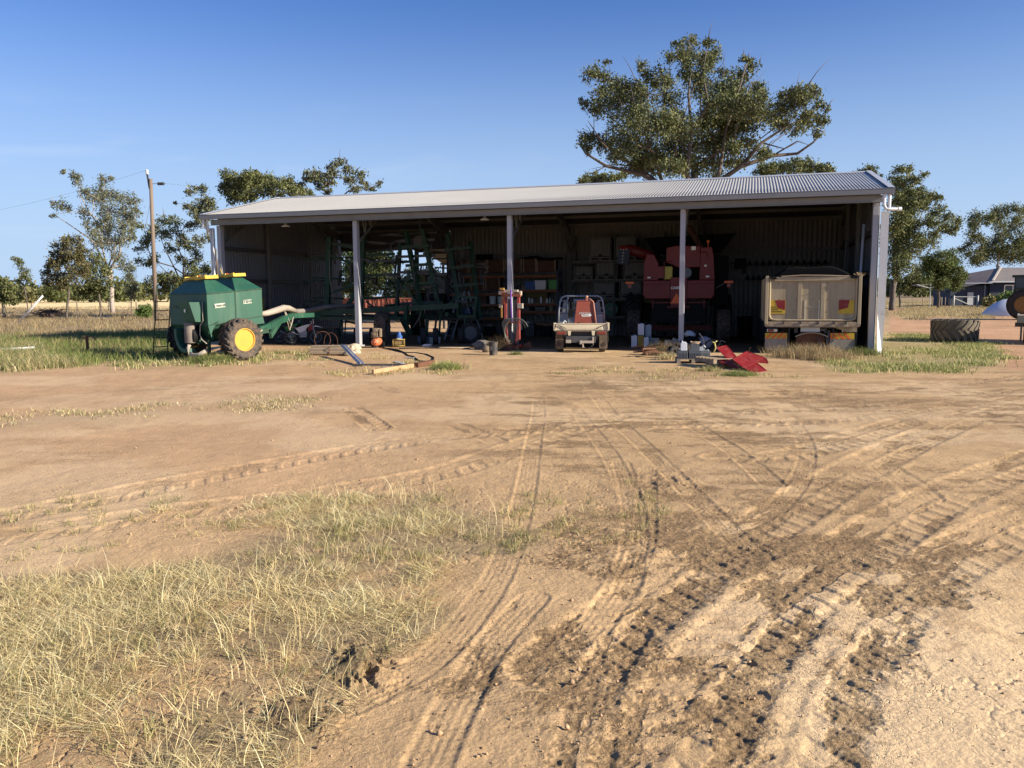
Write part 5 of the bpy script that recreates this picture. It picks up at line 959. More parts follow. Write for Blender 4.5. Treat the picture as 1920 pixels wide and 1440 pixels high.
    gd.build('mudguard', M_tipper, t); MB().lathe([(.001, .0), (.42, .0), (.42, .25), (.001, .25)], 20, T((0, .42, .32)) @ RX).build('diff_housing', M_rust, t, 'auto')
    MB().bar((-.42, .2, .72), (-.42, 6.8, .72), .09, .22).bar((.42, .2, .72), (.42, 6.8, .72), .09, .22).bar((-.9, .2, .80), (.9, .2, .80), .08, .08).tube([(-.62, .1, .85), (-.63, .1, .05)], .014, 5).tube([(.62, .1, .85), (.63, .1, .35)], .014, 5).box((.5, .14, .42), (.06, .06, .55)).bar((.18, .08, .50), (.32, .04, .2), .05, .02).bar((.42, .08, .5), (.5, .1, .15), .04, .03).tube([(W2-.13, .1, .44), (W2-.16, .06, .0)], .012, 5).build('chassis', M_dsteel, t)
    MB().add([(W2-.75, .05, .80), (W2-.08, .03, .81), (W2-.08, .03, .65), (W2-.35, .05, .66)], [(0, 3, 2, 1)]).add([(W2-.75, .08, .80), (W2-.08, .06, .81), (W2-.08, .06, .65), (W2-.35, .08, .66)], [(0, 1, 2, 3)]).build('bent_plate', M_tipper, t)
    for s in (-1, 1):
        for x in (.98, .70): wheel(t, (s*x, 1.1, .47), .47, .26, .27, M_rubberd, M_dsteel, flip=s, hub=False)
        wheel(t, (s*.95, 6.6, .47), .47, .27, .27, M_rubberd, M_dsteel, flip=s, hub=False)
    MB().prism([(-1.1, .8), (-1.15, 1.5), (-1.02, 2.3), (1.02, 2.3), (1.15, 1.5), (1.1, .8)], 0, -1.6, T((0, 5.7, 0)) @ RX).build('cab', M_cabw, t, bev=.05)
    MB().prism([(-1.12, 2.27), (-.98, 2.39), (-.74, 2.56), (-.5, 2.60), (-.1, 2.575), (.45, 2.61), (.72, 2.55), (1.0, 2.40), (1.12, 2.27)], -.35, -4.8, RX).build('tarpaulin', M_tarp, t, bev=.04)
    MB().tube([(-.9, -.05, g1), (-.3, -.06, g1+.03), (.4, -.05, g1+.015), (1.0, -.03, g1-.01)], .022, 6).build('rope', M_wood, t)
    st = MB(); 
    for k in range(26): x = W2-.09+rnd.gauss(0, .05); st.bar((x, -.04+rnd.gauss(0, .03), g1+.0), (x+rnd.gauss(0, .07), -.06+rnd.gauss(0, .05), g1+rnd.uniform(.03, .12)), .008, .008)
    o = st.build('straw', mat('straw litter', (.42, .31, .16), .9, 0, .2), t); o['kind'] = 'stuff'
tipper()
# --- combine harvester
def harvester():
    t = thing('combine_harvester', 'big red combine harvester parked nose-in behind the fourth post', 'harvester', (6.0, 29.35, 0), -.20)
    w = 1.26
    MB().prism([(-w, 1.75), (-w+.10, 1.63), (w-.10, 1.63), (w, 1.75), (w, 2.30), (-w, 2.30)], 0, -.5, RX).build('rear_panel', M_harv, t, bev=.03)
    MB().box((0, -.012, 1.98), (.58, .03, .84)).box((0, -.012, 1.50), (.54, .03, .25)).build('centre_panel', M_harv, t, bev=.006)
    MB().box((-.78, -.008, 2.16), (.92, .012, .012)).box((.78, -.008, 2.16), (.92, .012, .012)).box((-.30, -.012, 1.95), (.012, .016, .7)).box((.30, -.012, 1.95), (.012, .016, .7)).build('panel_gaps', M_black, t)
    for sx in (-1, 1): MB().prism([(sx*.72, 2.30), (sx*w, 2.30), (sx*(w-.06), 3.16), (sx*(w-.12), 3.45), (sx*.75, 3.45)] if sx > 0 else [(-.72, 2.30), (-.72, 2.9), (-.88, 3.22), (-w+.13, 3.25), (-w+.03, 2.95), (-w, 2.30)], 0, -3.4, RX).build('side_shroud', M_harv, t, bev=.02)
    MB().prism([(-.45, 2.95), (-.45, 3.45), (-.1, 3.52), (.74, 3.50), (.74, 2.75), (.0, 2.75)], .02, -2.5, RX).build('engine_cowl', M_harv, t, bev=.02)
    MB().box((0, 1.6, 2.7), (1.44, 2.2, .8)).box((0, .5, 1.2), (1.9, .6, .8)).build('engine_bay', M_black, t)
    MB().lathe([(.001, 0), (.19, 0), (.19, .25), (.001, .25)], 20, T((.26, .28, 2.56)) @ RX).lathe([(.001, 0), (.06, 0), (.06, .3), (.001, .3)], 10, T((.28, .3, 2.82)) @ RX).build('air_cleaner', mat('slate grey cleaner', (.10, .12, .14), .5, 0, .1), t, 'auto')
    MB().box((-.37, .2, 2.56), (.30, .3, .46)).build('yellow_tank', mat('dull yellow tank', (.42, .36, .07), .6, 0, .12), t, bev=.03)
    MB().box((-.62, .02, 2.58), (.24, .05, .42)).box((-.98, .02, 2.75), (.06, .06, .9)).tube([(-.52, -.02, 2.95), (-.52, -.02, 2.32)], .015, 5).tube([(-.52, -.02, 2.95), (-.2, -.02, 2.97)], .015, 5).build('hand_rail', M_harv, t); MB().tube([(.66, -.03, 3.3), (.72, -.05, 3.28), (.95, -.06, 3.28), (1.0, -.05, 3.1)], .014, 5).build('hand_rail', M_harv, t)
    for x, z, d in ((-1.05, 2.40, (.11, .05)), (1.0, 2.42, (.12, .055)), (.93, 2.80, (.08, .06)), (.5, 3.42, (.15, .13)), (.18, 3.36, (.09, .06)), (-.78, 2.02, (.16, .03)), (.85, 2.04, (.16, .03))):
        o = MB().box((x, -.03, z), (d[0], .01, d[1])).build('sticker', M_letw if z > 2.1 else M_letk, t)
    MB().text('CASE IH', .125, T((-.045, -.030, 2.02)) @ RX, .002, 1.05, .2, .004).build('lettering', M_letw, t)
    tr = MB(); tr.prism([(-.21, -.15), (.21, -.15), (.0, .22)], 0, .012, T((-.07, -.035, 1.62)) @ RX).build('warning_triangle', M_orange, t)
    # grain tank extension, bars
    MB().add([(-.95, 3.0, 3.45), (1.65, 3.0, 3.45), (1.65, 4.6, 3.45), (-.95, 4.6, 3.45), (-1.35, 2.8, 4.0), (2.15, 2.8, 4.12), (2.15, 5.0, 4.12), (-1.35, 5.0, 4.0)], [(0, 1, 5, 4), (1, 2, 6, 5), (2, 3, 7, 6), (3, 0, 4, 7), (0, 3, 2, 1), (4, 5, 1, 0)]).build('grain_tank', M_tarp, t)
    MB().bar((.35, 2.0, 4.35), (.80, 1.3, 3.5), .16, .12).build('elevator', M_rust, t)
    MB().lathe([(.001, 0), (.05, 0), (.05, .1), (.001, .12)], 10, T((1.02, .5, 3.62))).box((1.02, .5, 3.55), (.03, .03, .15)).build('beacon', M_orange, t, 'auto')
    # unloading auger
    MB().tube([(-.7, 2.2, 3.05), (-1.2, 1.9, 3.32), (-1.95, 1.6, 3.52)], .20, 12).build('auger_tube', M_harv, t, True)
    MB().add([(-2.25, 1.35, 3.52), (-1.83, 1.35, 3.5), (-1.83, 1.75, 3.5), (-2.25, 1.75, 3.52), (-2.28, 1.35, 2.95), (-1.86, 1.35, 2.92), (-1.86, 1.75, 2.92), (-2.28, 1.75, 2.95)], [(0, 1, 2, 3), (0, 4, 5, 1), (1, 5, 6, 2), (2, 6, 7, 3), (3, 7, 4, 0)]).build('auger_spout', mat('navy rubber spout', (.02, .03, .055), .6, 0, .1), t)
    MB().lathe([(.24, 0), (.20, .1), (.1, .15), (.001, .16)], 14, T((-2.04, 1.55, 3.5))).build('spout_cap', M_panel, t, 'auto')
    bl = MB()
    for k in range(5): bl.box((-2.06-.01*k, 1.335, 3.48-.115*k), (.03, .012, .03))
    for x in (-.12, .1): bl.box((-2.05+x, 1.335, 3.49), (.025, .012, .03))
    bl.build('bolts', M_letw, t)
    # lower gear
    MB().box((0, .35, 1.50), (2.0, .5, .06)).box((-.9, .3, 1.45), (.05, .5, .3)).box((.9, .3, 1.45), (.05, .5, .3)).box((0, -.0, 1.34), (.8, .03, .08)).box((0, 1.0, .55), (2.4, .2, .2)).box((0, .6, .95), (1.9, .5, .04)).build('chopper', mat('dark red steel', (.10, .02, .015), .7, 0, .2), t)
    for s in (-1, 1):
        o = MB().bar((s*1.3, .2, 2.0), (s*1.72, .05, 2.25), .03, .03).build('lamp_arm', M_dsteel, t); MB().box((s*1.74, .0, 2.22), (.30, .04, .07)).build('reflector', M_orange, o); MB().box((s*1.74, .02, 2.10), (.12, .05, .13)).build('tail_lamp', M_redl, o)
        wheel(t, (s*1.62, .75, .62), .62, .46, .32, M_rubber, M_galvd, 17, .05, flip=s)
        wheel(t, (s*1.75, 3.9, .9), .9, .66, .42, M_rubberd, M_galvd, 18, .06, flip=s)
    MB().box((1.55, 3.2, 2.3), (.6, 2.4, 1.9)).build('side_frame', M_black, t); MB().tube([(1.45, .5, 3.3), (1.42, .5, 2.2)], .02, 5).build('side_pipe', M_black, t); MB().tube([(1.7, 2.2, 2.95), (2.35, 2.0, 2.97), (2.4, 2.0, 2.75)], .02, 5).box((2.4, 2.0, 2.65), (.16, .1, .2)).build('mirror', M_black, t)
harvester()
# --- tractors
def tractor(name, label, loc, rz, sc, body, rim, lugs=18):
    t = thing(name, label, 'tractor', loc, rz); k = sc                    # nose points to local -y
    MB().prism([(-.0, .75), (1.7, .75), (1.75, 1.62), (.3, 1.42), (.0, 1.2)], -.36, .36, T((0, -1.75*k, 0)) @ Matrix.Scale(k, 4) @ RXZ).build('bonnet', body, t, bev=.03)
    MB().box((0, -.4*k, .75*k), (.5*k, 2.4*k, .35*k)).box((0, .35*k, 1.0*k), (1.0*k, .9*k, .5*k)).build('chassis', M_dsteel, t)
    c = MB(); 
    for x in (-.58, .58):
        for y in (-.05, 1.0): c.bar((x*k, y*k, 1.2*k), (x*.9*k, y*k, 2.3*k), .07*k, .07*k)
    c.box((0, .48*k, 2.36*k), (1.3*k, 1.35*k, .13*k)); c.build('cab_frame', body, t, bev=.02)
    MB().box((0, .48*k, 1.75*k), (1.06*k, .98*k, 1.08*k)).build('cab_glass', M_glass, t)
    MB().tube([(.32*k, -.35*k, 1.5*k), (.32*k, -.35*k, 2.3*k)], .04*k, 8).build('exhaust', M_dsteel, t)
    for s in (-1, 1):
        wheel(t, (s*.88*k, .55*k, .82*k), .82*k, .5*k, .42*k, M_rubberd, rim, lugs, .05*k, flip=s); wheel(t, (s*.75*k, -1.35*k, .52*k), .52*k, .36*k, .26*k, M_rubberd, rim, 15, .04*k, flip=s)
        MB().box((s*.85*k, .55*k, 1.72*k), (.55*k, .9*k, .06*k)).build('mudguard', body, t, bev=.02)
    MB().lathe([(.001, 0), (.06*k, 0), (.06*k, .1*k), (.001, .13*k)], 10, T((.5*k, .1*k, 2.43*k))).build('beacon', M_orange, t, 'auto')
    return t
tractor('tractor', 'dark dusty tractor standing under the lean-to behind the open bay', S(5.0, 9.9), RZ+.25, 1.18, mat('dull dark tractor paint', (.05, .04, .035), .6, 0, .2, 3, .3), M_dsteel)
tractor('tractor', 'tractor with orange-yellow wheel centres cut by the right edge', (34.25, 53.3, 0), R(58), 1.2, mat('dark green tractor paint', (.02, .04, .03), .5, 0, .2), mat('orange yellow rim', (.22, .11, .02), .6, 0, .15, 3, .25))
# --- motorbikes
def bike(name, label, loc, rz, fair, seat, k=1.):
    t = thing(name, label, 'motorbike', loc, rz)
    for y, r_ in ((-.42, .25), (.46, .27)):
        Mw = T((0, y*k, r_*k)) @ Matrix.Rotation(R(90), 4, 'Y'); q = r_*k
        w_ = MB(); w_.lathe([(q*.74, -.035*k), (q*.9, -.045*k), (q*.985, -.03*k), (q, 0), (q*.985, .03*k), (q*.9, .045*k), (q*.74, .035*k)], 26, Mw, True)
        for j in range(26): a = 2*math.pi*j/26; w_.box((0, y*k+q*math.cos(a), r_*k+q*math.sin(a)), (.06*k, .022*k, .022*k), Matrix.Rotation(a, 4, 'X'))
        o = w_.build('wheel', M_rubberd, t, 'auto'); s_ = MB(); s_.lathe([(q*.74, -.018*k), (q*.70, -.018*k), (q*.70, .018*k), (q*.74, .018*k)], 26, Mw, True); s_.lathe([(.001, -.05*k), (.03*k, -.05*k), (.03*k, .05*k), (.001, .05*k)], 10, Mw)
        for j in range(12): a = 2*math.pi*j/12; s_.tube([(.02*k*(-1)**j, y*k+.028*k*math.cos(a), r_*k+.028*k*math.sin(a)), (0, y*k+q*.72*math.cos(a+.2), r_*k+q*.72*math.sin(a+.2))], .004, 3, False)
        s_.build('rim', M_alu, o)
    f = MB(); f.tube([(0, .33*k, .80*k), (0, .18*k, .66*k), (0, -.15*k, .60*k), (0, -.20*k, .32*k), (0, .16*k, .28*k), (0, .30*k, .72*k)], .025*k, 6); f.tube([(0, -.15*k, .35*k), (.07*k, -.42*k, .25*k)], .022*k, 5); f.tube([(0, -.15*k, .35*k), (-.07*k, -.42*k, .25*k)], .022*k, 5); f.build('frame', M_dsteel, t)
    for s in (-1, 1): MB().tube([(s*.07*k, .30*k, .84*k), (s*.07*k, .46*k, .27*k)], .022*k, 6).build('fork', M_alu, t)
    MB().box((0, .02*k, .36*k), (.16*k, .24*k, .2*k)).box((0, .06*k, .48*k), (.12*k, .14*k, .12*k)).tube([(.06*k, .12*k, .42*k), (.1*k, .14*k, .3*k), (.1*k, -.2*k, .38*k), (.1*k, -.4*k, .48*k)], .022*k, 6).build('engine', M_alu, t, bev=.01)
    MB().prism([(-.62, .68), (-.2, .62), (.12, .66), (.1, .60), (-.2, .54), (-.35, .60)], -.06*k, .06*k, Matrix.Scale(k, 4) @ RXZ).build('seat', seat, t, bev=.01)
    for s in (-1, 1): MB().prism([(-.66, .67), (-.25, .60), (-.12, .42), (.08, .50), (.18, .64), (.34, .60), (.36, .74), (.1, .70), (-.2, .60)], s*.085*k, s*.07*k, Matrix.Scale(k, 4) @ RXZ).build('fairing', fair, t)
    MB().prism([(.22, .58), (.46, .64), (.72, .60), (.46, .68)], -.05*k, .05*k, Matrix.Scale(k, 4) @ RXZ).build('front_mudguard', fair, t)
    MB().prism([(.18, .48), (.36, .52), (.36, .76), (.22, .68)], -.09*k, .09*k, Matrix.Scale(k, 4) @ RXZ).build('tank_shroud', seat, t, bev=.01); MB().box((0, .38*k, .82*k), (.16*k, .02*k, .18*k)).build('number_board', fair, t)
    MB().tube([(-.34*k, .22*k, .95*k), (-.1*k, .3*k, .9*k), (.1*k, .3*k, .9*k), (.34*k, .22*k, .95*k)], .014*k, 6).build('handlebar', M_dsteel, t)
    return t
bike('dirt_bike', 'small red and white dirt bike standing by the drawbar', S(3.05, .75), R(-80), M_white, M_panel, 1.05)
bike('dirt_bike', 'green dirt bike half hidden behind the cart wheel', S(2.2, 1.3), R(-66), M_greenl, M_black, 1.05)
# ---------------------------------------------------------------- racks and stores inside the shed
M_bluest = mat('dark blue rack steel', (.035, .05, .09), .6, .1, .15, 3, .1)
M_orbeam = mat('orange rack beam', (.22, .075, .03), .6, .1, .15, 3, .2, (.15, .09, .06))
M_crate = mat('brown crate board', (.10, .05, .03), .8, 0, .25, 4, .2, (.05, .035, .025))
M_ibc = mat('milky tank plastic', (.12, .115, .10), .5, 0, .12, 4, .25, (.16, .13, .09))
M_drumg = mat('dark green drum', (.02, .10, .06), .5, 0, .15, 4, .15)
def ut(b, name, m, label, cat, u, v, z=0, rz=0, group=None, smooth=False, bev=0):
    """a one-mesh thing standing in the shed frame."""
    o = b.build(name, m, None, smooth, bev, loc=S(u, v, z), rot=(0, 0, RZ+rz)); return tag(o, label, cat, group)
def rack(name, label, us, v0, v1, lv, H, mu, mb, boards=True):
    t = thing(name, label, 'pallet rack', S(0, 0), RZ)
    for u in us:
        f = MB()
        for v in (v0, v1): f.box((u, v, H/2), (.075, .07, H))
        for k in range(5): f.bar((u, v0, .2+k*H/5.2), (u, v1, .2+(k+.8)*H/5.2), .025, .03)
        f.build('upright', mu, t)
    for z, u0, u1 in lv:
        for v in (v0-.01, v1): MB().box(((u0+u1)/2, v, z-.05), (u1-u0, .045, .10)).build('beam', mb, t)
        if boards: MB().box(((u0+u1)/2, (v0+v1)/2, z+.012), (u1-u0-.05, v1-v0-.06, .02)).build('shelf_board', M_wood, t)
    return t
rack('pallet_rack', 'tall pallet rack with orange beams full of crates and buckets', (5.98, 8.72, 11.08), 8.5, 9.3, [(.79, 6.02, 8.68), (1.38, 6.02, 8.68), (1.88, 6.02, 8.68), (2.66, 6.02, 8.68), (2.66, 8.76, 11.04), (2.02, 8.76, 11.04), (1.42, 8.76, 11.04), (1.08, 8.76, 11.04), (.55, 8.76, 11.04)], 2.9, M_bluest, M_orbeam)
rack('pallet_rack', 'dark rack holding caged liquid tanks beside the harvester', (11.72, 13.6, 15.7), 8.3, 9.3, [(3.22, 11.76, 15.66), (2.42, 11.76, 15.66), (1.62, 11.76, 15.66), (.85, 11.76, 15.66)], 4.4, mat('very dark rack steel', (.03, .04, .035), .6, .1, .1), mat('dark beam', (.05, .05, .045), .6, .1, .2, 3, .3))
def crate(u, z, w, h, label, d=.7, grp='brown crates on the pallet rack'):
    t = thing('crate', label, 'crate', S(u, 8.9, z), RZ, grp)
    b = MB(); 
    for k in range(4): b.box((0, -d/2, .12+(k+.5)*(h-.14)/4), (w-.1, .02, (h-.14)/4-.012))
    b.box((0, 0, h/2+.05), (w-.12, d-.06, h-.16)); b.build('boards', M_crate, t)
    for s in (-1, 1): MB().box((s*(w/2-.03), -d/2-.004, h/2+.05), (.055, .05, h-.1)).build('corner_post', M_wood, t)
    MB().box((0, -d/2+.05, .06), (w, .08, .06)).box((-w/2+.06, 0, .03), (.1, d, .06)).box((w/2-.06, 0, .03), (.1, d, .06)).build('base', M_dsteel, t)
cn = ['left end of the top shelf', 'second from the left on the top shelf', 'third from the left on the top shelf', 'fourth from the left on the top shelf', 'top shelf right of the post']
for k, u in enumerate((6.55, 7.40, 8.25, 9.12, 10.0)): pass
for k, (u, w) in enumerate(((6.52, .82), (7.38, .84), (8.22, .82), (9.05, .80), (9.80, .62))): crate(u, 2.69, w, .70, 'brown slatted crate with pale corner posts, %s' % cn[k])
crate(10.55, 2.69, .86, .62, 'darkest wide crate at the right end of the top shelf')
crate(8.10-.02, 1.91, .70, .66, 'brown crate on the second shelf just left of the post')
crate(7.52-.16, 1.91, .66, .66, 'brown crate on the second shelf behind the ladder top')
b = MB(); b.add([(-.9, -.3, 0), (.9, -.3, 0), (.9, .3, 0), (-.9, .3, 0), (-.85, -.3, .1), (-.2, -.3, .16), (.3, -.3, .02), (.85, -.3, .08), (.85, .3, .08), (-.85, .3, .1)], [(0, 1, 7, 6, 5, 4), (1, 2, 8, 7), (2, 3, 9, 8), (3, 0, 4, 9), (4, 5, 6, 7, 8, 9)])
ut(b, 'folded_tarp', M_tarp, 'black folded tarp lying over the crates right of the third post', 'tarp', 10.3, 8.9, 3.36)
for dx in (-.35, .0): ut(MB().box((0, 0, .12), (.3, .4, .24)), 'carton', M_tarp, 'dark carton on top of the left crates, %s' % ('shorter' if dx else 'taller'), 'carton', 7.75+dx, 8.9, 3.39, 0, 'cartons on the crates')
def bucket(u, v, z, r, h, m, label, cat='bucket', group=None, lid=True, rz=0, handle=False):
    b = MB(); b.lathe([(.001, .005), (r*.86, 0), (r*.98, h*.93), (r*1.04, h*.94), (r*1.04, h)] + ([(.001, h*1.01)] if lid else [(r*.95, h), (r*.84, .03), (.001, .03)]), 18)
    if handle: b.tube([(-r, 0, h*.9), (-r*1.0, -r*.6, h*.72), (0, -r*1.2, h*.6), (r, -r*.6, h*.72), (r, 0, h*.9)], .006, 5)
    return ut(b, 'bucket', m, label, cat, u, v, z, rz, group, 'auto')
def tub(u, v, z, d, m, label, cat='tub', group=None, name='tub', rz=0):
    b = MB(); b.box((0, 0, d[2]/2), d, None, (1.08, 1.08)); b.box((0, 0, d[2]), (d[0]*1.14, d[1]*1.14, .03)); return ut(b, name, m, label, cat, u, v, z, rz, group, False, .008)
tub(6.5, 8.75, 1.405, (.42, .4, .34), M_ibc, 'grey tub at the left end of the third shelf', rz=.1); tub(7.5, 8.75, 1.405, (.5, .4, .36), M_crate, 'dark red-brown tub on the third shelf behind the ladder')
bucket(8.02, 8.7, 1.405, .15, .36, M_whitep, 'white bucket on the third rack shelf, left of a pair', group='white buckets on the rack'); bucket(8.40, 8.7, 1.405, .15, .34, M_whitep, 'white bucket on the third rack shelf, right of a pair', group='white buckets on the rack')
tub(6.72, 8.7, .815, (.48, .4, .40), M_blue, 'bright blue tub on the lowest left shelf'); tub(6.25, 8.75, .815, (.26, .4, .36), M_bluest, 'dark blue tub at the left end of the lowest shelf')
tub(9.8, 8.75, 2.045, (.42, .4, .34), M_blue, 'blue box on the second shelf right of the post', name='box'); tub(10.28, 8.75, 2.045, (.46, .42, .38), M_whitep, 'white box on the second shelf right of the post', name='box'); tub(10.86, 8.75, 2.045, (.40, .4, .40), M_greenl, 'green tub at the right end of the second shelf')
for k, (u, m, d) in enumerate(((9.28, M_dsteel, 'dark'), (9.46, M_wood, 'brown'), (9.60, M_galv, 'grey'))): bucket(u, 8.65, 2.045, .075, .2, m, '%s can left of the blue box on the second shelf' % d, 'can', 'cans on the rack')
bm = [M_whitep, M_letw, M_dsteel, M_ibc, M_whitep, M_weld, M_whitep, M_galv, M_wood]; bn_ = ['white', 'cream', 'black', 'milky', 'tall white', 'red', 'small white', 'grey', 'brown']
for k in range(9):
    h = (.26, .22, .33, .2, .30, .18, .23, .26, .2)[k]; ut(MB().lathe([(.001, 0), (.05, 0), (.05, h*.7), (.02, h*.85), (.02, h), (.001, h)], 10), 'bottle', bm[k], '%s bottle in the row on the third shelf near the ute' % bn_[k], 'bottle', 9.75+k*.135, 8.62, 1.445, 0, 'bottles on the rack shelf', 'auto')
tub(9.35, 8.65, 1.105, (.85, .4, .15), M_ibc, 'long pale tray on the lower right shelf'); tub(10.3, 8.65, 1.105, (.45, .4, .16), M_ibc, 'short pale tray on the lower right shelf')
tub(10.1, 8.75, 1.445, (.9, .25, .45), mat('dull yellow tin', (.10, .075, .02), .7, 0, .2), 'dull yellow tin box behind the bottles', name='box'); bucket(10.75, 8.65, 1.105, .1, .22, M_wood, 'brown tin at the right end of the lower shelf', 'can')
tub(9.25, 8.45, .25, (.44, .3, .5), M_whitep, 'grey-white jerry box below the right shelves', name='box'); bucket(9.75, 8.4, .35, .07, .3, M_whitep, 'slim white bottle below the right shelves', 'bottle')
for k, (u, v, w, h, m, n, l) in enumerate(((9.9, 8.3, .4, .55, M_dsteel, 'toolbox', 'dark steel toolbox under the right shelves'), (10.6, 8.3, .5, .42, M_black, 'toolbox', 'black toolbox under the right end of the rack'), (7.9, 8.6, .5, .4, M_black, 'toolbox', 'black toolbox under the left shelves'))):
    t = thing(n, l, 'toolbox', S(u, v, 0), RZ); MB().box((0, 0, h/2), (w, .35, h)).build('body', m, t, bev=.01); MB().tube([(-.1, 0, h), (-.09, 0, h+.06), (.09, 0, h+.06), (.1, 0, h)], .012, 6).build('handle', M_galv, t)
for k, (u, z, rot, m) in enumerate(((8.0, .86, .3, M_wood), (10.2, .62, -.2, M_hose))):
    b = MB(); 
    for q in range(3): b.tube([(.17*math.cos(a)*(1+.05*q), .03*q, .17*math.sin(a)*(1+.05*q)+.18) for a in np.linspace(0, 6.28, 15)], .018, 5)
    ut(b, 'hose_coil', m, ('brown hose coil on the lowest left shelf', 'grey hose coil hanging under the right shelves')[k], 'hose', u, 8.5, z, rot, None, True)
ut(MB().bar((-.7, 0, 0), (.75, -.1, .22), .05, .03), 'timber_offcut', M_wood, 'long timber offcut poking out of the lowest shelf', 'timber', 8.3, 8.4, .95)
# caged liquid tanks
def ibc(u, z, h, label, sheet=False, w=.95):
    t = thing('liquid_tank', label, 'liquid tank', S(u, 8.75, z), RZ, 'caged liquid tanks on the dark rack')
    MB().box((0, 0, .17+(h-.17)/2), (w-.08, .86, h-.17)).build('bladder', M_ibc, t, bev=.04)
    c = MB(); y = -.455
    for k in range(4): c.bar((-w/2, y, .2+k*(h-.2)/3), (w/2, y, .2+k*(h-.2)/3), .018, .018)
    for k in range(6): c.bar((-w/2+k*w/5, y, .15), (-w/2+k*w/5, y, h), .018, .018)
    for s in (-1, 1): c.bar((s*w/2, y, h), (s*w/2, .45, h), .018, .018); c.bar((s*w/2, y, .5*h), (s*w/2, .45, .5*h), .018, .018)
    c.build('cage', M_galvd, t)
    p = MB(); 
    for x in (-w/2+.06, -.05, .05, w/2-.06): p.box((x, -.40, .055), (.07, .1, .11))
    p.box((0, 0, .13), (w, .95, .04)); p.box((0, -.44, .015), (w, .08, .03)); o = p.build('pallet_base', M_galvd, t); v = MB().lathe([(.001, -.05), (.05, -.05), (.05, .06), (.001, .06)], 10, T((0, -.47, .22)) @ RX).build('valve', M_black, t)
    if sheet: MB().box((-.14, -.47, h*.66), (.48, .008, h*.42)).build('name_plate', M_ibc, t)
ibc(12.98, 3.24, .98, 'caged milky tank with a pale plate, alone at the top left of the dark rack', True); ibc(14.05, 3.24, .98, 'caged milky tank on the top shelf behind the auger spout')
ibc(11.98+.28, 2.44, .55, 'low milky tank at the left of the middle shelf of the dark rack', w=.8); ibc(13.25, 2.44, .72, 'caged milky tank in the centre of the middle shelf'); ibc(14.45, 2.44, .74, 'caged milky tank on the middle shelf nearest the harvester')
ibc(13.15, 1.64, .66, 'caged milky tank on the lower shelf behind the ute'); ibc(14.3, 1.64, .74, 'caged milky tank on the lower shelf nearest the harvester')
for k, u in enumerate((13.45, 14.4)):
    b = MB(); b.lathe([(.001, -.4), (.30, -.4), (.31, -.37), (.29, -.1), (.31, 0), (.29, .1), (.31, .37), (.30, .4), (.001, .4)], 22, RX)
    t = thing('drum', 'dark green drum lying on the lowest rack shelf, %s' % ('beside the ute' if k == 0 else 'nearest the harvester'), 'drum', S(u, 8.7, 1.17), RZ, 'green drums on the dark rack'); b.build('body', M_drumg, t, 'auto'); MB().box((0, -.405, .02), (.2, .006, .17), Matrix.Rotation(R(12 if k else -8), 4, 'Y')).build('paper_label', M_ibc, t)
ut(MB().box((0, 0, .05), (.75, .12, .1)), 'yellow_bar', mat('dull yellow bar', (.35, .28, .05), .6), 'yellow bar lying on the shelf left of the harvester', 'bar', 14.9, 8.2, 1.45)
# implements hung on the right rear wall
for r_, (z, u0, u1, n) in enumerate(((3.02, 18.7, 22.2, 13), (2.42, 18.9, 21.2, 10))):
    t = thing('sweep_rail', 'rail of dark cultivator sweeps on the right rear wall, %s' % ('upper row' if r_ == 0 else 'lower row'), 'rail', S(0, DEP-.25), RZ, 'sweep rails on the rear wall'); MB().bar((u0, 0, z), (u1, 0, z), .05, .07).build('rail', M_dsteel, t)
    for k in range(n):
        u = u0+.15+(u1-u0-.3)*k/(n-1); MB().prism([(-.10, -.02), (.10, -.02), (.02, .17), (-.02, .17)], -.02, .05, T((u, -.05, z-.03)) @ RX).build('sweep', M_black, t)
ut(MB().box((0, 0, .2), (.5, .15, .42), None, (.9, 1)), 'feed_bin', M_black, 'black bin hung at the left end of the sweep rail', 'bin', 18.75, DEP-.5, 2.85)
for k, (u, v, h, m, l) in enumerate(((19.0, 7.5, .9, M_black, 'black drum standing left of the tipper'), (19.75, 6.9, .85, M_dsteel, 'dark grey drum standing left of the tipper'), (20.0, 3.2, .8, M_bluest, 'blue drum standing between harvester and tipper'))):
    b = MB(); b.lathe([(.001, 0), (.29, 0), (.3, .03), (.28, .3), (.3, h*.5), (.28, h*.66), (.3, h-.03), (.29, h), (.001, h-.01)], 20); ut(b, 'drum', m, l, 'drum', u, v, 0, 0, None, 'auto')
t = thing('spare_tyre', 'pale-rimmed tyre hanging under the roof above the dark tractor', 'tyre', S(6.35, 4.4, 3.95), RZ+.1); wheel(t, (0, 0, 0), .42, .24, .27, M_rubberd, M_galvd, 0, 0, 'tyre', hub=False, rot=Matrix.Rotation(R(90), 4, 'Z')); MB().bar((0, 0, .3), (0, 0, 1.6), .05, .05).build('hanger', M_dsteel, t)
t = thing('wall_sign', 'yellow lettered board on the left inner wall behind the cart', 'sign', S(.16, 2.3, 1.45), RZ); MB().box((0, 0, 0), (.012, .85, .62)).build('board', mat('dull yellow board', (.32, .22, .05), .6, 0, .1, 4, .3), t); MB().text('NO SMOKING', .11, T((.009, 0, .1)) @ RXZ, .001).text('DIESEL', .16, T((.009, 0, -.12)) @ RXZ, .001).build('lettering', M_letk, t)
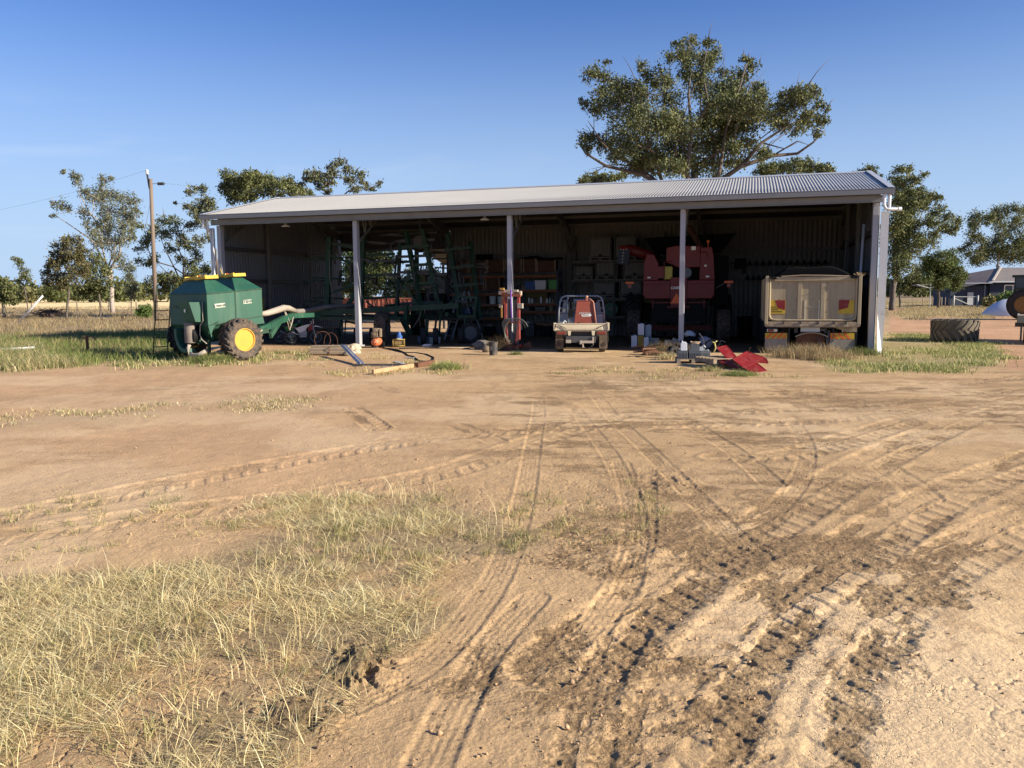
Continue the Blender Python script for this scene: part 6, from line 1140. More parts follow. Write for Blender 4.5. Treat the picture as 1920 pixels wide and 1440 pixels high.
# stepladder
def ladder():
    t = thing('stepladder', 'grey aluminium stepladder standing open before the rack', 'stepladder', S(7.95, 4.9), RZ)
    H = 2.0; 
    for s in (-1, 1): MB().bar((-.48+s*.17-.1, -.2, 0), (-.02+s*.11, .05, H), .03, .06).build('rail', M_alu, t); MB().bar((.55+s*.16, .45, 0), (.12+s*.09, .1, H-.05), .025, .05).build('rear_rail', M_alu, t)
    for k in range(7): q = (k+.6)/7.2; MB().box((-.58+.56*q, -.2+.25*q, H*q), (.36-.12*q, .09, .025)).build('step', M_alu, t)
    MB().box((.04, .07, H+.01), (.30, .2, .03)).build('top_cap', M_black, t)
    for q in (.2, .5, .75): MB().bar((.55-.43*q-.14, .45-.35*q, H*q), (.55-.43*q+.14, .45-.35*q, H*q), .02, .03).build('brace', M_alu, t)
ladder()
# ---------------------------------------------------------------- along the front of the shed
def post_driver():
    t = thing('post_driver', 'red fence post driver strapped upright to the third post', 'post driver', (0.0, 26.55, 0), RZ)
    for x in (-.20, .24): MB().bar((x, 0, .35), (x, 0, 1.85), .07, .09).build('mast_rail', mat('faded red steel', (.38, .07, .06), .6, 0, .2, 4, .2), t, bev=.006)
    MB().box((-.26, .0, 1.72), (.10, .22, .42)).box((.02, -.05, 1.80), (.62, .12, .10)).build('head_frame', mat('rusty red steel', (.30, .09, .05), .7, 0, .25, 4, .35), t, bev=.006)
    MB().box((0, -.02, .92), (.50, .08, .06)).build('cross_bar', M_red, t)
    MB().box((.0, -.02, 1.93), (.46, .16, .08)).box((.30, .0, 1.86), (.08, .16, .14)).box((-.36, .0, 1.88), (.12, .14, .12)).box((.30, .0, 1.45), (.18, .1, .16)).box((-.36, .0, 1.45), (.12, .1, .12)).build('clamp', mat('pale worn steel', (.42, .36, .28), .7, 0, .2, 5, .3), t, bev=.01)
    MB().box((-.30, -.05, 2.0), (.14, .1, .07)).box((-.33, -.02, 1.27), (.05, .05, .4)).build('bracket', mat('dull orange bracket', (.42, .22, .05), .6, 0, .15, 5, .2), t, bev=.006)
    MB().box((-.08, .05, .95), (.09, .08, 1.45)).box((.12, .05, .9), (.05, .05, 1.5)).box((.05, .08, 1.0), (.04, .04, 1.3)).box((.20, .02, .35), (.10, .12, .5)).build('hammer_guide', M_dsteel, t)
    for s in (-1, 1): MB().bar((-.20+.44*(s > 0), -.02, .75), (-.13+.30*(s > 0), -.03, .25), .05, .08).build('leg', mat('red leg', (.30, .06, .05), .7, 0, .2, 4, .3), t)
    MB().box((.12, -.1, .12), (.55, .25, .07), Matrix.Rotation(R(-14), 4, 'Y')).box((-.02, -.05, .18), (.25, .2, .08), Matrix.Rotation(R(10), 4, 'Y')).build('foot_plate', M_panel, t); MB().box((-.25, .0, .14), (.28, .3, .28), Matrix.Rotation(R(12), 4, 'Y')).box((.45, .1, .12), (.4, .2, .2), Matrix.Rotation(R(-25), 4, 'Y')).lathe([(.001, -.06), (.12, -.06), (.12, .06), (.001, .06)], 14, T((.0, -.2, .13)) @ RX).build('foot_block', M_rust, t)
    h = MB()
    for k in range(6):
        r_ = .16+.05*k; c0 = (-.12+.07*k, -.12, .86-.05*k); h.tube([(c0[0]+r_*1.0*math.cos(a), c0[1]-.02*k, c0[2]+r_*1.1*math.sin(a)) for a in np.linspace(-.6+.2*k, 3.7+.15*k, 14)], .014, 5)
    h.build('hydraulic_hose', mat('grey green hose', (.14, .15, .12), .6, 0, .2), t, True)
    MB().tube([(.02, -.14, 1.98), (.02, -.125, 1.6), (.04, -.1, .95)], .028, 4).build('strap', M_purp, t)
post_driver()
p = G(925, 667); tag(MB().lathe([(.001, 0), (.115, 0), (.135, .40), (.145, .40), (.145, .42), (.13, .42), (.11, .03), (.001, .03)], 18).box((-.03, -.128, .22), (.1, .008, .12)).build('bucket', mat('dusty black bucket', (.04, .042, .045), .6, 0, .2, 4, .35), None, 'auto', loc=p), 'dusty black bucket beside the red post driver', 'bucket')
def rock(name, p, r, sc, m, label, cat, seed, group=None): return tag(MB().blob((0, 0, r*sc[2]*.7), r, 10, 7, .16, sc, seed).build(name, m, None, True, loc=p), label, cat, group)
M_stone = mat('cream limestone', (.50, .42, .30), .9, 0, .2, 6, .2, (.3, .2, .12), .5, 20); M_sack = mat('grey sack', (.17, .15, .13), .9, 0, .2, 5, .2, bump=.5, bscale=14)
rock('sack', G(903, 655), .24, (1.3, .9, .75), M_sack, 'grey slumped sack lying left of the black bucket', 'sack', 3); rock('sack', G(913, 661), .16, (1.1, .9, .8), mat('brown sack', (.2, .15, .1), .9, 0, .2, 5), 'smaller brown sack touching the black bucket', 'sack', 5)
for k, (x, y, r) in enumerate(((653, 659, .17), (664, 657, .18), (648, 664, .16), (640, 661, .14), (655, 668, .14), (668, 664, .12))):
    rock('stone', G(x, y), r, (1.3, .9, .75), M_stone, ['pale stone leaning on the second post pile, rear left', 'largest pale stone beside the second post foot', 'pale stone at the front left of the stone heap', 'pale stone at the left end of the stone heap', 'flat pale stone lowest in the heap', 'small pale stone nearest the second post foot'][k], 'stone', k+20, 'pale stones by the second post')
# bundle of old timber and wire
t = thing('timber_bundle', 'weathered grey timber bundle tied with wire beside the stones', 'timber bundle', G(622, 667), -.12)
for k in range(8): MB().tube([(-.62+rnd.uniform(-.06, .06), -.12+.05*k+rnd.uniform(-.02, .02), .08+.09*(k % 3)), (.62+rnd.uniform(-.1, .1), -.16+.055*k, .10+.09*(k % 3))], rnd.uniform(.05, .075), 7).build('log', M_wood, t, 'auto')
MB().tube([(.0, -.22, .05), (.0, -.2, .26), (.01, .1, .34), (.0, .26, .2)], .012, 5).tube([(.35*math.cos(a)*.62-.05, .1, .28+.30*math.sin(a)+.12) for a in np.linspace(0, 6.28, 20)], .008, 4).build('wire', M_rust, t)
tag(MB().tube([(.27*math.cos(a), .02*math.sin(3*a), .33+.29*math.sin(a)) for a in np.linspace(0, 6.28, 24)], .009, 5).build('wire_loop', M_rust, None, True, loc=G(605, 654), rot=(.2, 0, .3)), 'thin wire loop standing up behind the timber bundle', 'wire')
a, b_ = atY(643, 648, 24.0), G(678, 686)
c = MB(); d = (Vector(a)-b_); c.bar((0, 0, .03), d, .12, .012, (0, 1, .3)); n_ = Vector((1, .1, 0)); c.bar(Vector((.055, 0, .05)), d+Vector((.055, 0, .02)), .012, .055, (0, 1, .3)); c.bar(Vector((-.055, 0, .05)), d+Vector((-.055, 0, .02)), .012, .055, (0, 1, .3))
tag(c.build('steel_channel', mat('bright galvanised channel', (.62, .63, .64), .4, .35, .06), None, loc=b_), 'bright galvanised channel leaning on the stone heap', 'steel channel')
a, b_ = G(662, 686), G(765, 686); tag(MB().bar((0, 0, .03), Vector(b_)-a+Vector((0, 0, .03)), .06, .05).build('steel_tube', M_dsteel, None, loc=a), 'dark steel tube lying flat behind the timber plank', 'steel tube')
a, b_ = G(699, 702), G(786, 688); tag(MB().bar((0, 0, .06), Vector(b_)-a+Vector((0, 0, .06)), .06, .10).build('timber_plank', M_woodl, None, bev=.004, loc=a), 'sawn timber plank lying on the dirt before the second bay', 'plank')
a, b_ = G(780, 690), G(812, 684); tag(MB().bar((0, 0, .07), Vector(b_)-a+Vector((0, 0, .07)), .14, .12).build('timber_block', M_rust, None, bev=.01, loc=a), 'dark burnt timber block at the far end of the plank', 'timber block')
for k, (x0, y0, x1, y1) in enumerate(((742, 679, 756, 684), (718, 692, 733, 690), (760, 672, 778, 673))):
    a, b_ = G(x0, y0), G(x1, y1); tag(MB().bar((0, 0, .02), Vector(b_)-a+Vector((0, 0, .03)), .12, .02).build('metal_offcut', M_galv, None, loc=a), ['grey metal offcut behind the dark tube', 'small pale offcut near the plank end', 'grey metal offcut beside the black hose'][k], 'offcut', 'metal offcuts on the ground')
H = [(712, 651), (726, 655), (745, 657), (757, 662), (765, 668), (775, 670), (784, 677), (797, 680), (812, 678), (813, 672), (800, 666), (780, 663), (760, 663), (742, 659), (730, 655)]
p0 = G(760, 665); tag(MB().tube([G(*q)-p0+Vector((0, 0, .025)) for q in H], .022, 6).build('air_line', M_black, None, True, loc=p0), 'black hose snaking over the dirt from the orange compressor', 'hose')
def compressor():
    t = thing('air_compressor', 'orange tanked engine air compressor standing by the second post', 'air compressor', G(705, 652), -.1)
    MB().lathe([(.001, -.33), (.10, -.30), (.15, -.2), (.15, .2), (.10, .30), (.001, .33)], 20, T((0, .12, .20)) @ RX).build('tank', M_weld if 0 else mat('faded orange tank', (.62, .16, .07), .5, 0, .1, 4, .1, (.3, .2, .12)), t, True)
    MB().tube([(.0, -.19, .21), (.07, -.19, .16)], .012, 5).tube([(.0, -.19, .21), (-.05, -.19, .12)], .012, 5).tube([(.0, -.19, .21), (.02, -.19, .30)], .010, 5).box((0, -.1, .02), (.12, .1, .06)).build('fitting', M_dsteel, t)
    MB().box((0, .1, .37), (.28, .5, .03)).box((-.02, .02, .46), (.22, .3, .16)).box((.06, .2, .52), (.14, .2, .3)).lathe([(.001, 0), (.075, 0), (.08, .06), (.001, .08)], 14, T((-.03, -.14, .47)) @ RX).build('pump', mat('greasy cast metal', (.15, .11, .075), .7, .1, .3, 8, .3), t, bev=.01)
    MB().box((0, .05, .62), (.2, .24, .12)).lathe([(.001, 0), (.07, 0), (.07, .05), (.001, .05)], 12, T((0, -.08, .61)) @ RX).box((.16, .05, .52), (.06, .2, .28)).build('engine', mat('dusty engine', (.22, .17, .12), .7, .1, .3, 8, .3), t, bev=.01)
    for s in (-1, 1): MB().lathe([(.001, -.03), (.1, -.03), (.1, .03), (.001, .03)], 14, T((s*.19, .3, .1)) @ Matrix.Rotation(R(90), 4, 'Y')).build('wheel', M_black, t)
compressor()
def pressure_washer():
    t = thing('pressure_washer', 'yellow framed pressure washer with blue cap under the folded bar', 'pressure washer', G(748, 650), .1); y = mat('dusty yellow frame', (.34, .24, .05), .6, 0, .2, 5, .3); f = MB()
    for x in (-.2, .2): f.tube([(x, -.2, .02), (x, -.2, .26), (x, .2, .26), (x, .2, .02), (x, -.2, .02)], .018, 6)
    for z in (.04, .26): f.tube([(-.2, -.2, z), (.2, -.2, z)], .018, 6).tube([(-.2, .2, z), (.2, .2, z)], .018, 6)
    f.build('frame', y, t, True); MB().box((0, 0, .17), (.32, .34, .2)).build('engine', mat('dusty brass engine', (.2, .14, .05), .6, 0, .25, 8, .3), t, bev=.02); MB().lathe([(.001, 0), (.11, 0), (.11, .1), (.07, .14), (.05, .24), (.001, .26)], 14, T((.02, 0, .28))).build('tank_cap', M_blue, t, 'auto'); MB().box((.02, -.15, .27), (.14, .04, .09)).build('pump', M_galv, t)
pressure_washer()
tub(6.98+.35, 2.4, 0, (.46, .36, .26), mat('grey blue crate', (.19, .21, .27), .6, 0, .1), 'low grey-blue plastic crate on the shed floor', 'crate', None, 'plastic_crate'); tub(7.75, 2.3, 0, (.32, .28, .22), M_whitep, 'small white box on the shed floor', 'box', None, 'box')
tag(MB().blob((0, 0, .04), .13, 8, 5, .4, (1.3, .7, .4), 3).build('rag', M_whitep, None, False, loc=G(802, 650)), 'white crumpled rag on the floor of the second bay', 'rag'); tag(MB().tube([(0, 0, .02), (1.5, .3, .03), (2.4, .2, .03)], .03, 6).build('poly_pipe', M_wood, None, True, loc=G(748, 655), rot=(0, 0, -.05)), 'thin pale pipe lying along the floor of the second bay', 'pipe')
# cans beside the ute
def jerry(px, py, z, d, m, label, cap=M_bluest):
    t = thing('jerrycan', label, 'jerrycan', G(px, py)+Vector((0, 0, z)), -.15, 'plastic jerrycans beside the ute'); w, dp, h = d
    MB().prism([(-w/2, 0), (w/2, 0), (w/2, h*.92), (w*.40, h*.955), (-w*.44, h*.955), (-w/2, h*.91)], -dp/2, dp/2, RX).build('body', m, t, bev=.015); MB().lathe([(.001, 0), (.03, 0), (.03, .04), (.001, .04)], 10, T((-w*.22, 0, h*.93))).build('cap', cap, t); MB().bar((w*.0, 0, h*.99), (w*.36, 0, h*.95), .03, .025).bar((w*.0, 0, h*.92), (w*.0, 0, h*1.0), .03, .025, (1, 0, 0)).build('handle', m, t)
M_jy = mat('ochre plastic', (.34, .22, .03), .5, 0, .1, 4, .15); M_jw = mat('translucent white plastic', (.62, .64, .68), .45, 0, .06, 4, .1); M_jg = mat('grey white plastic', (.36, .37, .40), .5, 0, .06, 4, .15)
jerry(1189, 651, 0, (.20, .26, .42), M_jw, 'white jerrycan standing first from the ute'); jerry(1201.5, 651, 0, (.21, .26, .42), M_jy, 'ochre jerrycan standing between two white ones'); jerry(1211.5, 652, 0, (.16, .22, .37), M_jw, 'small white jerrycan right of the ochre one')
jerry(1201.5, 651, .42, (.21, .26, .40), M_jw, 'white jerrycan stacked on the ochre one'); jerry(1215, 650, .37, (.21, .26, .40), M_jg, 'grey-white jerrycan stacked behind the small white one'); jerry(1215, 648, 0, (.24, .24, .36), M_jg, 'grey jerrycan hidden under the stacked grey-white one')
tag(MB().box((0, 0, .15), (.30, .24, .30)).box((0, -.125, .15), (.24, .012, .22)).build('esky', mat('cream box', (.34, .32, .25), .6, 0, .1), None, bev=.015, loc=G(1227, 650), rot=(0, 0, -.15)), 'cream square box right of the jerrycans', 'box')
tag(MB().box((0, 0, .05), (.3, .1, .1)).tube([(.1, 0, .07), (.35, 0, .09), (.6, .1, .05)], .02, 5).build('chainsaw', M_jy, None, bev=.02, loc=G(1221, 653), rot=(0, 0, -.1)), 'ochre chainsaw body lying before the cream box', 'chainsaw')
# pallet with battery crates
def pallet(name, label, loc, rz, w, d, m=M_wood):
    t = thing(name, label, 'pallet', loc, rz)
    for k in range(6): MB().box((0, -d/2+.05+k*(d-.1)/5, .115), (w, .09, .018)).build('deck_board', m, t)
    for x in (-w/2+.05, 0, w/2-.05): MB().box((x, 0, .055), (.09, d, .095)).build('bearer', m, t)
    return t
p = G(1304, 682); pallet('pallet', 'grey timber pallet carrying the battery crates in front', p+Vector((0, .42, 0)), -.13, .84, .80, mat('grey pallet timber', (.26, .22, .17), .9, 0, .2, 6, .2)); pz = p+Vector((0, .42, .125))
M_bat = mat('grey battery case', (.09, .10, .11), .6, 0, .1, 5, .15, (.2, .16, .12)); M_batl = mat('pale grey battery case', (.15, .16, .165), .6, 0, .1, 5, .15, (.2, .16, .12))
RP = Matrix.Rotation(-.13, 4, 'Z')
for k, (x, y, w, m, l) in enumerate(((-.27, -.27, .25, M_bat, 'dark grey ribbed battery at the left front of the pallet'), (.05, -.27, .33, M_bat, 'wide grey ribbed battery at the middle front of the pallet'), (.32, -.26, .22, M_batl, 'pale grey battery at the right front of the pallet'), (-.22, .1, .3, M_black, 'black battery at the rear of the pallet behind the white can'), (.2, .12, .4, M_bat, 'grey battery at the rear right of the pallet'))):
    t = thing('battery', l, 'battery', pz + RP @ Vector((x, y, 0)), -.13, 'batteries on the pallet'); b = MB().box((0, 0, .095), (w, .22, .19)); [b.box((-w/2+(q+.5)*w/7, -.113, .08), (.014, .012, .14)) for q in range(7)]; b.build('case', m, t, bev=.005); MB().box((0, 0, .197), (w*1.02, .225, .02)).build('lid', m, t, bev=.005); [MB().lathe([(.001, 0), (.015, 0), (.015, .03), (.001, .03)], 8, T((s*w*.3, .05, .207))).build('terminal', M_galv, t) for s in (-1, 1)]
def ptop(name, b, m, label, cat, x, y, z=.207, smooth=False, bev=0): return tag(b.build(name, m, None, smooth, bev, loc=pz + RP @ Vector((x, y, z)), rot=(0, 0, -.13)), label, cat)
b = MB().prism([(-.08, 0), (.08, 0), (.08, .19), (.05, .225), (-.05, .225), (-.08, .19)], -.09, .09, RX); b.lathe([(.001, 0), (.02, 0), (.02, .03), (.001, .03)], 8, T((-.04, 0, .225))); ptop('oil_can', b, M_jw, 'white oil can standing on the left battery of the pallet', 'oil can', -.24, -.24, .207, False, .008)
ptop('battery', MB().box((0, 0, .08), (.21, .17, .16)).box((0, 0, .165), (.215, .175, .015)), M_bat, 'small dark grey battery standing on top in the middle', 'battery', .05, -.2, .207, False, .005)
b = MB(); [b.tube([(.09*math.cos(a)*(1+.2*k), .05*math.sin(a), .02*k+.01*math.sin(3*a)) for a in np.linspace(0, 6.3, 14)], .010, 5) for k in range(3)]; ptop('rope', b, mat('tan rope', (.42, .30, .2), .9), 'tan rope coiled on the small dark battery', 'rope', .06, -.2, .39, True)
ptop('tap_fitting', MB().box((0, 0, .05), (.1, .08, .1)).tube([(0, 0, .08), (.06, 0, .14), (.1, 0, .08)], .015, 5), M_galv, 'grey pipe fitting standing right of the tan rope', 'fitting', .22, -.2, .207)
# red panels thrown over an old pallet
pallet('pallet', 'broken pallet under the loose red panels', Vector((5.15, 20.05, .12)), .3, .9, .9); pallet('pallet', 'second broken pallet lying behind the loose red panels', Vector((5.75, 20.7, .02)), .12, .9, .7, M_woodl)
def panel(label, pts, hole=False, th=.012):
    P = [atY(*q) for q in pts]; o = P[0].copy(); n = (P[1]-P[0]).cross(P[2]-P[0]).normalized(); q = [p-o for p in P]; m = len(q)
    b = MB(); b.add(q + [p-n*th for p in q], [tuple(range(m)), tuple(range(2*m-1, m-1, -1))] + [(i, m+i, m+(i+1) % m, (i+1) % m) for i in range(m)])
    for i in range(m):                              # turned edges
        b.bar(q[i]-n*.014, q[(i+1) % m]-n*.014, .03, .012, n)
    e = b.build('red_panel', M_panel, None, loc=o); tag(e, label, 'red panel', 'loose red sheet panels')
    return e, n, sum(q, Vector())/m
panel('red panel standing steepest at the back left of the heap', [(1343.6, 653, 20.45), (1361.6, 649, 20.7), (1381, 671, 19.9), (1368, 678, 19.5)])
e, n, c = panel('largest red panel with a punched hole lying across the heap', [(1374, 675, 19.35), (1400.6, 660, 20.5), (1432.5, 671, 20.05), (1396, 691.5, 18.75)])
h = MB(); a1 = n.orthogonal().normalized(); a2 = n.cross(a1); h.tube([c+n*.004*(1 if n.z > 0 else -1)+a1*.07*math.cos(a)+a2*.05*math.sin(a) for a in np.linspace(.4, 5.2, 12)], .008, 5); o = h.build('punched_hole', M_black, e)
panel('lowest red panel lying nearest the camera', [(1396, 691, 18.95), (1417, 680, 19.6), (1437, 696, 18.8), (1411.6, 701.5, 18.38)])
panel('narrow red panel under the largest one on the left', [(1346, 672, 19.9), (1370, 679, 19.4), (1388, 692, 18.9), (1362, 682, 19.4)])
panel('small red panel sticking out behind the largest one', [(1405, 662, 20.9), (1437, 674, 20.2), (1440, 682, 19.9), (1420, 680, 20.0)])
panel('red strip at the lower left edge of the heap', [(1342, 670, 20.1), (1358, 677, 19.6), (1366, 683, 19.3), (1352, 681, 19.45)])
tag(MB().bar((0, 0, .02), (.25, .1, .12), .05, .04).bar((-.1, -.1, .02), (.2, .3, .05), .04, .03).build('timber_scrap', M_rust, None, loc=G(1345, 693)), 'dark timber scraps in the grass before the red panels', 'timber scrap')
for k, (x, y) in enumerate(((1341, 686), (1347, 688))): rock('block', G(x, y), .08, (1, 1, .9), M_stone, 'pale lump under the %s edge of the red panels' % ('far left' if k == 0 else 'left'), 'stone', 60+k)
# junk heap behind the pallet
Jn = 'sacks on the junk heap'; M_ws = mat('white woven sack', (.52, .53, .56), .8, 0, .12, 5, .15, bump=.6, bscale=10); M_ps = mat('lilac grey sack', (.27, .27, .33), .8, 0, .12, 5, .2, bump=.6, bscale=10)
rock('sack', G(1293, 655)+Vector((0, 0, .40)), .17, (1.15, .8, .75), M_ws, 'white sack on top of the junk heap behind the pallet', 'sack', 9, Jn); rock('sack', G(1322, 657)+Vector((0, 0, .1)), .22, (1.0, .8, .95), M_ps, 'lilac-grey sack right of the white one', 'sack', 11, Jn); rock('sack', G(1310, 655)+Vector((0, 0, .22)), .14, (1.1, .8, .7), M_ps, 'small lilac-grey sack between the larger sacks', 'sack', 12, Jn)
rock('sack', G(1292, 657)+Vector((0, 0, .12)), .27, (1.4, .9, .75), M_tarp, 'black bag slumped under the white sack', 'sack', 13, Jn)
b = MB(); [b.tube([(.30*math.cos(a), .05*k, .30*math.sin(a)+.08) for a in np.linspace(-.2, 3.5, 16)], .025, 6) for k in range(2)]; tag(b.build('rubber_hoop', M_rubberd, None, True, loc=G(1337, 660)), 'thin dark hoop standing up right of the sacks', 'hoop')
tag(MB().tube([(0, 0, 0), (.06, 0, .15), (.02, 0, .3), (-.06, 0, .33)], .025, 5).tube([(.02, 0, .3), (.1, .02, .36)], .02, 5).build('hose_end', mat('dull yellow hose', (.4, .36, .14), .7), None, True, loc=G(1338, 661)), 'dull yellow hose end inside the dark hoop', 'hose')
tag(MB().tube([(0, 0, 0), (.1, 0, .2), (.04, .05, .42), (-.08, .05, .58)], .02, 5).tube([(.5, .1, .1), (.62, .1, .35), (.75, .1, .3)], .014, 5).build('cable_tail', M_hosel, None, True, loc=G(1316, 660)), 'thin pale cable tails sticking out of the junk heap', 'cable')
t = thing('engine_part', 'cream engine casing with round ports left of the fourth post', 'engine part', G(1258, 655), -.2); MB().box((-.1, 0, .16), (.22, .25, .3)).box((.12, .05, .22), (.22, .2, .28), Matrix.Rotation(.3, 4, 'Y')).lathe([(.06, -.02), (.11, -.02), (.11, .08), (.06, .08)], 14, T((.14, -.1, .14)) @ RX, True).build('casing', mat('cream cast metal', (.36, .33, .27), .6, 0, .15, 5, .3), t, bev=.03); MB().box((-.15, -.14, .2), (.09, .03, .14)).build('cover', M_galv, t, bev=.01)
tag(MB().lathe([(.05, -.09), (.09, -.10), (.16, -.09), (.175, 0), (.16, .09), (.09, .10), (.05, .09)], 22, RX, True).build('small_tyre', M_rubberd, None, 'auto', loc=G(1262, 670)+Vector((0, 0, .17)), rot=(0, .1, .4)), 'small dark tyre standing in the dry weeds', 'tyre'); tag(MB().lathe([(.10, -.1), (.15, -.12), (.27, -.11), (.29, 0), (.27, .11), (.15, .12), (.10, .1)], 24, None, True).build('old_tyre', M_rubberd, None, 'auto', loc=G(1284, 660)+Vector((0, 0, .13)), rot=(.2, .1, 0)), 'old black tyre lying flat under the junk heap', 'tyre')
for k, (x, y, l) in enumerate(((1206, 668, 'rusty steel scraps lying right of the ute'), (1225, 665, 'dark steel scraps before the jerrycans'))):
    b = MB(); [b.bar((rnd.uniform(-.5, .4), rnd.uniform(-.3, .3), .05+.04*q), (rnd.uniform(-.1, .6), rnd.uniform(-.3, .3), .04+.05*q), .05, .04) for q in range(6)]; tag(b.build('steel_scrap', M_rust, None, loc=G(x, y)), l, 'scrap')
def dryweed(name, label, px, py, w, h, n, cols, kind_=None):
    p = G(px, py); q = np.stack([NR.normal(0, w*.4, n), NR.normal(0, w*.28, n), np.full(n, -.01)], 1); o = blades(name, q, h, .012, cols, 1.15, 3, None, 'weed', .4, None); o.location = p; tag(o, label, 'weed'); return o
dryweed('dry_weed', 'tangled tan dry weed under the rear of the tipper', 1518, 668, 1.2, .42, 2300, C_BROWN*1.25); dryweed('dry_weed', 'low tan dry weed spreading right of the tipper mud flap', 1556, 672, .9, .26, 1100, C_BROWN*1.3)
dryweed('dry_weed', 'dark dry weed growing beside the small tyre', 1243, 664, .55, .42, 700, C_BROWN*.75); dryweed('dry_weed', 'pale dry weed before the small tyre', 1250, 673, .35, .25, 350, C_STRAW*.8); dryweed('dry_weed', 'dark dry weed behind the black bucket', 938, 657, .45, .55, 600, C_BROWN*.55); dryweed('green_weed', 'fresh green weed on the dirt right of the plank', 836, 693, .45, .26, 800, C_GREEN*1.5); dryweed('green_weed', 'green weed at the foot of the post driver', 968, 666, .3, .16, 300, C_GREEN); dryweed('green_weed', 'green weed in front of the red panels', 1385, 705, .5, .16, 800, C_GREEN*1.2); dryweed('green_weed', 'grey-green weed left of the red panels', 1330, 697, .35, .18, 400, C_MIX)
dryweed('green_weed', 'green weed under the rear of the seed cart', 395, 681, .7, .30, 1500, C_GREEN); dryweed('green_weed', 'dark weed on the inner side of the right shed corner', 1615, 664, .7, .26, 900, C_GREEN*.9)
# ---------------------------------------------------------------- beyond the shed
def big_tyre():
    t = thing('old_tyre', 'huge worn tractor tyre lying tilted on the grass right of the shed', 'tyre', G(1804, 641)+Vector((0, .55, .37)), 0)
    M = Matrix.Rotation(R(3), 4, 'Y') @ Matrix.Rotation(R(-5), 4, 'X'); b = MB(); Ro, w, ri = .80, .76, .47
    b.lathe([(ri, -w*.40), (ri+.06, -w*.47), (Ro*.72, -w*.5), (Ro*.86, -w*.47), (Ro*.93, -w*.36), (Ro*.95, -w*.1), (Ro*.96, w*.1), (Ro*.99, w*.36), (Ro*.95, w*.47), (Ro*.82, w*.5), (ri+.08, w*.47), (ri, w*.40), (ri+.03, w*.3), (Ro*.86, w*.3), (Ro*.86, -w*.3), (ri+.03, -w*.3)], 44, M, True)
    for k in range(20):
        for sd in (-1, 1):
            a0 = 2*math.pi*(k+(.5 if sd > 0 else 0))/20; vs = []
            for x, a in ((.01*sd, a0), (.26*w*sd, a0+.6*2*math.pi/20), (.5*w*sd, a0+1.0*2*math.pi/20)):
                for da in (-.18, .18):
                    for up in (-.04, .045): r_ = Ro*(.955+.05*x)+up; g_ = a+da*2*math.pi/20*1.2; vs.append((r_*math.cos(g_), r_*math.sin(g_), x))
            b.add(vs, [(0, 4, 6, 2), (1, 3, 7, 5), (0, 1, 5, 4), (2, 6, 7, 3), (4, 8, 10, 6), (5, 7, 11, 9), (4, 5, 9, 8), (6, 10, 11, 7), (0, 2, 3, 1), (8, 9, 11, 10)], M)
    b.build('tread', mat('sun-bleached tyre', (.13, .11, .08), .9, 0, .3, 4, .35, (.16, .125, .08)), t, 'auto')
big_tyre()
def trailer():
    t = thing('farm_trailer', 'timber-sided farm trailer cut by the right edge of the photo', 'trailer', (17.75, 28.5, 0), -.56)
    MB().box((1.2, 1.6, .93), (2.4, 3.4, .05)).build('deck', M_wood, t); MB().box((1.2, -.12, .86), (2.44, .05, .26)).box((-.02, 1.6, .86), (.05, 3.4, .26)).build('side_board', mat('grey green board', (.22, .23, .19), .8, 0, .2, 4, .2), t, bev=.006); MB().box((.1, .1, .45), (.06, .08, .75)).box((1.0, .5, .65), (2.2, .15, .15)).build('chassis', M_dsteel, t)
    for x in (.28, .58, 1.9, 2.2): wheel(t, (x, .7, .36), .36, .22, .2, M_rubberd, M_hosel, flip=-1, hub=False)
trailer()
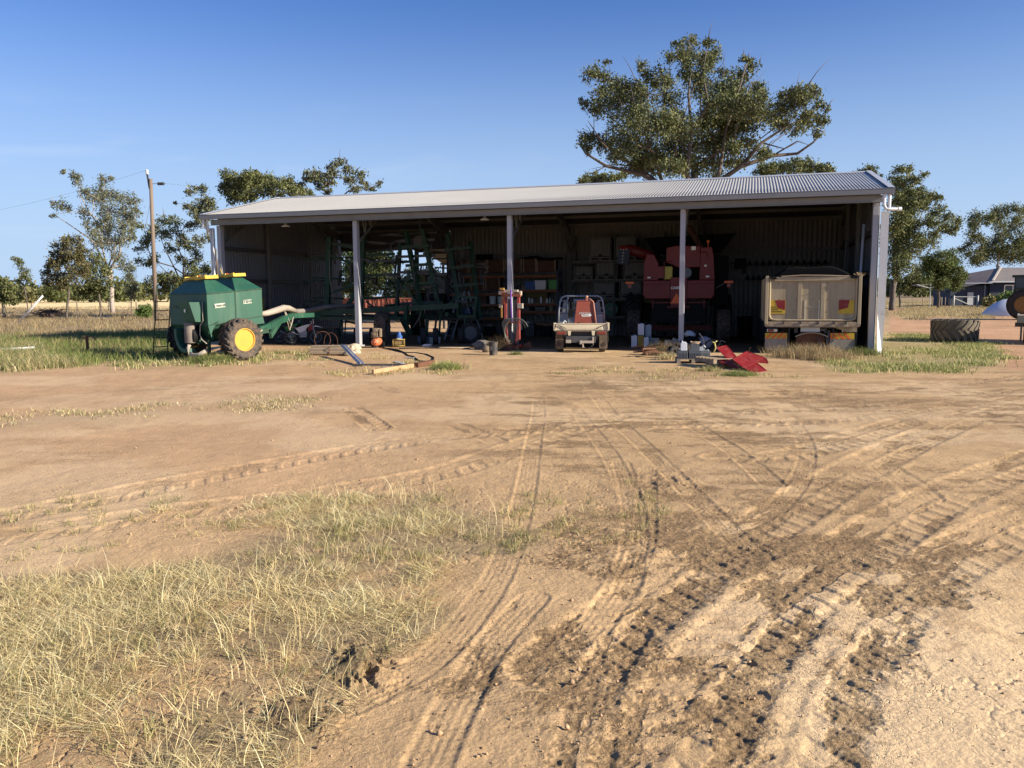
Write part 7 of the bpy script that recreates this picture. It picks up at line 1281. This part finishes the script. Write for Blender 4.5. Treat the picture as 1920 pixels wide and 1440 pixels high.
def house():
    o = atY(1855, 567, 104); o.z = 0; t = thing('farm_house', 'low dark blue farmhouse with weathered hipped iron roof', 'house', o, -.10)
    wb = mat('dark blue weatherboard', (.022, .034, .062), .7, 0, .12, .6, .05); rf = mat('weathered roof iron', (.23, .18, .145), .65, .05, .2, .5, .35, (.16, .11, .09)); rf2 = mat('grey roof iron', (.21, .185, .165), .6, .05, .15, .5, .2)
    w = MB(); w.box((6, 4, 1.65), (12, 8, 3.3)); [w.box((6, -.02, .35+k*.28), (12.02, .05, .02)) for k in range(10)]; w.build('wall', wb, t); MB().box((-2.3, 3.2, 1.3), (4.6, 5.5, 2.6)).build('side_wing', mat('side wing blue wall', (.028, .04, .07), .7, 0, .12), t)  # side wing a slightly lighter blue than the main wall
    MB().add([(-.5, -.6, 3.15), (12.6, -.6, 3.15), (12.6, 8.6, 3.15), (-.5, 8.6, 3.15), (3.0, 4, 5.0), (10, 4, 5.0)], [(0, 1, 5, 4), (1, 2, 5), (2, 3, 4, 5), (3, 0, 4)]).add([(-.5, -.6, 3.0), (12.6, -.6, 3.0), (12.6, 8.6, 3.0), (-.5, 8.6, 3.0)], [(0, 3, 2, 1), (0, 1, 2, 3)]).build('roof', rf2, t)
    MB().add([(3.0, 4.0, 5.03), (-.1, -.8, 3.25), (-4.9, 1.2, 1.95), (-4.6, 5.5, 2.6), (-1.2, 6.5, 4.1)], [(0, 4, 3, 2, 1)]).add([(3.0, 4.0, 4.9), (-.1, -.8, 3.1), (-4.9, 1.2, 1.82), (-4.6, 5.5, 2.47), (-1.2, 6.5, 3.97)], [(0, 1, 2, 3, 4)]).build('roof', rf, t)
    MB().bar((-.1, -.85, 3.28), (3.0, 3.95, 5.06), .22, .1).build('hip_cap', mat('bright hip capping', (.55, .48, .40), .6), t); MB().box((6, -.68, 3.1), (13.1, .12, .16)).box((-2.2, -1.0, 2.95), (3.6, .9, .08)).build('gutter', M_zinc, t)
    MB().lathe([(.001, 0), (.14, 0), (.14, 1.6), (.19, 1.62), (.19, 1.85), (.001, 1.9)], 12, T((-3.1, 5, 3.2))).build('flue', M_galv, t, 'auto')
    wd = MB().box((3.2, -.06, 2.05), (3.1, .08, 1.35)).build('window', M_white, t); [MB().box((3.2+(k-1)*1.0, -.11, 2.05), (.86, .02, 1.1)).build('pane', M_glass, wd) for k in range(3)]
    MB().box((-2.2, .36, 1.0), (.7, .1, 1.6)).build('meter_box', M_galv, t); MB().box((-1.0, -.8, 1.5), (.1, .1, 3.0)).build('porch_post', wb, t)
house()
def gate():
    a, b_ = atY(1788, 571.5, 98), atY(1833, 570, 97.3); a.z = b_.z = 0; t = thing('farm_gate', 'white pipe-framed gate in the yard fence before the house', 'gate', a); d = Vector(b_)-a; m = mat('weathered white pipe', (.50, .49, .44), .6, 0, .1); dn = d.normalized()
    z1 = 1.38
    for q in (Vector(), d): MB().tube([q, q+Vector((0, 0, z1+.05))], .10, 7).build('post', m, t, True)
    MB().tube([Vector((0, 0, z1-.12)), d+Vector((0, 0, z1-.12))], .065, 6).build('top_rail', m, t); MB().tube([Vector((0, 0, z1-.25)), d*.8+Vector((0, 0, .12))], .06, 6).build('brace', m, t)
gate()
for k, x in enumerate((1748, 1765, 1772, 1779, 1730, 1712)):
    tag(MB().tube([(0, 0, -.1), (0, 0, 1.25)], .07 if k < 2 else .045, 6).build('fence_post', M_wood, None, True, loc=Vector((atY(x, 572, 98.2).x, 98.2, 0))), 'weathered post of the yard fence, %s' % ['leftmost thick one left of the gate', 'thick one nearest left of the gate', 'thin one, third from the gate', 'thin one next to the gate', 'thin one under the clothes hoist', 'thin one farthest from the gate'][k], 'fence post', 'yard fence posts')
p = Vector((atY(1743, 574, 97).x, 97, 0)); t = thing('clothes_hoist', 'rotary clothes hoist on a thin pole beside the green tree', 'clothes hoist', p); MB().tube([(0, 0, 0), (0, 0, 2.9)], .05, 6).build('pole', M_galv, t)
for k in range(4): a = .5+k*math.pi/2; MB().tube([(0, 0, 2.3), (2.6*math.cos(a), 2.6*math.sin(a), 2.75)], .03, 5).build('arm', M_galv, t)
MB().tube([(2.5*math.cos(.5+k*math.pi/2), 2.5*math.sin(.5+k*math.pi/2), 2.74) for k in range(5)], .015, 4).build('line', M_galv, t)
def shrub(label, px, py, Y, w, h, cols, n=900):
    p = atY(px, py, Y); p.z = 0; v = NR.normal(0, 1, (n, 3)); v /= np.linalg.norm(v, axis=1)[:, None]; P = v*(NR.rand(n, 1)**.35)*np.array((w/2, w/2.6, h/2))+np.array((0, 0, h*.5)); P *= 1+.12*np.sin(P[:, :1]*7); t = thing('shrub', label, 'shrub', p); 
    D = NR.normal(0, 1, (n, 3)); D /= np.linalg.norm(D, axis=1)[:, None]; Wd = np.cross(D, NR.normal(0, 1, (n, 3))); Wd /= np.linalg.norm(Wd, axis=1)[:, None]; l = NR.uniform(.14, .3, (n, 1)); V = np.stack([P-D*l, P+Wd*l*.4, P+D*l, P-Wd*l*.4], 1).reshape(-1, 3); c = cols[NR.randint(0, len(cols), n)]*NR.uniform(.6, 1.4, (n, 1))
    np_mesh('foliage', V, np.arange(4*n).reshape(-1, 4), M_leaf, t, np.repeat(np.clip(c, .01, .6), 4, 0)); MB().tube([(0, 0, -.1), (0, 0, h*.6)], .05, 5).build('stem', M_bark, t)
shrub('yellowish rounded shrub before the house corner', 1855, 568, 95, 1.5, 1.35, C_MIX*.7); shrub('long clipped green hedge below the house window', 1897, 566, 96, 3.6, 1.8, L_BRIGHT*1.3, 1800)
# silver grain bag
b = MB(); prof = []; n = 12; rows = []
for k, (x, r_) in enumerate(((0, .05), (.25, .35), (.7, .7), (1.2, 1.0), (1.8, 1.25), (2.6, 1.36), (4.5, 1.38))):
    rows.append([(x, r_*1.15*math.cos(a), max(0, r_*math.sin(a))) for a in np.linspace(0, math.pi, n)])
b.add([p for r_ in rows for p in r_], [(i*n+j, (i+1)*n+j, (i+1)*n+j+1, i*n+j+1) for i in range(len(rows)-1) for j in range(n-1)])
tag(b.build('grain_bag', mat('white grain bag', (.62, .63, .66), .4, 0, .06, 2, .05), None, True, loc=G(1840, 592), rot=(0, 0, .05)), 'white plastic grain bag tapering to the ground behind the tractor', 'grain bag')
# power pole on the left
def pole():
    p = G(293, 602); H = 10.6; t = thing('power_pole', 'tall timber power pole with insulators behind the seed cart', 'power pole', p); tp = Vector((.15, 0, H))
    MB().tube([(0, 0, -.2), Vector((0, 0, 0)).lerp(tp, .5), tp], [.17, .15, .13], 10).build('shaft', mat('brown pole timber', (.185, .14, .105), .85, 0, .2, 2, .15, streak=True, bump=.3), t, True)
    MB().bar(tp+Vector((-.12, 0, -.7)), tp+Vector((-.24, 0, .35)), .12, .1).build('bracket', M_dsteel, t)
    i = MB(); [i.lathe([(.001, 0), (.10, 0), (.13, .06), (.06, .1), (.001, .1)], 10, T(tp+Vector((-.25, 0, .35+.12*k)))) for k in range(3)]; i.build('insulator', M_whitep, t, 'auto'); c = MB(); [c.lathe([(.001, -.03), (.12, -.03), (.12, .03), (.001, .03)], 10, T(tp+Vector((.55+.13*k, 0, -.35))) @ Matrix.Rotation(R(90), 4, 'Y')) for k in range(4)]; c.tube([tp+Vector((.1, 0, -.35)), tp+Vector((1.1, 0, -.35))], .02, 5); c.build('strain_insulator', M_dsteel, t, 'auto')
    W_ = [(tp+Vector((1.1, 0, -.35)), Vector((60, 22, H+.3))), (tp+Vector((-.25, 0, .65)), Vector((-46, 30, H-.5))), (tp+Vector((-.1, 0, -1.3)), Vector((-9, 26, 3.0)))]
    for a, b_ in W_[:2]:
        pts = [Vector(a).lerp(b_, k/16)-Vector((0, 0, (1-(2*k/16-1)**2)*1.1)) for k in range(17)]; MB().tube(pts, .006, 4).build('wire', M_dsteel, t)
    MB().tube([tp+Vector((-.02, .1, -1.2)), Vector((-6.5, 9, .1))], .012, 4).build('stay_wire', M_galvd, t)
pole()
a, b_ = G(30, 605), atY(80, 555, 59); tag(MB().tube([(0, 0, -.2), Vector(b_)-a], .065, 8).build('leaning_pole', M_whitep, None, True, loc=a), 'white pole leaning over in the left paddock', 'pole'); a, b_ = G(-40, 665), G(66, 661); tag(MB().tube([(0, 0, .12), Vector(b_)-a+Vector((0, 0, .16))], .045, 8).build('fallen_pipe', M_whitep, None, True, loc=a), 'white pipe lying in the grass at the left edge', 'pipe')
p = G(165, 667); tag(MB().box((0, 0, .29), (.09, .02, .62)).box((0, .035, .29), (.02, .07, .62)).box((0, 0, .61), (.25, .12, .02)).build('steel_post', M_rust, None, loc=p), 'short rusty steel post with flat cap in the left weeds', 'post')
t = thing('brush_pile', 'low pile of dark dead branches left of the young gums', 'brush pile', G(90, 595)); b = MB(); [b.tube([(rnd.gauss(0, .9), rnd.gauss(0, .4), rnd.uniform(.05, .6)), (rnd.gauss(0, .9), rnd.gauss(0, .4), rnd.uniform(.05, .9))], .035, 4) for _ in range(70)]; [b.blob((rnd.gauss(0, .6), rnd.gauss(0, .3), .25), .3, 7, 5, .3, (1, 1, .7), k) for k in range(7)]; b.build('branches', mat('dead wood', (.085, .06, .045), .9, 0, .3, 4), t)
# rust red field bin seen through the rear opening
t = thing('field_bin', 'rust red ribbed field bin beyond the open rear bay', 'field bin', atY(705, 578, 56)+Vector((0, 0, 0)), .05); t.location.z = 0
m = mat('rust red sheet', (.30, .10, .06), .7, 0, .2, 2, .2); MB().box((0, 0, 1.15), (5.4, 2, .9)).build('body', m, t)
for k in range(19): MB().box((-2.6+k*.29, -1.03, 1.15), (.09, .07, .9)).build('rib', m, t)
MB().box((0, -1.03, 1.62), (5.5, .12, .08)).box((0, -1.03, .68), (5.5, .12, .08)).build('rail', m, t)
for x in (-1.6, 1.6): wheel(t, (x, -.7, .42), .42, .3, .22, M_rubberd, M_dsteel, hub=False, rot=Matrix.Rotation(R(90), 4, 'Z'))
# post-and-wire fence of the left paddock, thin posts only
for k, (x, y) in enumerate(((204, 583), (256, 584), (60, 586), (145, 585))): tag(MB().tube([(0, 0, -.1), (0, 0, 1.2)], .06, 6).build('fence_post', M_bark, None, True, loc=G(x, y)), 'thin dark paddock post, %s' % ['right behind the pale gum trunk', 'between the pale gum and the power pole', 'beside the brush pile', 'between the young gums'][k], 'fence post', 'left paddock fence posts')
